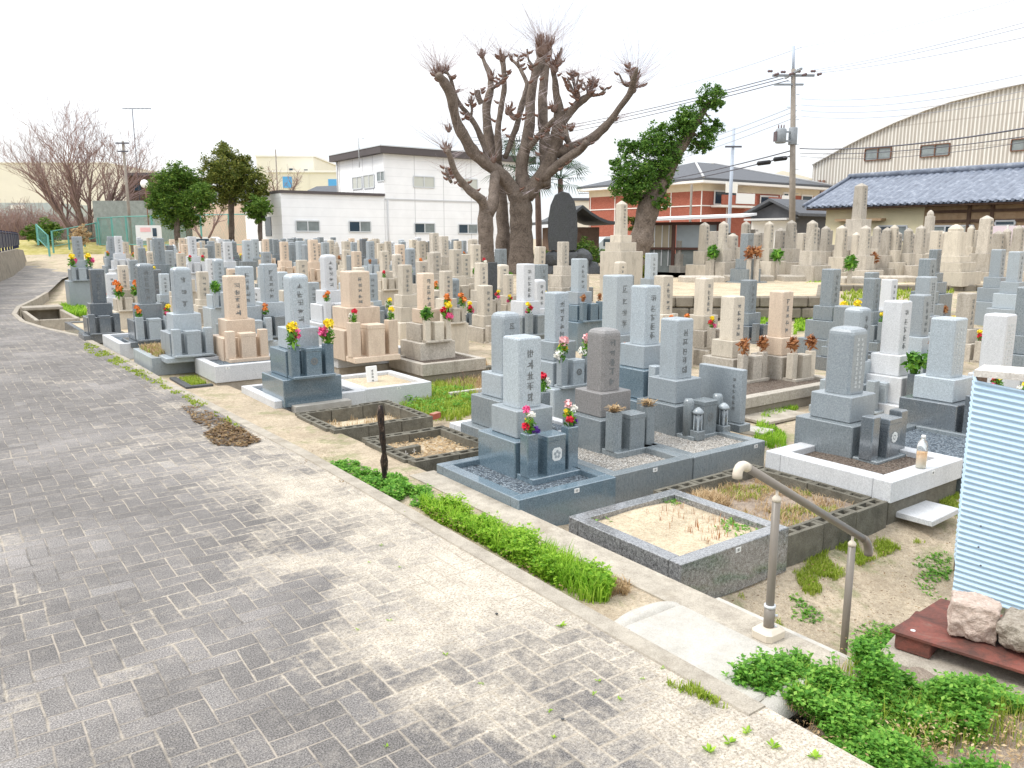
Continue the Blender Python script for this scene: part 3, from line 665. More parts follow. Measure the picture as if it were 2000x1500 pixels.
S('lettered grey headstone below two smaller grey ones in the right rows', 1790, 1832, 540, .2, 'grey', None, ('rw', 'mix'), top='flat', seed=23, ncol=2)
S('mid grey headstone in front of the round topped cream stone', 1795, 1830, 505, .2, 'mid', None, None, top='flat', seed=24, front=None)
S('small mid grey headstone before the terrace pillars', 1815, 1840, 487, .18, 'mid', None, None, top='flat', seed=25, front=None)
S('broad grey headstone with white letters left of the corrugated sheet', 1818, 1892, 620, .215, 'grey', -.03, (None, 'mix'), top='flat', seed=26, ncol=3, letters='ink_w', lower='dark')
S('pale headstone with fine white writing above the corrugated sheet', 1922, 1988, 613, .215, 'white', None, ('yw', 'rw'), top='flat', seed=27, ncol=3, letters='ink_w')
S('tall slender grey headstone on a high pedestal near the right edge', 1936, 1966, 487, .2, 'grey', None, ('dead', 'mix'), top='flat', seed=28)
S('grey headstone cut by the right edge with red flowers', 1970, 2003, 491, .2, 'grey', None, ('rw', 'dead'), top='flat', seed=29)
S('short tan headstone in the right rows', 1870, 1909, 572, .2, 'old', None, ('mix', None), top='flat', seed=30)
S('grey headstone cut by the right picture edge above the corrugated sheet', 1987, 2040, 560, .2, 'mid', None, None, top='flat', seed=31)
# left rows
S('tall grey green headstone on a dark platform with yellow and pink flowers', 551, 602, 534, .2, 'grey', -.03, ('yp', 'yp'), top='round', seed=32, lower='blue', emblem='dark', vmat='blue', fs=1.5)
S('narrow tan headstone on the left tan plinth beside the path', 433, 479, 538, .222, 'tan', .13, None, top='flat', seed=33, kerb=None)
S('broad tan headstone with small white and red flowers', 663, 722, 529, .285, 'tan', .13, ('rw', 'yw'), top='flat', seed=34, fs=1.0, hs=.45)
S('pale pink headstone with green sprigs on a dark weathered base', 813, 848, 533, .172, 'tan', .05, ('sakaki', 'mix'), top='flat', seed=35, lower='old', vmat='cream', fs=1.4)
S('grey headstone with three dark characters in the overgrown plot', 330, 373, 521, .21, 'grey', .14, None, top='round', seed=36, nch=3)
S('dark slate headstone on the long dark plot beside the bend', 172, 203, 525, .2, 'dark', -.02, None, top='flat', seed=37)
S('dull dark grey headstone left of the overgrown plot', 262, 299, 514, .21, 'mid', .12, ('or', 'mix'), top='round', seed=38, lower='dark', vmat='grey')
S('thin cream headstone with orange and pink flowers on both sides', 228, 250, 518, .16, 'cream', None, ('or', 'or'), top='flat', seed=39, fs=1.8)
S('tall grey headstone alone at the far bend of the path', 139, 160, 462, .215, 'grey', -.1, ('yp', 'yp'), top='flat', seed=40, fs=2)
S('grey headstone with a green sprig left of the narrow tan one', 413, 437, 505, .17, 'grey', None, ('sakaki', None), top='round', seed=41, fs=1.6)
S('pair width grey headstone just behind the narrow tan one', 458, 495, 520, .2, 'grey', None, None, top='flat', seed=42)
S('lettered grey headstone between the tan one and the grey green one', 505, 541, 515, .2, 'grey', None, ('or', None), top='flat', seed=43, lower='mid')
S('tall pale grey headstone between the grey green and broad tan ones', 623, 657, 497, .2, 'white', None, ('or', None), top='round', seed=44)
S('cream stepped headstone right of the broad tan one', 776, 805, 517, .2, 'cream', None, None, top='flat', seed=45, front=None)
S('cream grey headstone with orange flowers behind the pale pink one', 857, 884, 529, .16, 'cream', None, ('or', 'or'), top='flat', seed=46, fs=1.3)
S('large cream old headstone, left of a close pair', 838, 857, 455, .2, 'old', None, None, top='flat', seed=47, front=None)
S('large cream old headstone, right of a close pair', 856, 876, 461, .2, 'old', None, None, top='flat', seed=48, front=None)
S('cream headstone left of the bare tree trunks', 876, 902, 487, .2, 'cream', None, None, top='flat', seed=49)
S('small cream headstone behind the broad tan one', 685, 706, 491, .17, 'tan', None, None, top='flat', seed=50)
S('dull tan headstone left of a small cream one', 667, 685, 488, .17, 'cream', None, None, top='flat', seed=51)
S('cream headstone standing before the low grey far rows', 740, 760, 490, .17, 'cream', None, ('rw', None), top='flat', seed=52)
S('tall grey headstone among small cream ones', 714, 731, 471, .17, 'grey', None, ('dead', 'dead'), top='flat', seed=53)
S('tan upright headstone in the far left rows', 600, 621, 468, .2, 'tan', None, None, top='flat', seed=54)
S('slim tan headstone far behind the narrow tan one', 511, 525, 467, .15, 'tan', None, None, top='flat', seed=55)
S('stocky tan headstone far behind the grey green one', 545, 563, 472, .17, 'tan', None, None, top='flat', seed=56)
S('pale headstone between the slate one and the dull dark grey one', 343, 362, 494, .17, 'cream', None, None, top='flat', seed=57)
S('grey headstone rising at the far left end of the rows', 208, 222, 462, .17, 'grey', None, ('or', None), top='flat', seed=58)
S('cream grey headstone at the far left end of the rows', 222, 238, 461, .19, 'white', None, None, top='flat', seed=59)
S('light narrow headstone in the far left rows', 365, 383, 462, .18, 'white', None, ('rw', 'rw'), top='flat', seed=60)
S('greenish grey headstone in the far left rows', 296, 320, 465, .25, 'mid', None, ('yw', 'sakaki'), top='flat', seed=61)
S('low round cream headstone behind two tan headstones', 688, 712, 522, .14, 'cream', None, None, top='flat', seed=62, front=None)
S('squat bluish headstone seen above the polished blue grey plot row', 982, 1003, 536, .16, 'cream', None, ('mix', None), top='flat', seed=63)
# wide name slab and two lanterns in the fourth plot
x4, y4 = LOC(eS4.location.x, eS4.location.y)
e = empty('name_slab', W(x4+.43, y4-.16, -.03), ROT, 'wide upright grey name slab right of the pale headstone with round vases', 'name slab')
MB().box(-.075, .075, -.27, .27, -.02, .05, c=.005).build('foot', M['mid'], e)
sl = MB().box(-.035, .035, -.24, .24, .052, .52, c=.005).build('slab', M['grey'], e)
me = chars(.035, .3, 6, -.0355, 1, 5); o = me.build('inscription', M['ink'], sl); o.rotation_euler.z = -math.pi/2; o.location = (0, -.16, .3)
for k, sx in (('left', -.16), ('right', .16)):
    e = empty('stone_lantern', W(x4+sx, y4-.41, 0.0), ROT, 'small grey stone lantern %s of the dark crested incense box' % k, 'lantern', 'small lanterns in the fourth plot')
    MB().box(-.045, .045, -.045, .045, -.03, .05, c=.005).build('base', M['mid'], e)
    MB().lathe([(.03, .052), (.03, .19)], 10).build('light_chamber', M['dark'], e)
    mb = MB()
    for a in range(4): mb.box(.028*math.cos(a*1.57+.78)-.006, .028*math.cos(a*1.57+.78)+.006, .028*math.sin(a*1.57+.78)-.006, .028*math.sin(a*1.57+.78)+.006, .052, .188)
    mb.build('frame', M['grey'], e); MB().lathe([(.046, .19), (.048, .205), (.03, .225), (.01, .24)], 12).build('cap', M['grey'], e)
# leaning tablet in the sand filled plot
e = empty('wooden_tablet', W(1.12, 5.75, -.05), ROT+.1, 'small leaning white tablet in the sand filled plot', 'tablet'); e.rotation_euler.x = -.12
sl = MB().box(-.07, .07, -.012, .012, -.05, .19, c=.004).build('board', M['whiteplastic'], e); o = chars(.035, .15, 4, -.0125, 1, 9).build('inscription', M['ink'], sl); o.location.z = .08
# plastic bottle on the pale plot edging
m, nt_, bs = newmat('bottle_plastic', .08, .5); bs.inputs['Transmission Weight'].default_value = .85; bs.inputs['IOR'].default_value = 1.2; bs.inputs['Base Color'].default_value = (.93, .96, .95, 1); M['pet'] = m
m, nt_, bs = newmat('bottle_liquid', .2, .4); bs.inputs['Base Color'].default_value = (.83, .72, .52, 1)
zz = ramp(nt_, math_(nt_, 'MULTIPLY', nt_.nodes.new('ShaderNodeSeparateXYZ').outputs[2], 1), [(.0, (.85, .8, .66)), (1, (.8, .45, .18))]); sp = [n for n in nt_.nodes if n.bl_idname == 'ShaderNodeSeparateXYZ'][0]
mpn = nt_.nodes.new('ShaderNodeMapping'); mpn.inputs['Scale'].default_value = (1, 1, 8.5); nt_.links.new(coords(nt_), mpn.inputs[0]); nt_.links.new(mpn.outputs[0], sp.inputs[0]); nt_.links.new(zz, bs.inputs['Base Color']); M['liquid'] = m
bp = G(1798, 914, .03); e = empty('plastic_bottle', bp, 0, 'clear plastic bottle half full of yellowish water on the pale plot edging', 'bottle')
MB().lathe([(.026, 0), (.034, .006), (.035, .12), (.036, .125), (.034, .165), (.024, .19), (.012, .205), (.012, .212)], 20).build('body', M['pet'], e)
MB().lathe([(.024, .004), (.0325, .009), (.0335, .118)], 20).build('liquid', M['liquid'], e)
MB().lathe([(.0145, .2125), (.0145, .232), (.013, .234)], 14).build('cap', M['whiteplastic'], e)
# ================================================================== PACKED ROWS OF SMALLER HEADSTONES
protos = {}
def proto(mat, k):
    key = (mat, k)
    if key not in protos:
        spec = {0: dict(top='flat', front='set'), 1: dict(top='round', front='set'), 2: dict(top='flat', front=None, tiers=2), 3: dict(top='flat', front='set', tiers=4), 4: dict(top='dome', front=None, tiers=3, detail=False)}[k]
        lo = {'grey': 'mid', 'mid': 'dark', 'cream': 'old', 'old': 'old', 'white': 'grey', 'tan': 'tan', 'dark': 'dark'}[mat]
        s_ = .2
        e, vz = build_stone(0, 1.03 if k < 4 else .95, s_, mat, lower=lo, seed=len(protos), nch=4, **spec); protos[key] = [e, vz, False]
    return protos[key]
def put(mat, k, X, Y, zg, sc, label, group, rz=0, cat='gravestone'):
    p = proto(mat, k)
    e = p[0] if not p[2] else copy_tree(p[0]); p[2] = True
    e.location = (X, Y, zg); e.rotation_euler = (rr.gauss(0, .008), rr.gauss(0, .008), ROT+rz); e.scale = sc; tag(e, label, cat, group); return e, p[1]
rr = random.Random(11)
MN = {'grey': 'grey', 'mid': 'mid grey', 'cream': 'cream', 'old': 'weathered', 'white': 'pale', 'tan': 'tan', 'dark': 'dark'}
def zone(u, Y):
    if u < 285: return 'beside the far bend of the path'
    a = 'front' if Y < 22 else ('middle' if Y < 31 else 'back')
    if u < 400: return 'in the %s rows below the round evergreen tree' % a
    if u < 530: return 'in the %s rows below the pointed evergreen tree' % a
    if u < 640: return 'in the %s rows below the left annex window' % a
    if u < 760: return 'in the %s rows below the right annex window' % a
    if u < 960: return 'in the %s rows before the two storey building' % a
    if u < 1260: return 'in the %s rows by the big bare tree' % a
    if u < 1600: return 'in the rows before the sandy terrace'
    return 'in the crowded right hand rows'
KN = {0: 'flat topped', 1: 'round topped', 2: 'plain two tier', 3: 'four tier', 4: 'dome headed'}
fill = []; y = 9.3
while y < 46:
    x = .45 + rr.uniform(0, .5)
    while x < 34:
        X, Y, _ = W(x+rr.uniform(-.12, .12), y+rr.uniform(-.12, .12)); u, v = proj(X, Y, .6)
        ok = 11.5 < Y < 41 and 105 < u < (1290 if Y < 22 else 975) and x > .35
        if Y > 24 and x < 1.9+.14*(y-24): ok = ok and x > 1.6+.13*(y-24)+(.0 if y < 33 else 1.5)
        if ok and Y > 24 and u < 200: ok = False
        if 960 < u and Y > 20.5: ok = False
        if any(abs(x-a) < .62 and abs(y-b) < .75 for a, b in STONES): ok = False
        if ok and rr.random() < .93: fill.append((X, Y, u))
        x += 1.12 if Y < 20 else 1.3
    y += 1.45
for _ in range(120):      # gaps on the right between the measured ones
    X, Y = rr.uniform(2, 17), rr.uniform(10.5, 16.4); x, y = LOC(X, Y); u, v = proj(X, Y, .6)
    if not 1240 < u < 2010 or (u < 1600 and Y > 15.8) or y > 14: continue
    if u < 1600 and v < 575: continue
    if all(abs(x-a) > .95 or abs(y-b) > .95 for a, b in STONES+[LOC(q[0], q[1]) for q in fill]): fill.append((X, Y, u))
random.Random(3).shuffle(fill)
print('fill', len(fill))
nf = 0
for X, Y, u in fill:
    far = sm(14, 26, Y)
    mat = rr.choices(['grey', 'mid', 'cream', 'white', 'tan', 'old', 'dark'], [5, 3, 3.2, 1.6, 1.2 if u < 900 else .2, 1.6 if u > 560 else .3, .6])[0]
    k = rr.choices([0, 1, 2, 3, 4], [5, 2, 2.2, 2, .7])[0]
    zg = ground_z(X, Y); g_ = rr.uniform(.88, 1.08)+.06*far
    if Y > 30: g_ += .05
    e, vz = put(mat, k, X, Y, zg, (rr.uniform(.95, 1.2), rr.uniform(.95, 1.15), g_), 'small %s %s headstone %s' % (KN[k], MN[mat], zone(u, Y)), 'small headstones in the packed rows', rr.uniform(-.04, .04))
    if vz and rr.random() < .3:
        kd = rr.choice(['or', 'mix', 'dead', 'rw', 'sakaki', 'yw', 'dead', 'or'])
        for q, sd_ in zip(vz, ('left', 'right')):
            if rr.random() < .8:
                q2 = Matrix.Rotation(ROT, 3, 'Z') @ Vector((q[0]*e.scale[0], q[1]*e.scale[1], q[2]*e.scale[2]))
                key = (kd, 1.35); bq_cache.setdefault(('n',), None)
                if key in bq_cache: bq_cache[key]['far'] = 1
                b_ = bouquet(q2+Vector((X, Y, zg)), kd, '%s %s' % (FD[kd], zone(u, Y)), 1.35)
                if not bq_cache[key].get('far'): bq_cache[key]['far'] = 1
# ================================================================== TERRACE WITH OLD PILLARS
tp = [(2.9, 16.5), (6.3, 16.5), (7.9, 20.6), (18, 20.6), (24, 34), (2.9, 34)]
e = MB().prism(tp, -.6, TERR).build('terrace', M['sand']); tag(e, kind='structure')
mb = MB()
for (a, b) in zip(tp[:3], tp[1:4]):
    L_ = math.dist(a, b); n = int(L_/.45); dx, dy = (b[0]-a[0])/L_, (b[1]-a[1])/L_
    for r_ in range(3):
        x = -.2*(r_ % 2)
        while x < L_:
            l = random.uniform(.3, .6); c = Vector((a[0]+dx*(x+l/2), a[1]+dy*(x+l/2), -.28+r_*.235))
            Mx = Matrix.Translation(c) @ Matrix.Rotation(math.atan2(dy, dx), 4, 'Z')
            mb.rect([(0, l/2-.02, .07), (.03, l/2-.006, .13), (.2, l/2-.006, .13), (.228, l/2-.02, .09)], .03, (0, 0), Mx); x += l
e = mb.build('retaining_wall', M['wallstone']); tag(e, 'low rough stone retaining wall under the sandy terrace', 'wall')
# long low kerb stones in front of the pillars
for i, (u0, u1, v) in enumerate(((1330, 1415, 551), (1418, 1510, 549), (1525, 1610, 549), (1640, 1700, 553), (1722, 1790, 551), (1800, 1850, 553))):
    a = G(u0, v, TERR); b = G(u1, v, TERR); c = (a+b)/2; l = (b-a).length/2
    e = MB().box(-l+.02, l-.02, -.18, .5, -.05, .16, c=.03).build('plinth', M['old'], loc=c, rz=math.atan2(b.y-a.y, b.x-a.x))
    tag(e, ['first', 'second', 'third', 'fourth', 'fifth', 'sixth'][i]+' low base stone from the left under the old pillars', 'base stone', 'base stones along the terrace')
PI_ = [(1365, 1388, 434, 'leftmost old pillar, alone in front of the shed'), (1403, 1425, 432, 'old pillar right of the leftmost one'), (1447, 1468, 432, 'old pillar half hidden by a grey block headstone'), (1492, 1514, 432, 'old pillar right of the rusty dead flowers'),
       (1535, 1558, 430, 'yellowish old pillar under the utility pole'), (1575, 1600, 430, 'pale old pillar right of the yellowish one'), (1632, 1658, 440, 'broad old pillar left of the tallest obelisk'), (1679, 1704, 440, 'old pillar directly right of the tallest obelisk'),
       (1722, 1745, 444, 'old pillar below the yellow wall window, left of a pair'), (1737, 1758, 439, 'old pillar below the yellow wall window, right of a pair'), (1765, 1786, 445, 'dim old pillar left of the finial topped stone'), (1788, 1812, 440, 'tan old pillar right of the dim one'),
       (1889, 1907, 440, 'thin old pillar left of the big brown pillar'), (1912, 1944, 421, 'big brown old pillar near the right edge'), (1978, 2004, 440, 'old pillar at the right picture edge')]
for i, (u0, u1, vt, lb) in enumerate(PI_):
    s_ = .24 if u0 != 1912 else .3
    X, Y, zt = place(u0, u1, vt, s_)
    k = 23.2/Y if Y > 24.5 or Y < 22 else 1; Y2 = Y*k; X2 = X*k; s_ *= k; zt = ztop(X2, Y2, vt)
    e, _ = build_stone(0, zt-TERR, s_, 'old' if i % 3 else 'cream', top='obelisk', front=None, tiers=2, seed=i, nch=6); e.location = (X2, Y2, TERR); e.rotation_euler.z = ROT+random.uniform(-.08, .08)
    tag(e, 'weathered '+lb, 'stone pillar', 'old stone pillars on the terrace')
def back_stone(lb, u0, u1, vt, Y, mat, top, **k):
    f = Y*math.cos(PT); s_ = (u1-u0)*f/F/1.39; uc = (u0+u1)/2; X = (uc-1000)*f/F; zt = ztop(X, Y, vt)
    e, _ = build_stone(0, zt-TERR, s_, mat, top=top, front=None, **k); e.location = (X, Y, TERR); e.rotation_euler.z = ROT; tag(e, lb, 'stone pillar', 'old stone pillars on the terrace'); return e
back_stone('tallest weathered obelisk standing against the tiled roof', 1661, 1688, 358, 26.5, 'old', 'obelisk', tiers=2, nch=9)
back_stone('old stone with a bottle shaped finial in front of the wooden wall', 1802, 1824, 410, 26, 'old', 'dome', tiers=2, detail=False)
back_stone('stout round headed cream stone standing on a wide base', 1843, 1888, 438, 21, 'cream', 'dome', tiers=4, detail=False)
back_stone('grey block headstone among the old pillars with rusty dead flowers', 1447, 1472, 456, 21.6, 'mid', 'flat', tiers=3, nch=3)
for i, u in enumerate((1396, 1431, 1478, 1502, 1524, 1548, 1566, 1592, 1612, 1645, 1672, 1712, 1732, 1752, 1776, 1828, 1838, 1872, 1900, 1950, 1966, 1990)):
    hw = random.uniform(8.5, 12); o_ = back_stone('old pillar in the rear row of the terrace', u-hw, u+hw, 446+random.uniform(-5, 10), 25.2+random.uniform(-.6, .6), random.choice(['old', 'old', 'cream']), 'obelisk' if i % 3 else 'flat', tiers=2, nch=5); o_['group'] = 'rear row pillars on the terrace'
for i, (u0, u1, vt) in enumerate(((1420, 1436, 455), (1466, 1480, 448), (1482, 1492, 455), (1524, 1536, 452), (1562, 1572, 455), (1603, 1618, 449), (1612, 1626, 450), (1705, 1716, 462), (1708, 1722, 455), (1825, 1840, 452), (1322, 1335, 470), (1950, 1964, 462))):
    back_stone('small old stone peeping between the terrace pillars', u0, u1, vt, 28, 'old', 'flat', tiers=2, detail=False)['label'] = 'small old stone peeping out between the terrace pillars'
for u, v, Y, kd, lb in ((1463, 508, 21.3, 'dead', 'left rusty tuft of dead flowers among the pillars'), (1478, 508, 21.3, 'dead', 'right rusty tuft of dead flowers among the pillars'), (1518, 512, 22.8, 'sakaki', 'dark green sprig between two pillars under the utility pole'), (1391, 506, 23, 'sakaki', 'small green sprig right of the leftmost pillar'), (1660, 528, 21, 'sakaki', 'bright green sprig in front of the tallest obelisk'), (1705, 518, 23, 'dead', 'dead sprig right of the tallest obelisk')):
    p = PD(u, v, Y); g = 'evergreen and dead sprigs on the terrace'
    e = bouquet(Vector((p.x, p.y, p.z)), kd, lb, 3.0, g); e.rotation_euler.z = random.uniform(0, 6)
    MB().box(-.05, .05, -.05, .05, -(p.z-TERR)-.03, .03).build('flower_vase', M['old'], e)
# grey slab and black monument near the bare tree
e = empty('monument', (PD(1100, 440, 27).x, 27, .3), .05, 'black boulder shaped monument right of the big bare tree', 'monument')
pr = [(-.46, .9), (-.5, 1.3), (-.49, 1.9), (-.42, 2.35), (-.28, 2.68), (-.05, 2.8), (.18, 2.74), (.35, 2.5), (.44, 2.1), (.47, 1.5), (.44, .9)]
Mx = Matrix.Rotation(math.pi/2, 4, 'X'); mb = MB(); vs_ = [(x, -.14, z) for x, z in pr]+[(x*1.03, 0, z*1.01) for x, z in pr]+[(x*.9, .16, z*.98) for x, z in pr]; n = len(pr)
mb.add(vs_, [tuple(range(n)), tuple(range(3*n-1, 2*n-1, -1))]+[(i+k*n, i+k*n+n, (i+1) % n+k*n+n, (i+1) % n+k*n) for i in range(n) for k in (0, 1)]); mb.build('slab', M['slate'], e)
def rock(r, seed, flat_=.7, cube=.0, n=3):
    import bmesh
    bm = bmesh.new(); bmesh.ops.create_icosphere(bm, subdivisions=n, radius=1)
    for v in bm.verts:
        c = v.co.copy()
        if cube:
            m_ = max(abs(c.x), abs(c.y), abs(c.z)); c = c.lerp(c/m_, cube)
        d = 1+.16*mnoise.noise(c*1.3+Vector((seed, 0, 0)))+.07*mnoise.noise(c*3.5+Vector((0, seed, 0)))+.03*mnoise.noise(c*9+Vector((0, seed, 0)))
        v.co = Vector((c.x*r[0], c.y*r[1], c.z*r[2]))*d
    me = bpy.data.meshes.new('rock'); bm.to_mesh(me); bm.free()
    return me
mb = MB()
for i in range(9):
    me = rock((random.uniform(.3, .5), random.uniform(.25, .4), random.uniform(.25, .4)), i*3.3, n=2); ox, oz = -.9+1.9*(i % 5)/4, .15+.45*(i//5)
    mb.add([(v.co.x+ox*(.7 if i > 4 else 1)+(.3 if i > 4 else 0), v.co.y+random.uniform(-.02, .02), v.co.z+oz) for v in me.vertices], [tuple(p.vertices) for p in me.polygons])
mb.build('rock_base', M['slate'], e)
e = MB().box(-.1, .1, -.03, .03, -.3, 1.0, c=.01).build('upright_slab', M['slate'], loc=(PD(962, 540, 17).x, 17, .1), rz=.3); tag(e, 'thin dark upright slab right of the cream headstone by the tree', 'slab')
# ================================================================== TREES
LW = 1.0
def limb_px(mb, pts, Y, off=0, n=9, jit=.05, ox=0, oy=0, sc=1):
    P3 = []; Rd = []
    m_ = len(pts)
    for i, (x, y, w_) in enumerate(pts):
        u, v = ox+x/sc, oy+y/sc; d = Y+off*i/(m_-1); q = PD(u, v, d); P3.append(q); Rd.append(w_/sc/2*d/F*LW)
    # resample with a smooth spline
    Q = []; RR = []
    for i in range(m_-1):
        p0, p1, p2, p3 = P3[max(0, i-1)], P3[i], P3[i+1], P3[min(m_-1, i+2)]
        for k in range(4):
            t = k/4; Q.append(.5*((2*p1)+(p2-p0)*t+(2*p0-5*p1+4*p2-p3)*t*t+(3*p1-p0-3*p2+p3)*t**3)); RR.append(Rd[i]*(1-t)+Rd[i+1]*t)
    Q.append(P3[-1]); RR.append(Rd[-1])
    Q = [q+Vector((mnoise.noise(q*1.7)*.05, 0, mnoise.noise(q*1.7+Vector((5, 0, 0)))*.05)) for q in Q]
    RR = [r*(1+.2*mnoise.noise(q*2.3)+.12*mnoise.noise(q*6)) for r, q in zip(RR, Q)]
    mb.tube(Q, RR, n, jit=jit); return Q, RR
def shoots(mb, p, k, length, rad, rr, up=.75, spread=1.0, base=(0, 0, 1)):
    for _ in range(k):
        d = (Vector((rr.gauss(0, spread), rr.gauss(0, spread), up))+Vector(base)*.3).normalized(); l = length*rr.uniform(.25, 1.2)
        q = Vector(p)+Vector((rr.uniform(-.1, .1), rr.uniform(-.1, .1), rr.uniform(-.05, .1))); pts = [q]; up_ = rr.uniform(.1, .5)
        for s_ in range(4):
            d = (d+Vector((rr.gauss(0, .13), rr.gauss(0, .13), up_*.35))).normalized(); q = q+d*l/4; pts.append(q)
        mb.tube(pts, [rad, rad*.85, rad*.7, rad*.5, rad*.3], 3, False, False)
rr = random.Random(5)
TZ = 27; e = empty('bare_tree', (PD(1008, 520, TZ).x, TZ, .42), 0, 'huge pollarded bare tree with thick stubby limbs and fine shoots in the middle', 'tree')
inv = Matrix.Translation(-Vector(e.location))
def shift(mb): mb.v = [tuple(Vector(q)-Vector(e.location)) for q in mb.v]; return mb
ox, oy, sc = 780, 20, 3.846
LB = [  # zoomed pixels of the photo with widths
 ([(915, 2010, 300), (912, 1850, 225), (910, 1600, 205), (910, 1440, 215), (905, 1360, 215)], 0),
 ([(880, 1400, 150), (740, 1210, 118), (570, 1085, 108), (490, 960, 98), (425, 820, 95), (385, 650, 84), (335, 540, 78), (290, 480, 66)], -1.2),
 ([(660, 1110, 55), (605, 950, 52), (565, 850, 48), (475, 740, 42), (410, 620, 34), (385, 520, 30), (350, 465, 26)], -.4),
 ([(790, 2000, 150), (785, 1750, 125), (780, 1600, 118), (765, 1400, 112), (745, 1200, 95), (690, 1000, 84), (660, 850, 78), (655, 700, 74), (690, 580, 58), (680, 480, 50), (645, 400, 38), (620, 335, 26)], 1.0),
 ([(745, 1130, 70), (740, 900, 55), (755, 780, 54), (785, 620, 48), (790, 500, 44), (775, 370, 52), (775, 350, 50)], .4),
 ([(790, 1110, 48), (875, 890, 55), (930, 700, 54), (958, 550, 36), (905, 440, 30), (845, 375, 26)], 1.4),
 ([(935, 1380, 140), (925, 1150, 105), (975, 920, 100), (985, 700, 84), (1020, 500, 80), (1065, 380, 95), (1075, 300, 110)], 1.2),
 ([(1090, 1330, 100), (1100, 1100, 108), (1085, 900, 92), (1075, 700, 88), (1090, 520, 78), (1100, 380, 84), (1120, 290, 70)], 2.2),
 ([(950, 1400, 150), (1080, 1215, 115), (1175, 1020, 122), (1190, 850, 108), (1190, 720, 80), (1170, 540, 52), (1155, 430, 40), (1200, 350, 34), (1215, 290, 18)], -.2),
 ([(1200, 860, 95), (1310, 730, 70), (1395, 665, 58), (1440, 640, 42), (1500, 640, 24), (1560, 580, 12)], -.5),
 ([(1060, 1270, 112), (1240, 1125, 84), (1370, 1045, 68), (1410, 1000, 60)], -1.0),
 ([(1190, 1080, 112), (1390, 990, 82), (1540, 880, 72), (1650, 740, 58), (1740, 600, 55), (1765, 520, 60), (1790, 440, 16)], -1.6),
 ([(960, 1050, 52), (1080, 900, 48), (1160, 820, 40)], -.6),
 ([(1270, 1000, 62), (1250, 900, 50), (1290, 870, 42)], 1.2),
 ([(620, 700, 58), (590, 640, 62), (585, 600, 50)], 0),
 ([(535, 830, 26), (545, 760, 22), (530, 690, 30)], 0),
 ([(690, 590, 40), (760, 540, 28), (800, 480, 40)], 0),
 ([(890, 830, 32), (840, 780, 34), (820, 740, 40)], 0),
 ([(1330, 660, 38), (1290, 580, 26), (1260, 510, 20)], 0), ([(1335, 640, 34), (1310, 540, 28), (1300, 480, 26)], 0), ([(1325, 600, 26), (1340, 520, 18), (1352, 478, 16)], 0),
 ([(1430, 640, 34), (1405, 590, 22), (1385, 540, 16)], 0), ([(1430, 620, 30), (1445, 570, 20), (1460, 530, 14)], 0),
 ([(1745, 560, 30), (1700, 560, 20), (1650, 480, 14)], 0), ([(1755, 520, 34), (1735, 470, 18), (1728, 420, 12)], 0), ([(1780, 580, 26), (1825, 565, 10)], 0),
 ([(1010, 430, 34), (970, 370, 20), (955, 290, 14)], 0), ([(900, 430, 26), (890, 380, 22), (905, 340, 18)], 0),
 ([(350, 1180, 30), (365, 1240, 40), (395, 1300, 24)], 0)]
mb = MB(); LW = .84
for pts, off in LB: limb_px(mb, pts, TZ+(1.0 if pts[0][0] in (840, 745, 790) else 0), off, 10, .05, ox, oy, sc)
shift(mb).build('trunk', M['bark'], e)
mb = MB()   # second, left stem
limb_px(mb, [(650, 1990, 150), (655, 1780, 138), (650, 1600, 140), (650, 1500, 130)], TZ-1.5, 0, 10, .05, ox, oy, sc)
limb_px(mb, [(640, 1540, 90), (620, 1440, 84), (560, 1375, 82), (450, 1270, 62), (395, 1150, 52), (362, 1050, 46)], TZ-1.5, -.8, 9, .05, ox, oy, sc)
limb_px(mb, [(665, 1540, 110), (705, 1400, 96), (715, 1280, 84), (735, 1180, 76)], TZ-1.5, 1.5, 9, .05, ox, oy, sc)
shift(mb).build('second_stem', M['bark'], e); LW = 1.0
KN_ = [(290, 490, 60, 62), (350, 460, 34, 30), (620, 345, 34, 22), (690, 510, 40, 8), (775, 360, 50, 20), (845, 375, 22, 8), (1075, 300, 95, 40), (1120, 270, 60, 26), (1060, 250, 50, 26), (1165, 440, 60, 16), (1200, 390, 50, 14), (1335, 640, 50, 12), (1430, 625, 50, 12), (1770, 510, 62, 30), (1755, 600, 50, 12), (360, 1050, 56, 24), (395, 1230, 44, 8), (540, 690, 32, 8), (1160, 740, 50, 8), (820, 760, 56, 8), (700, 1130, 50, 4), (370, 900, 34, 10), (480, 940, 34, 6), (1290, 890, 40, 6), (590, 1130, 30, 3), (1400, 1010, 40, 5), (1300, 500, 30, 10), (1450, 550, 30, 10), (1728, 430, 20, 12), (400, 760, 40, 8)]
km = MB(); tw = MB(); tf = MB()
for x, y, w_, k in KN_:
    q = PD(ox+x/sc, oy+y/sc, TZ-.3); r = w_/sc/2*TZ/F
    me = rock((r, r, r*1.1), x*.13, n=2); km.add([tuple(v.co+q) for v in me.vertices], [tuple(p.vertices) for p in me.polygons], True)
    for _ in range(int(4+k*.35)):       # short brown stubs
        d = Vector((rr.gauss(0, 1), rr.gauss(0, 1), rr.gauss(.8, .7))).normalized(); l = r*rr.uniform(1.1, 2.1); tw.tube([q+d*r*.5, q+d*l*.8+Vector((0, 0, .03)), q+d*l+Vector((0, 0, .12))], [.035, .024, .012], 4, False)
    side = -1 if x < 600 else (1 if x > 1500 else 0)
    shoots(tf, q, int(k*2.4), 2.3 if k > 11 else 1.1, .0036, rr, .65, 1.1, (side, 0, .4))
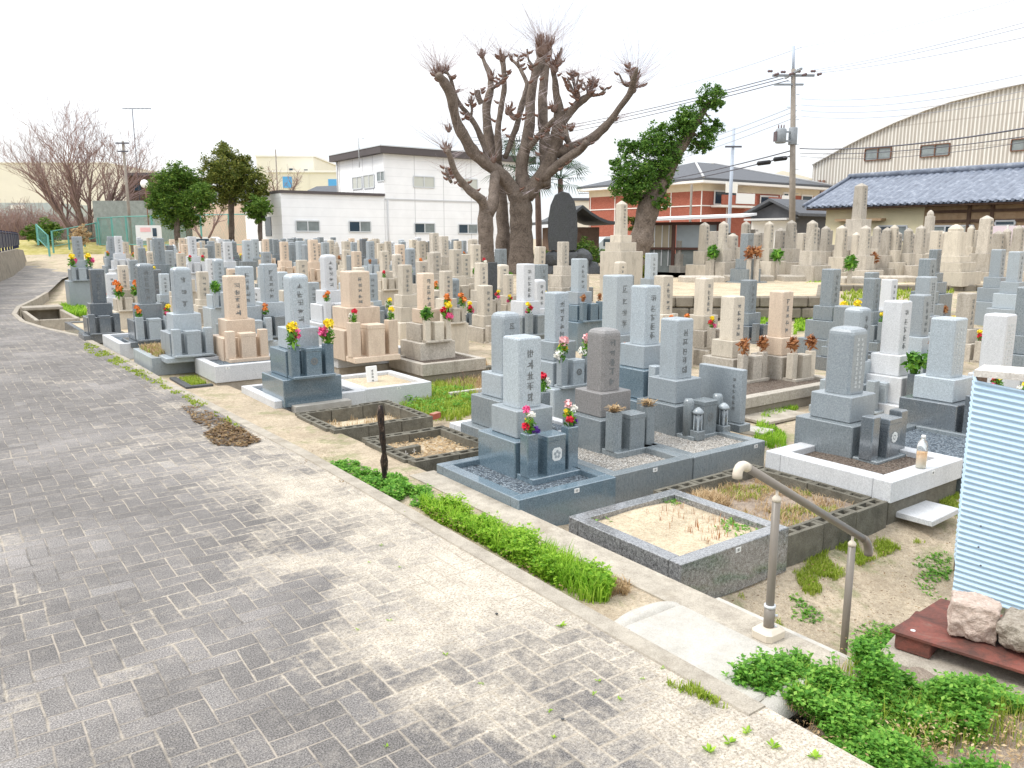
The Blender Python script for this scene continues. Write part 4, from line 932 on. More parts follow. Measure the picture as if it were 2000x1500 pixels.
for pts, off in LB+[([(640, 1540, 90), (560, 1375, 82), (450, 1270, 62), (395, 1150, 52), (362, 1050, 46)], 0)]:
    if pts[0][1] > 1900: continue
    for _ in range(10):
        i = rr.randrange(len(pts)-1); t = rr.random(); x = pts[i][0]*(1-t)+pts[i+1][0]*t; y = pts[i][1]*(1-t)+pts[i+1][1]*t; w_ = pts[i][2]/2/sc*TZ/F
        q = PD(ox+x/sc, oy+y/sc, TZ-.4); sd_ = rr.choice((-1, 1)); q = q+Vector((sd_*w_*.8, -.05, 0))
        if rr.random() < .6: shoots(tf, q, rr.randint(2, 5), .7, .006, rr, .2, .5, (sd_*3, 0, 0))
        if rr.random() < .5: tw.tube([q, q+Vector((sd_*.09, 0, .03)), q+Vector((sd_*.15, 0, .09))], [.05, .035, .015], 4, False)
shift(km).build('knuckle', M['bark_red'], e)['kind'] = 'stuff'
shift(tw).build('stub_twigs', M['twig_brown'], e)['kind'] = 'stuff'
shift(tf).build('fine_shoots', M['twig'], e)['kind'] = 'stuff'
def grow(mb, p, d, l, r, depth, rr, spread=.5, up=.12, minr=.008, seg=3, bend=.12, kids=(2, 3), fall=.78):
    pts = [p]; rad = [r]; q = p
    for s_ in range(seg):
        d = (d+Vector((rr.gauss(0, bend), rr.gauss(0, bend), rr.gauss(up*.5, bend)))).normalized(); q = q+d*l/seg; pts.append(q); rad.append(max(minr*.5, r*(1-.35*(s_+1)/seg)))
    mb.tube(pts, rad, 6 if r > .05 else (4 if r > .02 else 3), r > .05, False)
    if depth <= 0: return
    for k in range(rr.randint(*kids)):
        t = rr.uniform(.45, 1.0) if k else 1.0; i = min(seg, int(t*seg)); b = pts[i]
        nd = (d+Vector((rr.gauss(0, spread), rr.gauss(0, spread), rr.gauss(up, spread*.5)))).normalized()
        grow(mb, b, nd, l*fall*rr.uniform(.75, 1.15), max(minr, rad[i]*rr.uniform(.55, .8)), depth-1, rr, spread, up, minr, seg, bend, kids, fall)
def bare_tree(u, v, Y, h, stems, label, mat='twig_red', depth=6, spread=.42, seed=1, name='bare_tree', r0=.16, trunk=None, lean=.5, kids=(2, 3), mr=.008):
    rr = random.Random(seed); b = PD(u, v, Y); e = empty(name, b, 0, label, 'tree'); m1 = MB(); m2 = MB()
    for k in range(stems):
        a = (k/(max(1, stems-1))-.5)*2 if stems > 1 else 0
        d = Vector((a*lean+rr.gauss(0, .06), rr.uniform(-.45, .45), 1)).normalized(); p = Vector((a*.22, 0, -.3)); l = h*rr.uniform(.48, .60)*(1-.12*abs(a)); n = 7; pts = [p]; rad = [r0]; q = p
        for i in range(n):
            d = (d+Vector((rr.gauss(0, .05)-a*.02, rr.gauss(0, .05), .03))).normalized(); q = q+d*l/n; pts.append(q); rad.append(r0*(1-.75*(i+1)/n)+mr)
            if i >= 1:
                for _ in range(2 if i < n-1 else 3):
                    nd = (d+Vector((rr.gauss(0, .38), rr.gauss(0, .38), rr.gauss(.05, .2)))).normalized(); grow(m2, q, nd, h*rr.uniform(.15, .22)*(1 if i < 5 else .85), max(mr, rad[-1]*.5), depth-2, rr, spread, .08, mr, kids=kids, fall=.74)
        m1.tube(pts, rad, 7)
    m1.build('trunk', M[trunk or 'bark_red'], e); m2.build('crown', M[mat], e); return e
bare_tree(172, 477, 68, 12.8, 7, 'tall wide bare tree with reddish twigs at the far left', seed=4, depth=6, lean=.95, r0=.22, mr=.011, spread=.36)
for i, (u, v, Y, h, lb) in enumerate(((10, 480, 74, 6.2, 'tangled bare shrub at the left picture edge'), (45, 480, 78, 5.4, 'second tangled bare shrub from the left picture edge'), (95, 480, 76, 4.4, 'tangled bare shrub left of the tall bare tree'), (232, 480, 72, 4.2, 'bare brown shrub right of the tall bare tree'), (275, 480, 74, 4.2, 'bare brown shrub behind the round evergreen tree'), (135, 480, 80, 4.0, 'low bare shrub under the tall bare tree'))):
    bare_tree(u, v, Y, h, 4, lb, seed=20+i, depth=4, lean=1.1, r0=.07, name='bare_shrub', spread=.6, mat='twig_red', mr=.014)['group'] = 'bare shrubs at the far left'
rr = random.Random(91); mb = MB()
for _ in range(1500):
    u = rr.uniform(-30, 305); D = rr.uniform(74, 84); p = PD(u, 482, D); hh = rr.uniform(1.0, 3.4)*(1.3 if u < 90 else 1); d = Vector((rr.gauss(0, .3), rr.gauss(0, .3), 1)); q = p+d*hh*.5; mb.tube([p, q, q+Vector((d.x+rr.gauss(0, .4), 0, 1))*hh*.5], [.03, .02, .01], 3, False, False)
    for k in range(3): q2 = p+d*hh*rr.uniform(.3, .8); mb.tube([q2, q2+Vector((rr.gauss(0, .8), rr.gauss(0, .5), rr.uniform(.3, 1)))], [.016, .008], 3, False, False)
tag(mb.build('thicket', M['twig_red']), 'brown leafless thicket behind the grassy bank', 'thicket', kind='stuff')
bare_tree(555, 395, 75, 4.6, 2, 'small bare tree in front of the cream factory', seed=31, depth=5, lean=.6, r0=.1, name='small_bare_tree', spread=.6)
bare_tree(400, 456, 50, 3.6, 2, 'thin bare sapling between the two evergreen trees', seed=33, depth=3, lean=.6, r0=.07, name='bare_sapling', spread=.5)
def clump(mb, c, r, n, size, rr, squash=.85):
    subs = max(3, int(n/40))
    for _ in range(subs):
        d = Vector((rr.gauss(0, 1), rr.gauss(0, 1), rr.gauss(.15, 1))).normalized(); cc = Vector(c)+Vector((d.x, d.y, d.z*squash))*r*rr.uniform(.3, 1.08); sr = r*rr.uniform(.16, .42)
        for _ in range(34):
            d2 = Vector((rr.gauss(0, 1), rr.gauss(0, 1), rr.gauss(.2, .9))).normalized(); q = cc+d2*sr*rr.uniform(.5, 1.05)
            t = Vector((rr.gauss(0, 1), rr.gauss(0, 1), rr.gauss(0, .5))).normalized(); b = (t.cross(d2)); b = b.normalized() if b.length > .01 else Vector((0, 0, 1)); s_ = size*rr.uniform(.6, 1.3)
            mb.add([q-t*s_, q-b*s_*.45, q+t*s_+d2*s_*.2, q+b*s_*.45], [(0, 1, 2, 3)])
def leafy_tree(name, label, Y, clumps, trunk, mat, size, seed, dens_=1.0, bark='bark', cat='tree', dz=.5, group=None, gr=1.12):
    rr = random.Random(seed); e = empty(name, PD(trunk[0][0], trunk[0][1], Y), 0, label, cat, group); o_ = Vector(e.location); m1 = MB(); m2 = MB()
    Q, _ = limb_px(m1, trunk, Y, 0, 9)
    for u, v, r in clumps:
        q = PD(u, v, Y+rr.uniform(-dz, dz)-dz*.3); rm = r*Y/F*gr
        clump(m2, q, rm, int(dens_*rm*rm*2600/(size/.09)**1.6)+150, size, rr)
        t = min(Q, key=lambda z: (z-q).length); 
        if (t-q).length > .1: m1.tube([t, (t+q)/2+Vector((0, 0, -.05)), q], [.05*Y/30, .035*Y/30, .015], 4, False)
    for m_ in (m1, m2): m_.v = [tuple(Vector(q)-o_) for q in m_.v]
    m1.build('trunk', M[bark], e); m2.build('crown', M[mat], e); return e
leafy_tree('evergreen_tree', 'leaning trimmed evergreen tree with a bare slanting trunk', 24,
 [(1388, 192, 24), (1400, 205, 14), (1372, 200, 15), (1352, 232, 24), (1335, 225, 16), (1318, 262, 28), (1285, 262, 22), (1275, 290, 30), (1250, 285, 18), (1222, 292, 22), (1200, 318, 12), (1228, 330, 28), (1215, 365, 22), (1240, 368, 30), (1262, 345, 30), (1292, 322, 28), (1310, 300, 26), (1378, 270, 22), (1392, 255, 16), (1362, 285, 16), (1375, 290, 12), (1398, 240, 11), (1285, 395, 17), (1292, 372, 12), (1232, 390, 14), (1252, 390, 14), (1340, 258, 20), (1325, 235, 12), (1300, 345, 15)],
 [(1243, 545, 50), (1250, 480, 46), (1262, 430, 43), (1282, 375, 38), (1305, 325, 30), (1335, 280, 22), (1362, 235, 14), (1382, 205, 8)], 'camphor', .045, 3, 1.0, 'bark', dz=.3)
leafy_tree('evergreen_tree', 'round dense evergreen tree, left one of the pair at the left', 40, [(350, 338, 20), (328, 355, 24), (372, 352, 24), (350, 368, 34), (312, 380, 22), (392, 380, 24), (330, 400, 30), (372, 402, 32), (300, 398, 14), (400, 402, 14), (345, 428, 24), (372, 428, 20), (318, 418, 20)], [(346, 470, 12), (346, 430, 11), (350, 380, 8)], 'evergreen', .062, 5, 1.0, dz=.8)
leafy_tree('evergreen_tree', 'taller pointed evergreen tree, right one of the pair at the left', 42, [(437, 288, 10), (437, 302, 18), (420, 325, 22), (455, 318, 24), (478, 322, 18), (432, 345, 30), (470, 345, 32), (498, 352, 22), (412, 352, 14), (425, 375, 24), (458, 378, 26), (492, 378, 26), (510, 372, 14), (440, 392, 18), (500, 395, 20)], [(452, 470, 12), (452, 410, 11), (452, 350, 8)], 'evergreen_warm', .062, 6, 1.0, dz=.8)
leafy_tree('evergreen_tree', 'low dark evergreen tree against the white annex corner', 41, [(505, 400, 20), (518, 410, 14), (490, 412, 16), (508, 425, 14)], [(508, 470, 9), (508, 430, 8)], 'evergreen', .062, 7, 1.0, dz=.5)
leafy_tree('bush', 'green bush at the foot of the bare tree trunks', 19, [(985, 555, 16), (978, 535, 12), (992, 540, 10)], [(985, 575, 5), (985, 550, 3)], 'sakaki', .05, 8, 1.0, cat='bush', dz=.2)
leafy_tree('bush', 'dark columnar bush right of the leaning tree trunk', 22, [(1265, 505, 10), (1267, 520, 12), (1262, 535, 11)], [(1265, 548, 4), (1265, 510, 3)], 'evergreen_warm', .05, 9, 1.0, cat='bush', dz=.2)
leafy_tree('bush', 'small yellowish bush left of the leaning tree trunk', 27, [(1235, 432, 11), (1240, 445, 9)], [(1236, 470, 3), (1236, 440, 2)], 'evergreen_warm', .06, 10, 1.0, cat='bush', dz=.2)
leafy_tree('bush', 'green bush under the bare shrubs at the far left', 66, [(85, 448, 20), (102, 455, 16), (62, 458, 14), (85, 466, 20)], [(85, 480, 4), (85, 455, 2)], 'evergreen', .1, 12, .8, cat='bush', dz=.6)
leafy_tree('bush', 'yellow brown bush on the grassy bank', 63, [(160, 452, 13), (155, 466, 14)], [(158, 484, 4), (158, 460, 2)], 'dry', .08, 13, .8, cat='bush', dz=.4)
leafy_tree('bush', 'dark shrubbery behind the black monument', 29, [(1140, 490, 22), (1160, 500, 18), (1120, 510, 20), (1060, 505, 18), (1140, 515, 20)], [(1140, 530, 4), (1140, 500, 2)], 'evergreen', .06, 14, .8, cat='bush', dz=.6)
def palm(label, u, vb, vc, Y, seed, n=15, L_=.9, tr=.1):
    rr = random.Random(seed); b = PD(u, vb, Y); c = PD(u+(-4), vc, Y)-b; e = empty('palm_tree', b, 0, label, 'palm', 'palms behind the big bare tree'); m1 = MB()
    m1.tube([Vector((0, 0, -.3)), c*.5, c], [tr*1.2, tr*1.1, tr], 9, jit=.12); m1.build('trunk', M['bark_red'], e); mb = MB()
    for i in range(n):
        a = i*2.4+rr.uniform(-.3, .3); el = rr.uniform(-.5, 1.2); d = Vector((math.cos(a)*math.cos(el), math.sin(a)*math.cos(el), math.sin(el))); q = c+d*L_*.55; mb.tube([c, q], .012, 3, False)
        t = d.orthogonal().normalized(); t = d.cross(Vector((0, 0, 1))).normalized(); nn = d.cross(t)
        for k in range(15):
            an = (k/14-.5)*2.9; f = (d*math.cos(an)+t*math.sin(an)).normalized(); l = L_*.62*(1-.3*abs(an)/1.5); s_ = f.cross(nn).normalized()*.018; m_ = q+f*l*.6+Vector((0, 0, -.02)); tip = q+f*l+Vector((0, 0, -.16-.1*rr.random()))
            mb.add([q, m_-s_, tip, m_+s_], [(0, 1, 2, 3)])
    mb.build('fronds', M['palm'], e); return e
palm('palm with dark fan fronds between the limbs of the bare tree', 1016, 520, 328, 29.5, 1, 22, 1.35)
palm('palm with reddish brown trunk right of the bare tree', 1054, 520, 352, 30, 2, 18, 1.1)
palm('palm with fronds above the black monument', 1098, 520, 350, 30.5, 3, 20, 1.2)

e = empty('concrete_culvert', W(-1.02, 17.3, 0), ROT, 'dark open concrete culvert pit at the bend of the path kerb', 'culvert')
for a in ((-.3, -.22, -1.5, 1.4), (.42, .5, -1.5, 1.4), (-.219, .419, 1.3, 1.4), (-.219, .419, -1.5, -1.42)): MB().box(*a, -.9, -.01, c=.01).build('side_wall', M['concrete'], e)
MB().box(-.219, .419, -1.419, 1.299, -.9, -.62).build('pit_floor', M['slate'], e)
MB().box(-.3, .5, 1.0, 1.6, -.008, .06, c=.01).build('cover_slab', M['concrete'], e)
# ================================================================== BUILDINGS
def hit(u, v, ax, c):            # where the sight line of a photo pixel meets the plane (plot-grid x or y) = c; returns grid x, y, z
    r = ray(u, v); rx = r[0]*BX+r[1]*BY; ry = -r[0]*BY+r[1]*BX; x0, y0 = LOC(0, 0)
    t = (c-x0)/rx if ax == 'x' else (c-y0)/ry
    return x0+rx*t, y0+ry*t, H+r[2]*t
def gl(mb_name, mat, parent, x0, x1, y0, y1, z0, z1, **k):    # box given in grid coordinates under a parent that sits at the grid origin
    return MB().box(x0, x1, y0, y1, z0, z1, **k).build(mb_name, mat, parent)
def gempty(name, label, cat, x=0, y=0, group=None):
    e = empty(name, W(x, y, 0), ROT, label, cat, group); return e
M['siding'] = flat('white_siding', (.80, .80, .80), .55, .3, .03, 2); M['fascia'] = flat('dark_fascia', (.10, .085, .085), .6); M['frame'] = flat('window_frame', (.6, .62, .63), .4)
M['glass_dark'] = flat('glass_dark', (.035, .06, .085), .08, .6); M['glass_pale'] = flat('glass_curtain', (.55, .56, .50), .25, .5); M['glass_grey'] = flat('glass_grey', (.22, .25, .25), .15, .5, .2, 3)
M['joint'] = flat('panel_joint', (.55, .55, .55), .8); M['pipe'] = flat('pipe_white', (.6, .6, .6), .5)
def siding(name, base, line, pitch=.45):
    m, nt, bs = newmat(name, .6, .3); T = coords(nt); sp = nt.nodes.new('ShaderNodeSeparateXYZ'); nt.links.new(T, sp.inputs[0])
    f = math_(nt, 'FRACT', math_(nt, 'DIVIDE', sp.outputs[2], pitch)); k = ramp(nt, f, [(0, 1), (.05, 1), (.08, 0)])
    c = mixc(nt, math_(nt, 'MULTIPLY', k, .5), base, line); n_ = ramp(nt, noise(nt, T, 1.2, 5), [(.3, .93), (.7, 1.03)]); c = mixc(nt, 1, c, n_, 'MULTIPLY'); nt.links.new(c, bs.inputs['Base Color']); return m
M['siding'] = siding('white_siding_panels', (.90, .90, .90), (.7, .7, .7))
cx, cy = LOC(-7.05, 45)
def window_y(parent, u0, u1, v0, v1, yc, panes, label=None, proud=.05):     # window in a wall of constant grid y (faces -y)
    x0, _, z1 = hit(u0, v0, 'y', yc); x1, _, z0 = hit(u1, v1, 'y', yc); ox, oy = parent['gx'], parent['gy']
    f = MB(); t = .06; f.box(x0-ox, x1-ox, yc-oy-proud, yc-oy-.002, z0, z0+t); f.box(x0-ox, x1-ox, yc-oy-proud, yc-oy-.002, z1-t, z1); n = len(panes)
    for i in range(n+1):
        xx = x0+(x1-x0)*i/n; f.box(xx-ox-t/2, xx-ox+t/2, yc-oy-proud, yc-oy-.002, z0+t, z1-t)
    w_ = f.build('window', M['frame'], parent)
    for i, p in enumerate(panes):
        a, b = x0+(x1-x0)*i/n+t/2, x0+(x1-x0)*(i+1)/n-t/2; MB().box(a-ox, b-ox, yc-oy-.02, yc-oy-.003, z0+t, z1-t).build('pane', M[p], w_)
def window_x(parent, u0, u1, v0, v1, xc, panes, proud=.05, mat='frame'):
    _, ya, z1 = hit(u0, v0, 'x', xc); _, yb, z0 = hit(u1, v1, 'x', xc); y0, y1 = min(ya, yb), max(ya, yb); ox, oy = parent['gx'], parent['gy']
    z0, z1 = min(z0, z1), max(z0, z1)
    f = MB(); t = .06; f.box(xc-ox-proud, xc-ox-.002, y0-oy, y1-oy, z0, z0+t); f.box(xc-ox-proud, xc-ox-.002, y0-oy, y1-oy, z1-t, z1); n = len(panes)
    for i in range(n+1):
        yy = y1+(y0-y1)*i/n; f.box(xc-ox-proud, xc-ox-.002, yy-oy-t/2, yy-oy+t/2, z0+t, z1-t)
    w_ = f.build('window', M[mat], parent)
    for i, p in enumerate(panes):
        a, b = y1+(y0-y1)*i/n, y1+(y0-y1)*(i+1)/n; MB().box(xc-ox-.02, xc-ox-.003, min(a, b)-oy+t/2, max(a, b)-oy-t/2, z0+t, z1-t).build('pane', M[p], w_)
def bld(label, x, y, cat='building', name='building', group=None):
    e = empty(name, W(x, y, 0), ROT, label, cat, group); e['gx'] = x; e['gy'] = y; return e
# white two storey building and its annex
e = bld('white two storey panel building with a dark sloping roof edge', cx, cy)
zt = hit(752, 300, 'y', cy)[2]
MB().box(0, 10, 0, 6.2, -.3, zt).build('wall', M['siding'], e)
mb = MB(); mb.prism([(-.35, -.35), (10.3, -.35), (10.3, 6.5), (-.35, 6.5)], zt+.004, zt+.36); mb.build('roof', M['fascia'], e)
MB().box(-.38, 10.33, -.38, 6.53, zt+.36, zt+.42).build('roof_edge', M['frame'], e)
for u0, u1, v0, v1 in ((807, 848, 343, 368), (901, 932, 348, 372)): window_y(e, u0, u1, v0, v1, cy, ['glass_pale', 'glass_pale'])
for u0, u1, v0, v1 in ((809, 849, 435, 456), (895, 932, 437, 457)): window_y(e, u0, u1, v0, v1, cy, ['glass_dark', 'glass_grey'])
for u0, u1, v0, v1 in ((689, 708, 346, 369), (711, 732, 342, 367)): window_x(e, u0, u1, v0, v1, cx, ['glass_pale', 'glass_pale'])
window_x(e, 737, 752, 335, 354, cx, ['glass_grey', 'glass_grey'])
zb = hit(800, 392, 'y', cy)[2]; MB().box(.02, 9.98, -.03, -.002, zb, zb+.08).build('band', M['joint'], e)
mb = MB()
for xx in (1.9, 3.8, 5.7, 7.6): mb.box(xx, xx+.03, -.008, -.002, 0, zt-.02)
for yy in (1.3, 2.6, 3.9): mb.box(-.008, -.002, yy, yy+.03, 3, zt-.02)
mb.build('panel_joint', M['joint'], e)
mb = MB(); mb.tube([(.15, -.08, zb), (.15, -.08, 0)], .04); mb.tube([(-.12, 5.9, zt), (-.12, 5.9, 3.6)], .05); mb.build('downpipe', M['pipe'], e)
ax0 = hit(548, 378, 'y', cy)[0]; za = hit(650, 380, 'y', cy)[2]
e = bld('low white annex with a dark roof line left of the two storey building', ax0, cy); Lx = cx-ax0-.02
MB().box(0, Lx, 0, 5.8, -.3, za).build('wall', M['siding'], e); MB().box(-.02, Lx, -.12, 5.9, za+.003, za+.14).build('roof', M['fascia'], e)
window_y(e, 577, 624, 430, 453, cy, ['glass_grey', 'glass_grey']); window_y(e, 681, 724, 431, 454, cy, ['glass_dark', 'glass_grey'])
MB().box(-.03, -.003, 1.6, 2.5, 1.7, 2.7).build('window', M['glass_dark'], e)
# brick apartment
m, nt_, bs = newmat('red_brick', .85, .2); T = coords(nt_); sp = nt_.nodes.new('ShaderNodeSeparateXYZ'); nt_.links.new(T, sp.inputs[0]); cb = nt_.nodes.new('ShaderNodeCombineXYZ')
nt_.links.new(math_(nt_, 'ADD', sp.outputs[0], sp.outputs[1]), cb.inputs[0]); nt_.links.new(sp.outputs[2], cb.inputs[1])
br = N(nt_, 'ShaderNodeTexBrick', Scale=4.0); br.inputs['Color1'].default_value = (.30, .085, .055, 1); br.inputs['Color2'].default_value = (.38, .12, .08, 1); br.inputs['Mortar'].default_value = (.38, .2, .15, 1); br.inputs['Mortar Size'].default_value = .012; nt_.links.new(cb.outputs[0], br.inputs['Vector']); nt_.links.new(br.outputs[0], bs.inputs['Base Color']); M['brick'] = m
M['cream_wall'] = flat('cream_wall', (.68, .60, .46), .8, .2, .05, 3); M['trim'] = flat('white_trim', (.78, .76, .72), .7)
M['roof_grey'] = flat('roof_grey', (.105, .11, .12), .75, .3, .12, 6)
e = bld('two storey red brick apartment house with a dark hipped roof', *LOC(12.8, 55)); bx, by = e['gx'], e['gy']
ze = hit(1360, 357, 'y', by)[2]; zm = hit(1360, 401, 'y', by)[2]
MB().box(0, 13.5, 0, 11.4, -.3, ze-.5).build('wall', M['brick'], e); MB().box(-.02, 13.52, -.02, 11.42, ze-.498, ze).build('upper_wall', M['cream_wall'], e)
MB().box(-.05, 13.55, -.05, 11.45, zm-.035, zm+.035).build('band', M['trim'], e)
mb = MB()
for xx in (-.04, 2.6, 5.5, 8.6, 11.8): mb.box(xx, xx+.06, -.045, -.0, 0, ze-.5)
for yy in (2.7, 5.6, 8.4, 11.2): mb.box(-.045, 0, yy, yy+.06, 0, ze-.5)
mb.build('trim', M['trim'], e)
def hip_roof(x0, x1, y0, y1, z0, z1, mat, parent, name='roof', t=.16):
    w_ = min(x1-x0, y1-y0)/2
    if x1-x0 > y1-y0: r0, r1 = (x0+w_, (y0+y1)/2), (x1-w_, (y0+y1)/2)
    else: r0, r1 = ((x0+x1)/2, y0+w_), ((x0+x1)/2, y1-w_)
    v = [(x0, y0, z0), (x1, y0, z0), (x1, y1, z0), (x0, y1, z0), (x0, y0, z0+t), (x1, y0, z0+t), (x1, y1, z0+t), (x0, y1, z0+t), (*r0, z1), (*r1, z1)]
    sd_ = [(4, 5, 9, 8), (5, 6, 9), (6, 7, 8, 9), (7, 4, 8)] if x1-x0 > y1-y0 else [(4, 5, 8), (5, 6, 9, 8), (6, 7, 9), (7, 4, 8, 9)]
    mb = MB(); mb.add(v, [(3, 2, 1, 0), (0, 1, 5, 4), (1, 2, 6, 5), (2, 3, 7, 6), (3, 0, 4, 7)]+sd_); return mb.build(name, mat, parent)
hip_roof(-.7, 14.2, -.7, 12.1, ze+.15, ze+2.1, M['roof_grey'], e)
MB().box(-.72, 14.22, -.72, 12.12, ze-.02, ze+.145).build('gutter', M['trim'], e)
mb = MB()
for a, b in (((-.7, -.7), (5.7, 5.7)), ((14.2, -.7), (7.8, 5.7))): mb.tube([(a[0], a[1], ze+.34), (b[0], b[1], ze+2.14)], .09, 5)
mb.build('ridge_cap', M['joint'], e)
for x0, x1, z0, z1 in ((1.2, 3.6, zm+.05, ze-.4), (6.2, 8.3, zm+.05, ze-.6), (8.9, 9.6, zm+.3, ze-.3), (11.2, 12.6, zm+.3, ze-.4)):
    w_ = MB().box(x0, x1, -.075, -.047, z0, z1).build('window', M['trim'], e); MB().box(x0+.12, x1-.12, -.09, -.076, z0+.12, z1-.12).build('pane', M['glass_dark'], w_)
for x0, x1 in ((.9, 4.6), (6.0, 8.6)):
    b_ = MB().box(x0, x1, -1.0, -.1, zm-.1, zm+.05).build('balcony', M['trim'], e); MB().box(x0, x1, -1.02, -.95, zm+.052, zm+.7).build('balcony_wall', M['brick'], b_); MB().box(x0+1.4, x1-.3, -1.07, -1.025, zm+.15, zm+.85).build('railing', M['whiteplastic'], b_)
MB().box(1.3, 2.5, -.98, -.93, zm+.85, zm+1.5).build('laundry', M['petal_white'], e)
# tile roofed house along the right
hx0, hy0 = LOC(13.4, 34.6)
m, nt_, bs = newmat('roof_tile', .45, .5); T = coords(nt_); c = ramp(nt_, noise(nt_, T, 4, 5, .7), [(.3, (.085, .10, .135)), (.55, (.16, .185, .235)), (.78, (.42, .45, .5))]); nt_.links.new(c, bs.inputs['Base Color']); M['tile'] = m
M['yellow_wall'] = flat('yellow_wall', (.74, .66, .44), .85, .2, .05, 2); M['wood_wall'] = rustic('wood_wall', (.30, .19, .11), (.52, .38, .24), 4, st=.4, stain=(.12, .08, .05), bumps=.3); M['wood_dark'] = rustic('wood_dark', (.09, .055, .04), (.2, .13, .09), 5, st=.4, stain=(.05, .04, .03))
e = bld('long low yellow house with a blue grey tiled roof', hx0, hy0, 'house', 'house')
zE = hit(1590, 404, 'x', hx0-.5)[2]; Ld = 20; yj = hit(1805, 420, 'x', hx0)[1]-hy0
MB().box(0, 7, yj+.002, 0, -.3, zE+.1).build('wall', M['yellow_wall'], e); MB().box(.03, 7, -Ld, yj, -.3, zE+.1).build('wooden_wall', M['wood_wall'], e)
rise = 1.35; half = 3.4; mb = MB(); nw = int((Ld+1)/.27); nx_ = 13; vs_ = []; fs_ = []
NY = nw*6+1
for i in range(nx_):
    for j in range(NY):
        t = i/(nx_-1); k = j/6; st = .03*(1-(t*12) % 1) if i < nx_-1 else 0
        vs_.append((-.6+half*t, .7-k*.27, zE+rise*t+.045*abs(math.sin(math.pi*k))-.02))
for i in range(nx_-1):
    for j in range(NY-1): fs_.append((i*NY+j, i*NY+j+1, i*NY+NY+j+1, i*NY+NY+j))
mb.add(vs_, fs_, False); mb.add([(-.6, .7, zE-.06), (-.6, .7-nw*.27, zE-.06), (-.6+half, .7-nw*.27, zE+rise-.1), (-.6+half, .7, zE+rise-.1), (-.6+2*half, .7, zE-.06), (-.6+2*half, .7-nw*.27, zE-.06)], [(0, 1, 2, 3), (3, 2, 5, 4)])
mb.build('roof', M['tile'], e)
mb = MB()
for j in range(nw): mb.lathe([(.055, -.01), (.06, .05)], 8, (0, 0), Matrix.Translation((-.62, .7-(j+.5)*.27, zE)) @ Matrix.Rotation(-math.pi/2, 4, 'Y'), False)
mb.build('eave_tiles', M['tile'], e)
mb = MB(); mb.tube([(-.6+half, .8, zE+rise+.06), (-.6+half, .7-nw*.27, zE+rise+.06)], .13, 8); mb.tube([(-.6, .72, zE+.05), (-.6+half, .72, zE+rise+.05)], .09, 6); mb.build('ridge_tiles', M['tile'], e)
MB().box(-.55, .9, -Ld, .6, zE-.13, zE-.062).build('soffit', M['wood_dark'], e)
a = hit(1640, 428, 'x', hx0); b = hit(1730, 431, 'x', hx0); MB().box(-.35, -.002, b[1]-hy0, a[1]-hy0, a[2]-.1, a[2]).build('window_hood', M['wood_wall'], e)
window_x(e, 1650, 1682, 438, 470, hx0, ['glass_dark']); window_x(e, 1717, 1770, 440, 470, hx0, ['glass_dark', 'glass_grey'])
a = hit(1828, 441, 'x', hx0); b = hit(1990, 446, 'x', hx0)
window_x(e, 1820, 1900, 440, 470, hx0, ['glass_grey', 'glass_dark', 'glass_pale'], .04); window_x(e, 1945, 1982, 430, 442, hx0, ['glass_dark'], .04)
mb = MB()
for v in (415, 434): zz_ = hit(1890, v, 'x', hx0)[2]; mb.box(-.03, .028, -Ld, yj-.3, zz_, zz_+.1)
for u in (1895, 1940): yy = hit(u, 430, 'x', hx0)[1]-hy0; mb.box(-.04, .028, yy, yy+.12, .2, zE)
mb.build('timber', M['wood_dark'], e)
M['pinkpanel'] = flat('pink_panel', (.72, .6, .62), .6)
a = hit(1935, 440, 'x', hx0-.8); b = hit(2040, 440, 'x', hx0-.8)
f = bld('pale pink panel fence in front of the wooden wall', hx0-.8, b[1], 'fence', 'panel_fence'); zz_ = hit(1960, 441, 'x', hx0-.8)[2]
for k in range(3):
    w3 = (a[1]-b[1])/3; MB().box(0, .04, w3*k+.03, w3*(k+1)-.03, -.2, zz_).build('panel', M['pinkpanel'], f); MB().box(-.02, .06, w3*(k+1)-.028, w3*(k+1)+.028, -.2, zz_+.03).build('post', M['trim'], f)
# arched corrugated factory
fx, fy = LOC(27.7, 60)
m, nt_, bs = newmat('corrugated_wall', .7, .3); T = coords(nt_); sp = nt_.nodes.new('ShaderNodeSeparateXYZ'); nt_.links.new(T, sp.inputs[0])
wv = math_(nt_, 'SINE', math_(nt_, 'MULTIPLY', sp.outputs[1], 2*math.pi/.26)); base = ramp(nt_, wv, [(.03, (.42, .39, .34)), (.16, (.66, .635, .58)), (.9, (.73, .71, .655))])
st = ramp(nt_, noise(nt_, scalev(nt_, T, (1, 3.2, .16)), 1.3, 6, .7), [(.45, 0), (.75, 1)]); base = mixc(nt_, math_(nt_, 'MULTIPLY', st, .5), base, (.34, .27, .21))
d_ = math_(nt_, 'FRACT', math_(nt_, 'DIVIDE', sp.outputs[2], 1.9)); base = mixc(nt_, math_(nt_, 'MULTIPLY', ramp(nt_, d_, [(0, 1), (.03, 1), (.06, 0)]), .3), base, (.2, .17, .14)); nt_.links.new(base, bs.inputs['Base Color']); bump(nt_, bs, wv, .6, .04); M['corrwall'] = m
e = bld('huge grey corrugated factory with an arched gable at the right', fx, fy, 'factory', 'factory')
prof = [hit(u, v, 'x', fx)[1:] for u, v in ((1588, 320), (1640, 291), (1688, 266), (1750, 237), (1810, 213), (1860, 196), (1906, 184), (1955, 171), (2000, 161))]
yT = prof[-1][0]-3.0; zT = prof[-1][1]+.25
half_ = prof+[(yT, zT)]; mir = [(2*yT-y_, z_) for y_, z_ in prof[::-1]]; arc = [(y_-fy, z_) for y_, z_ in half_+mir]; n = len(arc); DP = 30
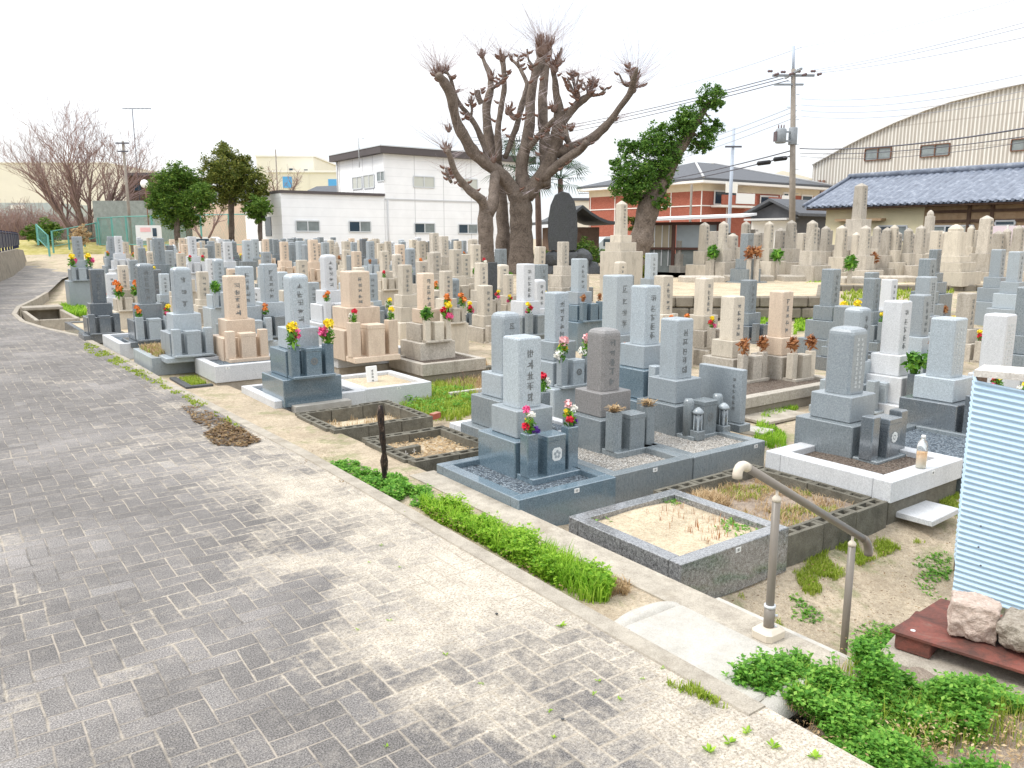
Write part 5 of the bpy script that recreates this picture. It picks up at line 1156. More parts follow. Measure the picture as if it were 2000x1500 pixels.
mb = MB(); poly = [(0, arc[0][0], -.3)]+[(0, y_, z_) for y_, z_ in arc]+[(0, arc[-1][0], -.3)]; m_ = len(poly)
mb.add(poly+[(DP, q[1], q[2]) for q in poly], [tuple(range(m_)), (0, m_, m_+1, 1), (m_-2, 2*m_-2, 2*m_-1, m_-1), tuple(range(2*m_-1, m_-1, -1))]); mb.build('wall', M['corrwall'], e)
mb = MB(); vs_ = []
for y_, z_ in arc: vs_ += [(-.25, y_, z_-.12), (-.25, y_, z_+.18), (DP, y_, z_+.18), (DP, y_, z_+.01)]
mb.add(vs_, [(i*4+j, i*4+4+j, i*4+5+j, i*4+1+j) for i in range(n-1) for j in range(3)]+[(0, 1, 2, 3), (n*4-1, n*4-2, n*4-3, n*4-4)]+[(i*4, i*4+3, i*4+7, i*4+4) for i in range(n-1)]); mb.build('roof', flat('pale_metal_roof', (.72, .72, .72), .5), e)
M['rustframe'] = flat('rusty_frame', (.17, .09, .06), .8)
for u0, u1, v0, v1 in ((1691, 1740, 291, 311), (1800, 1854, 284, 304), (1977, 2030, 272, 292)): window_x(e, u0, u1, v0, v1, fx, ['glass_grey', 'glass_grey'], .12, 'rustframe')
mb = MB(); 
for u in (1601, 1609): q = hit(u, 350, 'x', fx-.1); mb.tube([(-.1, q[1]-fy, 2), (-.1, q[1]-fy, hit(u, 352, 'x', fx-.1)[2])], .12, 6)
mb.build('downpipe', M['rustframe'], e)
# dark gabled house under the utility pole
e = bld('small dark gabled house beneath the utility pole', *LOC(15.0, 40), cat='house', name='house'); gx, gy = e['gx'], e['gy']
q0 = hit(1460, 418, 'x', gx); q1 = hit(1512, 393, 'x', gx); yw = q0[1]-q1[1]; yc_ = q1[1]-gy
MB().add([(0, yc_-yw*.86, -.3), (0, yc_+yw*.86, -.3), (0, yc_+yw*.86, q0[2]), (0, yc_, q1[2]-.12), (0, yc_-yw*.86, q0[2]), (7, yc_-yw*.86, -.3), (7, yc_+yw*.86, -.3), (7, yc_+yw*.86, q0[2]), (7, yc_, q1[2]-.12), (7, yc_-yw*.86, q0[2])], [(0, 4, 3, 2, 1), (5, 6, 7, 8, 9), (1, 2, 7, 6), (0, 5, 9, 4)]).build('wall', flat('charcoal_wall', (.10, .10, .105), .8, .2, .1, 4), e)
mb = MB()
for sg in (-1, 1):
    a = (yc_+sg*yw*1.12, q0[2]-.18); b = (yc_, q1[2]); v = [(-.4, a[0], a[1]), (-.4, b[0], b[1]), (7.4, b[0], b[1]), (7.4, a[0], a[1])]; v += [(x, y, z+.14) for x, y, z in v]; f = [(0, 1, 2, 3), (4, 7, 6, 5), (0, 4, 5, 1), (1, 5, 6, 2), (2, 6, 7, 3), (3, 7, 4, 0)]; mb.add(v, f)
mb.build('roof', M['roof_grey'], e)
a = hit(1480, 432, 'x', gx); MB().box(-.05, -.002, yc_-yw*.8, yc_+yw*.8, .2, a[2]).build('lower_wall', M['trim'], e); MB().box(-.7, -.003, yc_-yw*.8, yc_+yw*.8, a[2]+.02, a[2]+.12).build('awning', M['joint'], e)
# shed with a white corrugated roof and brown frame
p0 = PD(1258, 470, 28.5); p1 = PD(1405, 470, 27.3); an = math.atan2(p1.y-p0.y, p1.x-p0.x); Ls_ = math.hypot(p1.x-p0.x, p1.y-p0.y)
e = empty('shed', (p0.x, p0.y, 0), an, 'open brown framed shed with a white roof behind the leftmost pillars', 'shed'); zr = ztop(p1.x, p1.y, 433)
M['shedgrey'] = flat('shed_panel', (.42, .46, .47), .7, .2, .12, 2); M['shedgreen'] = flat('shed_lower_panel', (.27, .29, .27), .8, .2, .2, 3); M['beige'] = flat('beige_panel', (.5, .42, .3), .8, .2, .08, 3); M['brownframe'] = flat('brown_frame', (.12, .06, .045), .7)
MB().add([(-.2, -.5, zr+.02), (Ls_+.9, -.7, zr+.12), (Ls_+.9, 1.6, zr+.24), (-.2, 1.6, zr+.14), (-.2, -.5, zr+.10), (Ls_+.9, -.7, zr+.2), (Ls_+.9, 1.6, zr+.32), (-.2, 1.6, zr+.22)], [(3, 2, 1, 0), (4, 5, 6, 7), (0, 1, 5, 4), (1, 2, 6, 5), (2, 3, 7, 6), (3, 0, 4, 7)]).build('roof', M['siding'], e)
zmid = ztop(p1.x, p1.y, 486)
for x in (0, Ls_*.38, Ls_-.1): MB().box(x, x+.11, -.06, .05, TERR-.1, zr).build('post', M['brownframe'], e)
mb = MB(); mb.box(.11, Ls_-.1, -.04, .03, zr-.1, zr-.0); mb.box(.11, Ls_-.1, -.04, .03, zmid-.04, zmid+.04); mb.build('beam', M['brownframe'], e)
MB().box(.12, Ls_*.38-.01, .05, .09, zmid+.04, zr-.1).build('upper_panel', M['beige'], e); MB().box(Ls_*.38+.13, Ls_-.12, .05, .09, zmid+.04, zr-.1).build('upper_panel', M['shedgrey'], e)
MB().box(.12, Ls_*.38-.01, .05, .09, TERR, zmid-.04).build('lower_panel', M['shedgreen'], e); MB().box(Ls_*.38+.13, Ls_-.12, .05, .09, TERR, zmid-.04).build('lower_panel', M['shedgreen'], e)
mb = MB()
for k in (.35, .62, .86): mb.box(Ls_*.38*k, Ls_*.38*k+.03, .02, .045, zmid-.6, zr-.1)
mb.build('white_bar', M['whiteplastic'], e)
# small temple roof behind the monument, car, far buildings
p = PD(1122, 440, 34); e = empty('temple_hall', (p.x, 34, 0), .2, 'small dark curved temple roof behind the black monument', 'temple')
MB().box(-.9, .9, -.6, 2, -.2, ztop(p.x, 34, 444)).build('wall', M['wood_dark'], e); zr = ztop(p.x, 34, 444); mb = MB(); vs_ = []
for i in range(9):
    t = i/8*2-1; h_ = .75*(1-abs(t))**1.6+.1*t*t
    vs_ += [(t*1.45, -1.2, zr+h_), (t*1.45, 2.3, zr+h_), (t*1.45, 2.3, zr+h_+.12), (t*1.45, -1.2, zr+h_+.12)]
mb.add(vs_, [(i*4+j, i*4+(j+1) % 4, i*4+4+(j+1) % 4, i*4+4+j) for i in range(8) for j in range(4)]+[(3, 2, 1, 0), (32, 33, 34, 35)]); mb.build('roof', M['slate'], e)
def block(label, u0, u1, vt, D, mat, depth=8, parts=(), name='building', cat='building', base=0.0, roof=None):
    a = PD(u0, vt, D); b = PD(u1, vt, D); e = empty(name, (a.x, D, 0), 0, label, cat); z = a.z; w_ = b.x-a.x
    MB().box(0, w_, 0, depth, base-.3, z).build('wall', M[mat], e)
    if roof: MB().box(-.15, w_+.15, -.15, depth+.15, z+.003, z+.25).build('roof', M[roof], e)
    for nm, q0, q1, w0, w1, mt in parts:
        c = PD(q0, w0, D); d = PD(q1, w1, D); MB().box(c.x-a.x, d.x-a.x, -.06, -.003, d.z, c.z).build(nm, M[mt], e)
    return e
M['cream_far'] = flat('cream_far', (.72, .68, .57), .85, .2, .04, .3); M['blue_shutter'] = flat('blue_shutter', (.10, .36, .68), .6); M['peach'] = flat('peach_wall', (.66, .50, .38), .85, .2, .06, 1)
block('upper block of the cream factory behind the trees', 500, 612, 306, 112, 'cream_far', 14, [('window', 565, 572, 329, 335, 'glass_dark'), ('window', 594, 601, 331, 336, 'glass_dark')], roof='trim')
block('lower wing of the cream factory with two bright blue shutters', 524, 664, 337, 104, 'cream_far', 7, [('shutter', 552, 571, 345, 367, 'blue_shutter'), ('shutter', 641, 658, 350, 368, 'blue_shutter'), ('downpipe', 602, 604, 322, 370, 'trim')], roof='trim')
block('peach coloured wall behind the pair of evergreen trees', 372, 482, 398, 62, 'peach', 6)
block('long pale warehouse far beyond the bare trees', -60, 210, 319, 150, 'cream_far', 20, roof='trim')
block('low dark building behind the bare shrubs', 245, 345, 343, 72, 'wood_dark', 8, [('window', 262, 276, 362, 372, 'glass_dark')], roof='roof_grey')
block('grey sheds seen through the bare shrubs', -40, 100, 396, 90, 'shedgrey', 8, [('window', 20, 50, 400, 408, 'whiteplastic')])
block('grey house wall behind the bare shrubs', 180, 300, 392, 66, 'shedgreen', 6)
e = empty('house', (PD(590, 372, 70).x, 70, 0), .1, 'little grey roof showing above the annex', 'house'); z0 = PD(600, 380, 70).z
w_ = PD(668, 372, 70).x-PD(590, 372, 70).x; MB().box(.2, w_, 0, 5, -.2, z0).build('wall', M['peach'], e)
MB().add([(-.2, -.5, z0), (w_+.2, -.5, z0), (w_+.2, 5.5, z0), (-.2, 5.5, z0), (.9, 2.5, z0+.85), (w_-.2, 2.5, z0+.95)], [(3, 2, 1, 0), (0, 1, 5, 4), (1, 2, 5), (2, 3, 4, 5), (3, 0, 4)]).build('roof', M['roof_grey'], e)
for i, (u0, u1, vt, vr, D) in enumerate(((1318, 1490, 342, 318, 105), (1480, 1585, 352, 334, 110))):
    a = PD(u0, vt, D); b = PD(u1, vt, D); e = empty('warehouse', (a.x, D, 0), .1-.2*i, ('large', 'smaller')[i]+' pale warehouse roof behind the brick apartment house', 'building'); w_ = b.x-a.x; zr = PD((u0+u1)/2, vr, D).z
    MB().box(0, w_, 0, 12, -.2, a.z).build('wall', M['cream_far'], e)
    MB().add([(-.4, -.5, a.z), (w_+.4, -.5, a.z), (w_+.4, 12.5, a.z), (-.4, 12.5, a.z), (w_*.42, -.5, zr), (w_*.42, 12.5, zr)], [(3, 2, 1, 0), (0, 1, 4), (2, 3, 5), (1, 2, 5, 4), (3, 0, 4, 5)]).build('roof', M['cream_far'], e)
block('pale building glimpsed right of the bare tree', 1105, 1160, 392, 78, 'cream_far', 6, roof='roof_grey')
# vehicles and banner on the far left
def car(label, u, v, D, col, rz):
    p = PD(u, v, D); e = empty('parked_car', (p.x, D, .1), rz, label, 'car', 'cars parked beyond the cemetery'); pr = [(-2, .35), (-2, .85), (-1.7, 1.05), (-1.2, 1.1), (-.6, 1.55), (1.0, 1.58), (1.7, 1.1), (2, .95), (2.05, .35)]
    n = len(pr); mb = MB(); mb.add([(x, -.8, z) for x, z in pr]+[(x, .8, z) for x, z in pr], [tuple(range(n)), tuple(range(2*n-1, n-1, -1))]+[(i, n+i, n+(i+1) % n, (i+1) % n) for i in range(n)]); mb.build('body', M[col], e)
    for sx in (-1.25, 1.25):
        for sy in (-.74, .74): MB().lathe([(.32, -.1), (.32, .1)], 16, (0, 0), Matrix.Translation((sx, sy, .32)) @ Matrix.Rotation(math.pi/2, 4, 'X'), False).build('wheel', M['black'], e)
    MB().box(-.75, 1.1, -.82, -.803, 1.1, 1.45).build('side_window', M['glass_dark'], e)
car('white car parked beyond the left evergreen trees', 388, 460, 52, 'whiteplastic', .1); car('pale blue car parked behind the monument', 1180, 478, 42, 'shedgrey', .6)
a = PD(264, 440, 44); b = PD(313, 440, 44); e = empty('banner', (a.x, 44, 0), .05, 'white banner board with pale pink marks behind the far left rows', 'banner'); zz_ = a.z
MB().box(0, b.x-a.x, 0, .04, PD(264, 470, 44).z, zz_).build('board', M['whiteplastic'], e); 
MB().box(.25, .8, -.012, -.002, zz_-.35, zz_-.12).build('pink_mark', M['petal_rose'], e); MB().box(.9, 1.12, -.012, -.002, zz_-.6, zz_-.15).build('dark_mark', M['glass_dark'], e)
for x in (.02, b.x-a.x-.08): MB().box(x, x+.06, .042, .1, 0, zz_).build('post', M['frame'], e)
a = PD(482, 408, 50); b = PD(496, 440, 50); e = empty('sign', (a.x, 50, 0), 0, 'dark blue sign with a white disc between the evergreen trunks', 'sign')
MB().box(0, b.x-a.x, 0, .05, b.z, a.z).build('board', M['glass_dark'], e); MB().lathe([(.16, 0), (.16, .02)], 16, (0, 0), Matrix.Translation(((b.x-a.x)/2, -.002, (a.z+b.z)/2+.1)) @ Matrix.Rotation(math.pi/2, 4, 'X'), False).build('disc', M['whiteplastic'], e); MB().box((b.x-a.x)/2-.03, (b.x-a.x)/2+.03, .052, .1, 0, b.z).build('post', M['frame'], e)
# ================================================================== EMBANKMENT, FENCES, GRASS BANK (left)
e = empty('embankment_wall', W(0, 0, 0), ROT, 'mottled brown concrete embankment wall along the left of the path', 'wall'); mb = MB(); vs_ = []
wl = [(-8.5, -9), (-5.6, 0), (-3.3, 15), (-.95, 32), (-.1, 37.3), (1.2, 48), (2.2, 57)]
for x, y in wl: h_ = 1.02 if y < 50 else .85; vs_ += [(x+.02, y, -.3), (x-.18, y, h_), (x-.55, y, h_), (x-.75, y, -.3)]
mb.add(vs_, [(i*4+j, i*4+(j+1) % 4, i*4+4+(j+1) % 4, i*4+4+j) for i in range(len(wl)-1) for j in range(4)]+[(3, 2, 1, 0), tuple(range(len(vs_)-4, len(vs_)))]); mb.build('wall', M['wallstone'], e)
M['navy'] = flat('navy_panel', (.02, .022, .055), .5); M['teal'] = flat('teal_paint', (.12, .33, .29), .6)
e = empty('panel_fence', W(0, 0, 0), ROT, 'dark navy panel fence on top of the embankment wall', 'fence')
for (a, b) in zip(wl[1:6], wl[2:7]):
    d = math.dist(a, b); n = max(1, int(d/2)); 
    for k in range(n):
        x0, y0 = a[0]+(b[0]-a[0])*k/n-.36, a[1]+(b[1]-a[1])*k/n; x1, y1 = a[0]+(b[0]-a[0])*(k+1)/n-.36, a[1]+(b[1]-a[1])*(k+1)/n; zb = 1.02; an = math.atan2(y1-y0, x1-x0); l = math.dist((x0, y0), (x1, y1)); Mx = Matrix.Translation((x0, y0, zb)) @ Matrix.Rotation(an, 4, 'Z')
        MB().box(.05, l-.05, -.02, .02, .16, .78, M=Mx).build('panel', M['navy'], e); MB().box(-.04, .04, -.04, .04, 0, .92, M=Mx).build('post', M['navy'], e)
mb = MB(); mb.tube([(x-.36, y, 1.02+.84) for x, y in wl[1:]], .035, 6); mb.build('rail', M['navy'], e)
bank = []
xs_ = [-120+i*2.2 for i in range(49)]; ys_ = [57, 59, 61, 63, 65, 67, 69, 72, 76, 80, 90, 130]
def bankz(x, y): return -.35+1.75*sm(58.5, 69, y-.02*(x+35))*sm(-11, -19, x)+.12*mnoise.noise(Vector((x*.4, y*.4, 0)))*sm(60, 66, y)
m, nt_, bs = newmat('yellow_grass', .95, .1); P_ = geo_pos(nt_); c = ramp(nt_, noise(nt_, P_, 1.5, 6, .7), [(.35, (.42, .38, .10)), (.55, (.60, .52, .22)), (.7, (.66, .60, .34))]); nt_.links.new(c, bs.inputs['Base Color']); bump(nt_, bs, noise(nt_, P_, 12, 5), 1, .2); M['bank'] = m
grid_obj('grass_bank', xs_, ys_, bankz, M['bank'])
def mesh_fence(label, pts, h, rail='teal', zf=None, name='net_fence'):
    e = empty(name, pts[0], 0, label, 'fence'); o_ = Vector(pts[0]); P = [Vector(q)-o_ for q in pts]; mb = MB()
    mb.tube([q+Vector((0, 0, h)) for q in P], .04, 5); mb.tube([q+Vector((0, 0, .1)) for q in P], .03, 5)
    mb.build('rail', M[rail], e)
    for q in P: MB().box(q.x-.05, q.x+.05, q.y-.05, q.y+.05, q.z-.4, q.z+h+.05).build('post', M[rail], e)
    mb = MB()
    for a, b in zip(P, P[1:]):
        d = (b-a); l = d.length; n = int(l/.14)
        for k in range(n):
            c0 = a+d*k/n; mb.tube([c0+Vector((0, 0, .1)), a+d*min(1, (k+h/.14*.5)/n)+Vector((0, 0, h if k+h/.14*.5 <= n else h*.9))], .005, 3, False, False); mb.tube([c0+Vector((0, 0, .1)), a+d*max(0, (k-h/.14*.5)/n)+Vector((0, 0, h))], .005, 3, False, False)
    mb.build('net', M[rail], e); return e
def P0(u, v, D): q = PD(u, v, D); return (q.x, q.y, q.z)
mesh_fence('green net fence behind the far left rows', [P0(196, 480, 66), P0(222, 480, 64), P0(250, 480, 62), P0(300, 481, 60), P0(395, 481, 58), P0(450, 481, 57), P0(520, 481, 56)], 2.2)
mesh_fence('sloping green railing on the grassy bank', [P0(104, 484, 62), P0(135, 478, 63), P0(165, 472, 64), P0(190, 466, 65)], 1.25)
mesh_fence('short blue green railing beside the embankment fence', [P0(74, 468, 60), P0(96, 490, 58)], 1.1)
# ================================================================== POLES AND WIRES
M['polegrey'] = rustic('pole_concrete', (.20, .175, .145), (.34, .30, .26), 3, st=.4, stain=(.2, .17, .14)); M['steelblue'] = flat('steel_blue', (.42, .47, .54), .5); M['wire'] = flat('wire', (.10, .10, .12), .6); M['wirethin'] = flat('wire_pale', (.33, .33, .36), .6); M['trafo'] = flat('transformer', (.25, .27, .285), .5, .4, .15, 8); M['insul'] = flat('insulator', (.16, .11, .11), .3)
pb = PD(1553, 430, 40); e = empty('utility_pole', (pb.x, 40, -.2), 0, 'tall concrete utility pole with transformer and cross arms', 'utility pole'); zc = PD(1563, 135, 40).z+.2; zt = PD(1567, 90, 40).z+.2; tl = PD(1564, 135, 40).x-pb.x-.35
def px(z): return tl*z/zc
MB().tube([(0, 0, 0), (px(zc/2), 0, zc/2), (px(zc), 0, zc)], [.165, .145, .105], 12).build('pole', M['polegrey'], e)
MB().tube([(px(zc), 0, zc-.2), (px(zt), 0, zt)], .07, 8).build('top_extension', M['steelblue'], e)
mb = MB(); mb.box(px(zc)-1.0, px(zc)+1.0, -.1, .0, zc-.35, zc-.25); mb.box(px(zc)-.05, px(zc)+.05, -1.1, 1.1, zc-.24, zc-.15); mb.box(px(zc)-.9, px(zc)+.5, -.1, 0, zc-.75, zc-.67); mb.build('cross_arm', M['trafo'], e)
for k in range(8):
    a = -1.2+.34*k; MB().lathe([(.04, -.12), (.07, -.06), (.05, 0), (.07, .06), (.04, .12)], 8, (0, 0), Matrix.Translation((px(zc)+a, -.3+.09*(k % 3), zc-.15-.12*(k % 2))) @ Matrix.Rotation(math.pi/2*(.8 if k % 2 else 1), 4, 'Y')).build('insulator', M['insul'], e)
zq = PD(1535, 266, 40).z+.2; q = MB().lathe([(.22, -.34), (.26, -.3), (.26, .28), (.2, .34)], 14, (px(zq)-.62, -.1)); q.v = [(a, b, c+zq) for a, b, c in q.v]; tr = q.build('transformer', M['trafo'], e)
mb = MB()
for k in range(3): mb.tube([(px(zq)-.75+.13*k, -.1, zq+.34), (px(zq)-.75+.13*k, -.1, zq+.52)], .03, 6)
for k in range(6): mb.box(px(zq)-.92, px(zq)-.86, -.25+.06*k, -.22+.06*k, zq-.25, zq+.2)
mb.build('bushings', M['insul'], tr); mb = MB(); mb.box(px(zq)-.4, px(zq), -.14, -.06, zq-.28, zq-.2); mb.box(px(zq)-.4, px(zq), -.14, -.06, zq+.15, zq+.22); mb.build('bracket', M['trafo'], tr)
q = MB().lathe([(.2, -.4), (.21, -.38), (.21, .38), (.19, .4)], 12, (px(zq), 0)); q.v = [(a, b, c+zq) for a, b, c in q.v]; q.build('collar', M['trafo'], e)
for k in range(14):
    z = 2.2+k*.58; sd_ = 1 if k % 2 else -1; MB().tube([(px(z)+sd_*.15, 0, z), (px(z)+sd_*.3, 0, z)], .012, 4).build('step_bolt', M['trafo'], e)
def wire(label, a, b, sag, r=.012, mat='wire', n=14):
    a = Vector(a); b = Vector(b); pts = [(b-a)*(i/n)-Vector((0, 0, sag*4*(i/n)*(1-i/n))) for i in range(n+1)]
    o = MB().tube(pts, r, 4, True, False).build('overhead_wire', M[mat], loc=a); tag(o, label, 'wire', 'overhead wires'); return o
def WR(lb, p, q, sag, r=.012, mat='wire'): wire(lb, P0(*p), P0(*q), sag, r, mat)
NA = ['upper', 'middle', 'lower']
for i, (v0, v1) in enumerate(((150, 262), (153, 268), (157, 276))):
    WR(NA[i]+' one of three wires running left from the cross arm', (1520+10*i, v0, 40), (905, v1+8, 85), .55, .022)
for i, (v1) in enumerate((42, 52, 74)): WR(NA[i]+' one of three wires running right from the cross arm', (1588+3*i, 137+3*i, 40), (2060, v1-14, 22), .12, .009, 'wirethin')
for i, (v0, v1) in enumerate(((193, 132), (205, 150), (216, 165), (227, 178))): WR(['first', 'second', 'third', 'fourth'][i]+' thin wire from the top right of the pole shaft', (1565, v0, 40), (2060, v1, 24), .35, .008, 'wirethin')
WR('thick black cable sagging right across the factory', (1562, 290, 40), (2060, 240, 22), .25, .024); WR('thinner black cable just below the thick one', (1562, 299, 40), (2060, 258, 22), .22, .014)
WR('thin cable crossing the factory lower', (1562, 305, 40), (2060, 268, 22), .3, .009)
WR('upper black cable running left over the brick house', (1550, 293, 40), (1130, 372, 75), .4, .03); WR('lower black cable running left over the brick house', (1550, 303, 40), (1130, 378, 75), .4, .03)
for i, v in enumerate((206, 216, 228)): WR(NA[i]+' thin wire running left behind the leaning tree', (1556, v, 40), (1180, v+115, 70), .4, .014, 'wirethin')
WR('faint single wire from the pole tip to the left', (1566, 92, 40), (1200, 190, 80), .4, .012, 'wirethin'); WR('faint single wire from the pole tip to the right', (1568, 92, 40), (2060, -20, 24), .1, .007, 'wirethin')
for i, (u, v) in enumerate(((1524, 310), (1492, 318))):
    q = PD(u, v, 41); o = MB().lathe([(.05, -.35), (.11, -.3), (.11, .3), (.05, .35)], 8, (0, 0), Matrix.Rotation(math.pi/2-.12, 4, 'Y')).build('cable_joint_box', M['black'], loc=q); tag(o, 'black cable joint box %s' % ('nearer the utility pole' if i == 0 else 'farther left on the cable'), 'joint box')
def pole(label, u, vt, D, r, mat='polegrey', arms=(), name='utility_pole', cat='utility pole'):
    q = PD(u, vt, D); e = empty(name, (q.x, D, -.2), 0, label, cat); MB().tube([(0, 0, 0), (0, 0, q.z+.2)], [r*1.2, r], 8).build('pole', M[mat], e)
    for v, w_ in arms:
        z = PD(u, v, D).z+.2; MB().box(-w_, w_, -r-.08, -r-.002, z-.05, z+.05).build('cross_arm', M['wire'], e)
    return e
pole('slender blue grey steel pole in front of the brick house', 1433, 250, 50, .1, 'steelblue', [(287, .5)])
pole('far utility pole behind the tall bare tree', 240, 276, 62, .10, 'polegrey', [(280, .5), (296, .4)])
pole('utility pole seen between the limbs of the big bare tree', 1003, 268, 70, .16, 'polegrey', [(262+14, .8)])
pole('thin street pole in front of the cream factory', 538, 292, 80, .06, 'polegrey', [], 'street_pole', 'pole')
pole('thin pole at the brick house corner', 1351, 360, 50, .07, 'polegrey', [], 'street_pole', 'pole')
q = PD(700, 270, 46); e = empty('antenna', (q.x, 46, 0), 0, 'thin hooked mast on the white building roof', 'antenna'); z1 = q.z; MB().tube([(0, 0, 5.5), (0, 0, z1), (.33, 0, z1)], .03, 5).build('mast', M['frame'], e)
q = PD(258, 212, 70); e = empty('antenna', (q.x, 70, 0), 0, 'tall television antenna mast among the bare tree twigs', 'antenna'); z1 = q.z; mb = MB(); mb.tube([(0, 0, 3), (0, 0, z1)], .035, 5); mb.build('mast', M['wire'], e); mb = MB(); mb.tube([(-.8, 0, z1), (1.6, 0, z1)], .025, 4)
for k in range(7): mb.tube([(-.7+.35*k, -.4, z1), (-.7+.35*k, .4, z1)], .012, 3)
mb.build('yagi', M['wire'], e)
q = PD(283, 359, 60); e = empty('traffic_mirror', (q.x, 60, 0), 0, 'round pale traffic mirror behind the shrubs', 'mirror'); MB().lathe([(.3, 0), (.3, .05), (.1, .1)], 20, (0, 0), Matrix.Translation((0, -.05, q.z)) @ Matrix.Rotation(math.pi/2, 4, 'X')).build('mirror_disc', M['whiteplastic'], e); MB().tube([(0, .05, 0), (0, .05, q.z)], .04, 6).build('post', M['rustframe'], e)
# ================================================================== FOREGROUND THINGS
# handrail going down the steps
M['bronze'] = flat('bronze_pipe', (.20, .175, .145), .38, .5, .05, 30); M['beigecap'] = flat('beige_plastic', (.62, .55, .45), .5)
bsd = Vector((BX, BY, 0)); p1 = G(1500, 1243, -.066)
def rp(t): z = .60-.56*t; q = p1+bsd*t; return Vector((q.x, q.y, z))
e = empty('handrail', p1, 0, 'bronze handrail on two posts going down from the slab', 'handrail'); o_ = p1
def loc(q): return Vector(q)-o_
MB().tube([loc(rp(-.215)), loc(rp(.70))], .0175, 14).build('rail', M['bronze'], e)
def elbow(t, sg, mat):
    c = rp(t); d = (rp(1)-rp(0)).normalized()*sg; pts = [loc(c-d*.015)]
    for i in range(7):
        a = i/6*1.75; pts.append(loc(c)+d*.055*math.sin(a)+Vector((0, 0, -1))*.055*(1-math.cos(a))+Vector((0, 0, .0)))
    MB().tube(pts, [.0195]*len(pts), 12).build('elbow', M[mat], e)
elbow(-.215, -1, 'beigecap'); elbow(.70, 1, 'bronze')
for t, zb in ((0, -.066), (.6, -.46)):
    q = p1+bsd*t; top = rp(t).z-.065; r = Vector((q.x, q.y, 0)); base = loc((q.x, q.y, zb-.02)); tp_ = loc((q.x, q.y, top))
    po = MB().tube([base, tp_], .0172, 14).build('post', M['bronze'], e)
    MB().lathe([(.0185, 0), (.0185, .012), (.012, .022), (.006, .026), (.006, .05)], 12).build('cap', M['beigecap'], po).location = tp_
    if t == 0:
        MB().tube([loc((q.x, q.y, zb+.03)), loc((q.x, q.y, zb+.135))], .0225, 14).build('sleeve', M['bronze'], po)
        MB().tube([loc((q.x, q.y, zb+.134)), loc((q.x, q.y, zb+.145))], .0245, 14).build('sleeve_ring', M['frame'], po)
        bb = MB().rect([(0, .06, .05), (.03, .06, .05), (.045, .045, .036)], .016).build('base_cover', M['beigecap'], po); bb.location = loc((q.x, q.y, zb+.002)); bb.rotation_euler.z = ROT
        mb = MB()
        for z_ in (.05, .1): mb.lathe([(.006, 0), (.006, .012)], 8, (0, 0), Matrix.Translation(loc((q.x+.02, q.y-.008, zb+z_))) @ Matrix.Rotation(math.pi/2, 4, 'Y'))
        mb.build('screws', M['frame'], po)
# charred post
bp = G(748, 948, -.08); e = empty('charred_post', bp, .3, 'burnt black wooden post standing in weeds beside the gutter', 'post'); mb = MB(); hgt = ztop(bp.x, bp.y, 792)-bp.z; pts = []; rads = []
for i in range(12):
    t = i/11; pts.append((.012*math.sin(t*5)+.012*t, .006*math.sin(t*7), -.05+(hgt+.05)*t)); rads.append(.021+.004*math.sin(i*2.1)+.003*math.sin(i*5))
m, nt_, bs = newmat('charred_wood', .8, .3); P_ = geo_pos(nt_); c = ramp(nt_, noise(nt_, scalev(nt_, P_, (1, 1, .3)), 60, 5, .7), [(.4, (.012, .01, .01)), (.58, (.05, .03, .02)), (.68, (.3, .24, .2))]); nt_.links.new(c, bs.inputs['Base Color']); bump(nt_, bs, noise(nt_, P_, 90, 4), 1, .01); M['char'] = m
mb.tube(pts, rads, 9, jit=.12); mb.build('stake', M['char'], e)
# blue corrugated sheet fence with a weathered board on top
zb_ = -.34; pA = G(1860, 1155, zb_); hsh = ztop(pA.x, pA.y, 742)-zb_; az = R(118); dr = Vector((math.sin(az), math.cos(az), 0)); nr = Vector((-dr.y, dr.x, 0)); nr = nr if nr.y < 0 else -nr
tilt = .16; e = empty('corrugated_enclosure', pA, 0, 'pale blue corrugated sheet enclosure with a weathered board on top at the right edge', 'enclosure'); M['bluesheet'] = flat('blue_sheet', (.50, .66, .80), .35, .5, .06, 3)
def sheet(o0, d, n_, W_, hh, tl_, seed=0):
    mb = MB(); per = .032; k = int(hh/per*8); L_ = 10; vs_ = []; fs_ = []
    for i in range(L_+1):
        s_ = W_*i/L_
        for j in range(k+1):
            h = hh*j/k; a = .0065*math.sin(2*math.pi*h/per); q = o0+d*s_+Vector((0, 0, h-tl_*s_))+n_*(a+.004*math.sin(s_*6+h*2)); vs_.append(q)
    for i in range(L_):
        for j in range(k): fs_.append((i*(k+1)+j, (i+1)*(k+1)+j, (i+1)*(k+1)+j+1, i*(k+1)+j+1))
    mb.add(vs_, fs_, True); return mb
sheet(Vector((0, 0, 0)), dr, nr, 1.5, hsh, tilt).build('front_sheet', M['bluesheet'], e)
sheet(dr*.02-nr*.03, -nr, dr, .55, hsh-.02, .02).build('side_sheet', M['bluesheet'], e)
for s_, dpt in ((.05, .05), (1.4, .05), (.05, .5), (1.4, .5)):
    q = dr*s_-nr*dpt; MB().box(q.x-.025, q.x+.025, q.y-.025, q.y+.025, -.1-tilt*s_, hsh-tilt*s_-.03).build('post', M['wood_dark'], e)
mb = MB()
for s_, h in ((.1, .30), (.1, .42), (.12, .2), (.35, .5)): mb.lathe([(.006, 0), (.004, .004)], 8, (0, 0), Matrix.Translation(dr*s_+Vector((0, 0, h-tilt*s_))+nr*.008) @ Matrix.Rotation(math.pi/2, 4, 'X'), False)
mb.build('nails', M['wire'], e)
m = rustic('weathered_board', (.45, .42, .38), (.78, .75, .70), 6, fine=90, st=.35, stain=(.3, .26, .22), bumps=.5); M['board'] = m
a_ = dr*-.01+nr*.03; b_ = dr*1.5+nr*.03; zt_ = hsh+.022
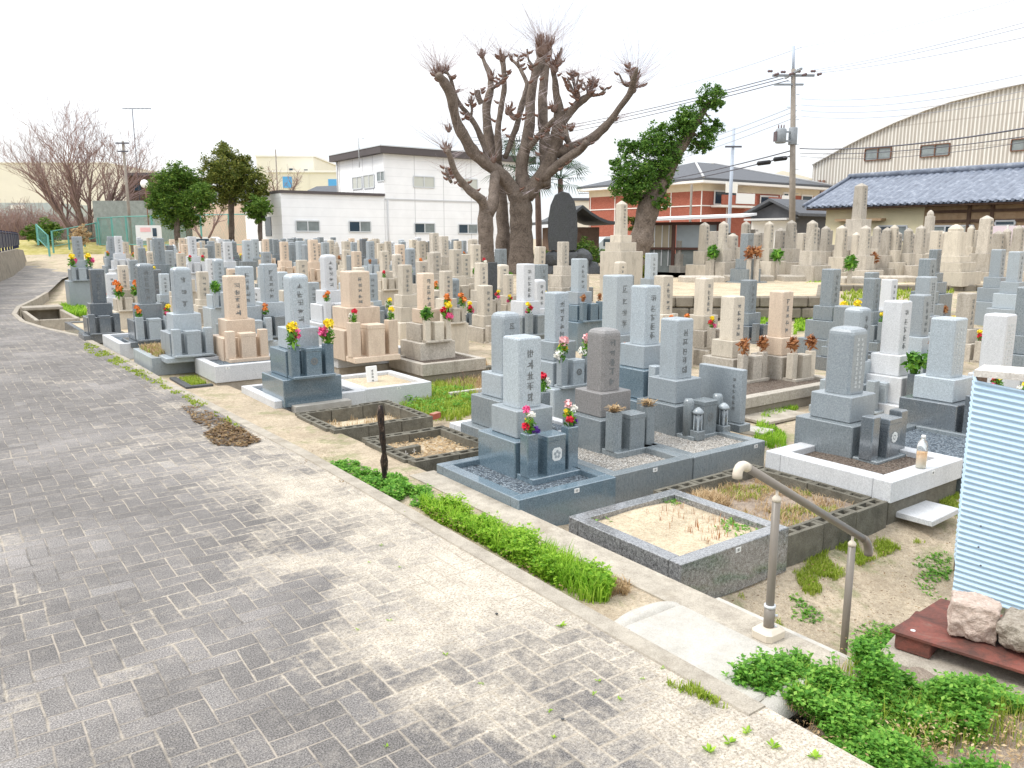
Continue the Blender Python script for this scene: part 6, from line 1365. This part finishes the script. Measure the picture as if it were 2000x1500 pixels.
v = [a_+Vector((0, 0, zt_)), b_+Vector((0, 0, zt_-.03)), b_-nr*.3+Vector((0, 0, zt_-.01)), a_+dr*.05-nr*.16+Vector((0, 0, zt_+.01))]; v += [q+Vector((0, 0, .035)) for q in v]
MB().add(v, [(3, 2, 1, 0), (4, 5, 6, 7), (0, 1, 5, 4), (1, 2, 6, 5), (2, 3, 7, 6), (3, 0, 4, 7)]).build('top_board', M['board'], e)
bouquet(pA+dr*.36+nr*.05+Vector((0, 0, hsh-.04)), 'rw', 'red flower poking out under the weathered board at the right edge', .7)
# rusty steel plate on a footing with two boulders
m, nt_, bs = newmat('rusty_red_plate', .7, .35); P_ = geo_pos(nt_); c = ramp(nt_, noise(nt_, P_, 7, 7, .7, .6), [(.35, (.08, .04, .032)), (.5, (.16, .06, .045)), (.6, (.22, .07, .052)), (.72, (.22, .13, .10))]); c = mixc(nt_, math_(nt_, 'MULTIPLY', ramp(nt_, noise(nt_, P_, 45, 5, .75), [(.5, 0), (.7, 1)]), .5), c, (.07, .05, .045)); nt_.links.new(c, bs.inputs['Base Color']); bump(nt_, bs, noise(nt_, P_, 60, 5), .4, .01); M['rustred'] = m
zp = -.17; c0 = G(1738, 1232, zp); c1 = G(1838, 1170, zp); c2 = G(2100, 1345, zp); 
e = empty('rusty_platform', (c0.x, c0.y, zp), 0, 'rusty red steel platform carrying two boulders at the lower right', 'platform'); o_ = Vector(e.location)
q0 = c0-o_; q1 = c1-o_; q2 = c2-o_; ax_ = (q2-q0); q3 = q1+ax_
v = [q0, q2, q3, q1]; mb = MB(); mb.add([p_+Vector((0, 0, -.008)) for p_ in v]+[p_+Vector((0, 0, .004)) for p_ in v], [(3, 2, 1, 0), (4, 5, 6, 7), (0, 1, 5, 4), (1, 2, 6, 5), (2, 3, 7, 6), (3, 0, 4, 7)]); mb.build('plate', M['rustred'], e)
an = math.atan2(ax_.y, ax_.x); Mx = Matrix.Rotation(an, 4, 'Z')
for s_ in (.02, .62): MB().box(s_, s_+.15, .015, .32, -.085, -.0085, M=Mx, c=.004).build('leg', M['rustred'], e)
MB().lathe([(.011, .0045), (.011, .0065), (.004, .007)], 14, (q0.x+ax_.x*.12+.04, q0.y+ax_.y*.12+.05)).build('washer', M['whiteplastic'], e)
e2 = empty('concrete_footing', (c0.x, c0.y, zp-.085), an, 'mossy concrete footing block under the rusty platform', 'footing'); MB().box(-.03, 1.1, -.07, .36, -.4, -.004, c=.02).build('block', M['concrete'], e2)
def boulder(label, u, v_, z, r, seed, mat, cube, rz, flat_=1):
    p = G(u, v_, z); o = bpy.data.objects.new('boulder', rock(r, seed, cube=cube, n=5)); C.objects.link(o); o.data.materials.append(M[mat]); o.location = (p.x, p.y, z+r[2]*.93); o.rotation_euler = (.04, .06, rz); o.data.polygons.foreach_set('use_smooth', [True]*len(o.data.polygons)); tag(o, label, 'boulder', 'boulders on the rusty platform')
boulder('squarish pinkish boulder on the rusty platform', 1898, 1236, zp+.005, (.105, .10, .085), 4.1, 'boulder_pink', .72, ROT+.45)
boulder('rounded speckled boulder cut by the right picture edge', 1995, 1262, zp+.005, (.14, .1, .08), 9.7, 'boulder', .2, ROT+.2)
# brick, stepping stones, twigs
def slab_thing(label, u, v_, z, lx, ly, h, mat, rz, name='stepping_stone', cat='stepping stone'):
    p = G(u, v_, z); o = MB().box(-lx/2, lx/2, -ly/2, ly/2, -h, 0, c=.004).build(name, M[mat], loc=(p.x, p.y, z), rz=rz); tag(o, label, cat)
slab_thing('flat pale stepping stone in the grass left of the corrugated sheet', 1812, 996, -.2, .4, .24, .04, 'white', ROT+.05)
slab_thing('pale slab corner behind the fourth plot', 1478, 838, -.19, .22, .25, .04, 'concrete_white', ROT+.2)
slab_thing('broad worn slab in the path between the right rows', 1500, 808, -.2, .7, .5, .03, 'concrete', ROT)
slab_thing('broken red brick lying in the weeds behind the block plots', 850, 806, -.12, .12, .06, .06, 'brick', ROT+.4, 'brick', 'brick')
slab_thing('narrow white slab edge lying in the weeds', 912, 762, -.16, .5, .06, .04, 'concrete_white', ROT, 'kerb_fragment', 'slab')
slab_thing('grey block lying behind the leaning tablet', 828, 720, -.1, .26, .12, .12, 'cinder', ROT+.1, 'loose_block', 'block')
slab_thing('grey block in the weeds left of the tall plain headstone', 945, 716, -.12, .3, .12, .1, 'cinder', ROT+.1, 'loose_block', 'block')
# ================================================================== WEEDS, GRASS, LITTER
def inpoly(x, y, P):
    c = False; n = len(P); j = n-1
    for i in range(n):
        if (P[i][1] > y) != (P[j][1] > y) and x < (P[j][0]-P[i][0])*(y-P[i][1])/(P[j][1]-P[i][1])+P[i][0]: c = not c
        j = i
    return c
def scatter(poly_px, z, n, rr, edge=.5, nscale=3, thr=-.15):
    P = [tuple(G(u, v, z).xy) for u, v in poly_px]; xs = [p[0] for p in P]; ys = [p[1] for p in P]; out = []; g = 0
    while len(out) < n and g < n*40:
        g += 1; x = rr.uniform(min(xs), max(xs)); y = rr.uniform(min(ys), max(ys))
        if inpoly(x, y, P) and mnoise.noise(Vector((x*nscale, y*nscale, 7.7))) > thr+rr.uniform(-.1, .1): out.append((x, y))
    return out
def weeds(name, label, poly, z, n, mat, h=(.03, .09), leaf=.011, seed=1, thr=-.2, zf=None, blades=0, bmat=None, bh=.12, cat='weeds', leaflets=4):
    rr = random.Random(seed); mb = MB()
    for x, y in scatter(poly, z, n, rr, thr=thr):
        zz = zf(x, y) if zf else z; hh = rr.uniform(*h)*(.65+1.0*max(-.3, mnoise.noise(Vector((x*7, y*7, 1)))+.25)); a = rr.uniform(0, 6.28); le = rr.uniform(0, .6); base = Vector((x, y, zz-.005)); top = base+Vector((math.cos(a)*le*hh, math.sin(a)*le*hh, hh))
        side = Vector((-math.sin(a), math.cos(a), 0))*.0009; mb.add([base-side, base+side, top+side, top-side], [(0, 1, 2, 3)])
        for k in range(leaflets):
            t = 1 if k < 3 else rr.uniform(.3, .9); c = base.lerp(top, t); b = rr.uniform(0, 6.28); d = Vector((math.cos(b), math.sin(b), rr.uniform(-.25, .7))).normalized(); s_ = leaf*rr.uniform(.6, 1.35); w_ = d.cross(Vector((rr.gauss(0, .3), rr.gauss(0, .3), 1))).normalized()*s_*.62; n_ = w_.cross(d).normalized()*s_*.18
            mb.add([c, c+d*s_*.9-w_+n_, c+d*s_*1.9, c+d*s_*.9+w_+n_], [(0, 1, 2), (0, 2, 3)])
    o = mb.build(name, M[mat]); tag(o, label, cat, kind='stuff')
    return o
def grass(name, label, poly, z, n, mat, h=(.04, .1), seed=1, thr=-.2, zf=None, wdt=.0016, cat='grass', lean=.5):
    rr = random.Random(seed); mb = MB()
    for x, y in scatter(poly, z, n, rr, thr=thr, nscale=5):
        zz = zf(x, y) if zf else z
        for _ in range(3):
            hh = rr.uniform(*h); a = rr.uniform(0, 6.28); d = Vector((math.cos(a), math.sin(a), 0)); p = Vector((x+rr.gauss(0, .008), y+rr.gauss(0, .008), zz-.004)); s_ = Vector((-d.y, d.x, 0))*wdt*rr.uniform(.7, 1.5); le = rr.uniform(.1, lean)
            m_ = p+d*hh*le*.4+Vector((0, 0, hh*.6)); t = p+d*hh*le*1.3+Vector((0, 0, hh*rr.uniform(.75, 1)))
            mb.add([p-s_, p+s_, m_+s_*.8, m_-s_*.8, t], [(0, 1, 2, 3), (3, 2, 4)])
    o = mb.build(name, M[mat]); tag(o, label, cat, kind='stuff'); return o
def szf(X, Y):
    x, y = LOC(X, Y)
    if y < -1.02 and -.76 < x < 1.9 : return soilz(x, y)
    if -.73 < x < -.3: return -.08
    return ground_z(X, Y)
weeds('weed_patch', 'lush vetch and clover filling the corner below the handrail', [(1425, 1342), (1500, 1325), (1570, 1290), (1680, 1298), (1780, 1315), (1840, 1345), (1820, 1395), (1740, 1410), (1720, 1450), (1640, 1420), (1560, 1395), (1510, 1375)], -.07, 9000, 'weed', (.02, .09), .0095, 1, -.42, szf, leaflets=6)
weeds('weed_patch', 'vetch and clover below the rusty platform at the right edge', [(1820, 1350), (1880, 1320), (2010, 1300), (2010, 1430), (1980, 1510), (1930, 1450), (1850, 1400)], -.1, 7500, 'weed', (.02, .10), .0095, 2, -.32, szf, leaflets=6)
weeds('weed_patch', 'spreading vetch along the bottom edge of the picture', [(1620, 1420), (1700, 1405), (1800, 1420), (1900, 1410), (1990, 1460), (2010, 1530), (1760, 1530), (1640, 1460)], -.08, 5200, 'weed', (.02, .08), 0.0085, 3, -.02, szf, leaflets=6)
gut = [(815, 985), (900, 1005), (1000, 1060), (1110, 1100), (1190, 1150), (1185, 1175), (1150, 1180), (1060, 1130), (940, 1060), (850, 1015)]
weeds('weed_strip', 'bright green weeds filling the gutter beside the empty plots', gut, -.07, 5600, 'weed_bright', (.02, .105), .011, 4, -.22, lambda x, y: -.08, leaflets=6)
grass('gutter_grass', 'bright grass blades mixed into the gutter weeds', gut, -.07, 1500, 'weed_bright', (.05, .15), 5, -.3, lambda x, y: -.08, .0028)
weeds('weed_tuft', 'green weeds round the foot of the charred post', [(670, 935), (720, 925), (790, 935), (800, 960), (770, 985), (700, 955)], -.07, 1500, 'weed', (.02, .06), .012, 6, -.5, lambda x, y: -.08, leaflets=6)
weeds('weed_tuft', 'sparse weeds beyond the charred post', [(640, 905), (700, 905), (700, 925), (660, 925)], -.07, 260, 'weed', (.015, .04), .012, 7, -.5, lambda x, y: -.08)
weeds('weed_tuft', 'thin weeds between the charred post and the gutter weeds', [(790, 950), (840, 960), (850, 1000), (810, 990)], -.07, 420, 'weed', (.015, .05), .011, 8, -.5, lambda x, y: -.08)
def gzf(X, Y): return gz(X, Y)
grass('grass_patch', 'yellow green grass along the block border and stepping stone', [(1545, 1085), (1640, 1040), (1740, 995), (1870, 950), (1875, 1015), (1760, 1040), (1660, 1080), (1580, 1130)], -.23, 3600, 'grass', (.012, .045), 9, .02, gzf, .0018)
grass('grass_patch', 'patchy grass on the sandy ground below the empty plot', [(1400, 1180), (1450, 1140), (1520, 1160), (1560, 1200), (1500, 1215), (1440, 1200)], -.24, 900, 'grass', (.012, .035), 10, -.15, gzf, .002)
weeds('weed_spots', 'small dark weeds dotted over the sandy ground by the handrail', [(1540, 1120), (1860, 1050), (1860, 1170), (1740, 1260), (1680, 1290), (1560, 1230)], -.28, 900, 'weed', (.006, .016), .008, 11, .2, gzf)
weeds('weed_tuft', 'green weeds left of the rusty platform', [(1685, 1240), (1735, 1195), (1760, 1215), (1735, 1250), (1690, 1310)], -.32, 700, 'weed', (.02, .05), .010, 12, -.5, gzf)
grass('grass_patch', 'green grass behind the block plots in the middle', [(770, 800), (840, 750), (925, 735), (935, 790), (900, 815), (800, 815)], -.2, 1700, 'grass', (.05, .14), 13, -.35, gzf, .0035)
weeds('weed_patch', 'leafy weeds behind the block plots in the middle', [(770, 800), (840, 760), (925, 760), (925, 800), (860, 812)], -.2, 800, 'weed', (.03, .09), .016, 14, -.3, gzf)
grass('dry_grass_patch', 'dry straw coloured grass beyond the middle weeds', [(850, 745), (950, 705), (960, 740), (930, 770)], -.2, 700, 'dry', (.04, .16), 15, -.4, gzf, .003)
grass('grass_patch', 'fresh grass by the kerb in front of the bend of the path', [(118, 590), (165, 588), (168, 605), (122, 607)], -.05, 700, 'weed_bright', (.08, .2), 16, -.9, lambda x, y: -.2, .014)
grass('grass_patch', 'green grass between the long plinth and the two column headstone', [(1460, 805), (1560, 785), (1560, 800), (1480, 830), (1470, 870), (1540, 885), (1530, 850)], -.24, 900, 'weed_bright', (.03, .09), 17, -.4, gzf, .004)
for i, (poly, lb) in enumerate((([(1555, 605), (1600, 590), (1615, 640), (1550, 660)], 'green grass left of the grey headstone with yellow flowers'), ([(1455, 640), (1500, 640), (1500, 665), (1455, 665)], 'green grass between the two pinkish headstones'), ([(1640, 610), (1860, 590), (1860, 610), (1650, 640)], 'grass strip below the right part of the terrace'))):
    grass('grass_patch', lb, poly, -.24, 1000, 'weed_bright' if i < 2 else 'grass', (.05, .14), 18+i, -.9, gzf, .012)
def local_poly(x0, x1, y0, y1, z): return [proj(*W(a, b, z)) for a, b in ((x0, y0), (x1, y0), (x1, y1), (x0, y1))]
grass('dry_stalks', 'reddish dry stalks standing in the empty granite plot', local_poly(.4, .75, .15, .7, -.05), -.05, 45, 'rustyleaf', (.03, .07), 30, -.9, lambda x, y: -.055, .0016, 'stalks', .25)
grass('dry_stalks', 'dead grass and stalks in the weedy block plot', local_poly(1.05, 1.9, .15, .98, -.15), -.15, 1100, 'dry', (.015, .06), 31, -.2, lambda x, y: -.16, .002, 'stalks', .9)
grass('dry_tuft', 'orange brown grass tuft in the corner of the weedy block plot', local_poly(1.06, 1.26, .68, .92, -.15), -.15, 420, 'dry', (.04, .1), 32, -.9, lambda x, y: -.16, .002, 'grass', .9)
grass('green_sprigs', 'green sprigs among the dead grass of the weedy block plot', local_poly(1.1, 1.9, .2, .95, -.15), -.15, 420, 'grass', (.02, .05), 33, .1, lambda x, y: -.16, .002, 'grass', .7)
grass('dry_stalks', 'sparse orange stalks in the far block plot', local_poly(-.1, .65, 3.95, 4.55, -.16), -.16, 240, 'dry', (.03, .09), 34, -.2, lambda x, y: -.17, .002, 'stalks', .3)
weeds('weed_spots', 'few green weeds in the empty granite plot', local_poly(.12, .8, .12, .8, -.05), -.05, 90, 'weed', (.008, .02), .008, 35, .1, lambda x, y: -.055)
grass('dry_grass', 'dry yellow grass on the overgrown grey plot', local_poly(-.75, -.08, 7.95, 8.85, .14), .14, 900, 'dry', (.04, .12), 36, -.3, lambda x, y: .14, .004, 'grass', .6)
grass('green_grass', 'green grass among the dry grass of the overgrown plot', local_poly(-.75, -.08, 7.95, 8.85, .14), .14, 350, 'grass', (.04, .1), 37, -.1, lambda x, y: .14, .004, 'grass', .6)
grass('planter_grass', 'green grass in the blackened block planter', local_poly(-.62, -.42, 6.85, 7.45, -.09), -.09, 320, 'grass', (.03, .08), 38, -.9, lambda x, y: -.09, .004, 'grass', .6)
grass('dry_tuft', 'straw coloured tuft at the end of the gutter weeds', [(1180, 1130), (1230, 1140), (1225, 1160), (1180, 1165)], -.07, 160, 'dry', (.02, .07), 39, -.9, lambda x, y: -.08, .002, 'grass', .9)
grass('grass_blades', 'thin pale blades sticking out of the corner weeds', [(1425, 1342), (1570, 1290), (1840, 1345), (2010, 1300), (2010, 1430), (1720, 1450), (1510, 1375)], -.07, 420, 'grass', (.05, .13), 41, -.3, szf, .0014)
grass('dry_blades', 'dead straw mixed into the corner weeds', [(1425, 1342), (1570, 1290), (1840, 1345), (2010, 1300), (2010, 1500), (1650, 1480), (1510, 1375)], -.07, 500, 'dry', (.02, .07), 42, -.5, szf, .0012, 'grass', 1.2)
grass('kerb_moss', 'thin green moss and grass lining the left stretch of the kerb', [(165, 668), (200, 680), (345, 757), (430, 805), (470, 835), (440, 825), (320, 760), (240, 720), (165, 685)], 0, 700, 'grass', (.008, .03), 51, -.05, lambda x, y: .004, .005)
grass('kerb_grass', 'sparse grass along the lower stretch of the kerb', [(1240, 1290), (1290, 1300), (1400, 1370), (1420, 1400), (1330, 1350), (1250, 1310)], 0, 130, 'grass', (.008, .03), 52, -.1, lambda x, y: .004, .002)
# litter of leaves and sand clods along the kerb
def litter(name, label, poly, z, n, size, mat, seed, thr=-.9, thick=.012):
    rr = random.Random(seed); mb = MB()
    for x, y in scatter(poly, z, n, rr, thr=thr, nscale=4):
        a = rr.uniform(0, 6.28); s_ = size*rr.uniform(.5, 1.5); d = Vector((math.cos(a), math.sin(a), rr.uniform(-.3, .3)))*s_; w_ = Vector((-math.sin(a), math.cos(a), rr.uniform(-.3, .3)))*s_*rr.uniform(.25, .6); c = Vector((x, y, z+rr.uniform(.003, thick)))
        mb.add([c-d, c-w_+Vector((0, 0, s_*.15)), c+d, c+w_], [(0, 1, 2, 3)])
    o = mb.build(name, M[mat]); tag(o, label, 'leaf litter', kind='stuff')
litter('leaf_litter', 'heap of brown rotting leaves on the pavers beside the kerb', [(395, 850), (440, 825), (470, 835), (510, 862), (480, 873), (420, 870)], .0, 1500, .016, 'litter', 1, -.35, .016)
litter('leaf_litter', 'brown leaves trailing along the kerb', [(355, 795), (390, 795), (480, 840), (440, 850), (385, 830)], .0, 700, .016, 'litter', 2, -.3, .015)
litter('leaf_litter', 'scattered brown flecks on the kerb side soil', [(250, 720), (330, 760), (640, 900), (900, 1010), (1180, 1180), (1120, 1190), (840, 1020), (600, 915), (300, 780)], -.0, 1100, .006, 'litter', 3, .0, .006)
litter('dry_leaves', 'pale dry leaves covering the sand of the marker block plot', local_poly(-.06, .55, 2.62, 3.28, -.12), -.12, 1300, .014, 'dry', 4, -.9, .03)
litter('soil_litter', 'small dry bits on the brown soil below the weeds', [(1500, 1380), (1700, 1420), (1900, 1400), (2000, 1430), (2000, 1500), (1650, 1500)], -.1, 500, .007, 'dry', 6, -.4, .05)
for nm_, lb_, z_, P_, mt_, n_, s_ in (('ground_bits', 'dark crumbs strewn over the sandy ground beside the handrail', -.225, [(1380, 1190), (1540, 1110), (1870, 1030), (1865, 1150), (1740, 1240), (1670, 1300), (1500, 1230)], 'litter', 700, .006), ('gutter_bits', 'dry bits on the gutter soil between kerb and plots', -.078, [(560, 870), (640, 880), (860, 985), (1000, 1040), (1260, 1150), (1200, 1165), (1000, 1070), (700, 930)], 'litter', 700, .006)):
    litter(nm_, lb_, P_, z_, n_, s_, mt_, 8, -.4, .008)
# little weeds growing out of the paving joints
rr = random.Random(77)
jt = [(1095, 1222), (870, 1278), (940, 1335), (1072, 1388), (1160, 1355), (1385, 1468), (1425, 1450), (1460, 1430), (1510, 1458), (760, 1212), (745, 1065), (790, 1000), (1350, 1340), (1385, 1360), (1330, 1350), (1295, 1305), (1255, 1325), (1210, 1365), (1168, 1330), (755, 1458), (700, 1230), (1590, 1478), (1300, 1290), (722, 1098), (780, 1108), (1080, 1440)]
for u, v in jt:
    p = G(u, v, .002); mb = MB(); big = 1.5 if u > 1370 or (u, v) == (1095, 1222) else .8
    for k in range(int(9*big)):
        a = rr.uniform(0, 6.28); l = .014*big*rr.uniform(.6, 1.5); d = Vector((math.cos(a), math.sin(a), rr.uniform(.1, .9))).normalized(); w_ = Vector((-d.y, d.x, 0)).normalized()*l*.22
        mb.add([(0, 0, 0), tuple(d*l*.6-w_), tuple(d*l), tuple(d*l*.6+w_)], [(0, 1, 2, 3)])
    o = mb.build('paving_weed', M['weed_bright'], loc=p); tag(o, 'tiny green weed growing in a paving joint', 'weed', 'tiny weeds in the paving joints')
for u, v, lb in ((970, 1201, 'small black pebble on the sandy pavers'), (1099, 1407, 'blue black pebble on the pavers near the bottom'), (1228, 1218, 'black pebble on the pale slab')):
    p = G(u, v, .0); o = bpy.data.objects.new('pebble', rock((.007, .005, .004), u, n=2)); C.objects.link(o); o.data.materials.append(M['slate']); o.location = (p.x, p.y, .006 if u < 1200 else -.03); tag(o, lb, 'pebble')
# thin dead stem standing in the middle weeds
p = G(905, 770, -.22); mb = MB(); mb.tube([(0, 0, 0), (.01, 0, .12), (-.005, .01, .28)], [.006, .004, .002], 5)
for k in range(5): mb.tube([(.004, 0, .08+.04*k), (.03*(1 if k % 2 else -1), .01, .13+.04*k)], .0015, 3, False)
o = mb.build('dead_stem', M['twig_brown'], loc=p); tag(o, 'thin dead branched stem standing in the middle weeds', 'stem')
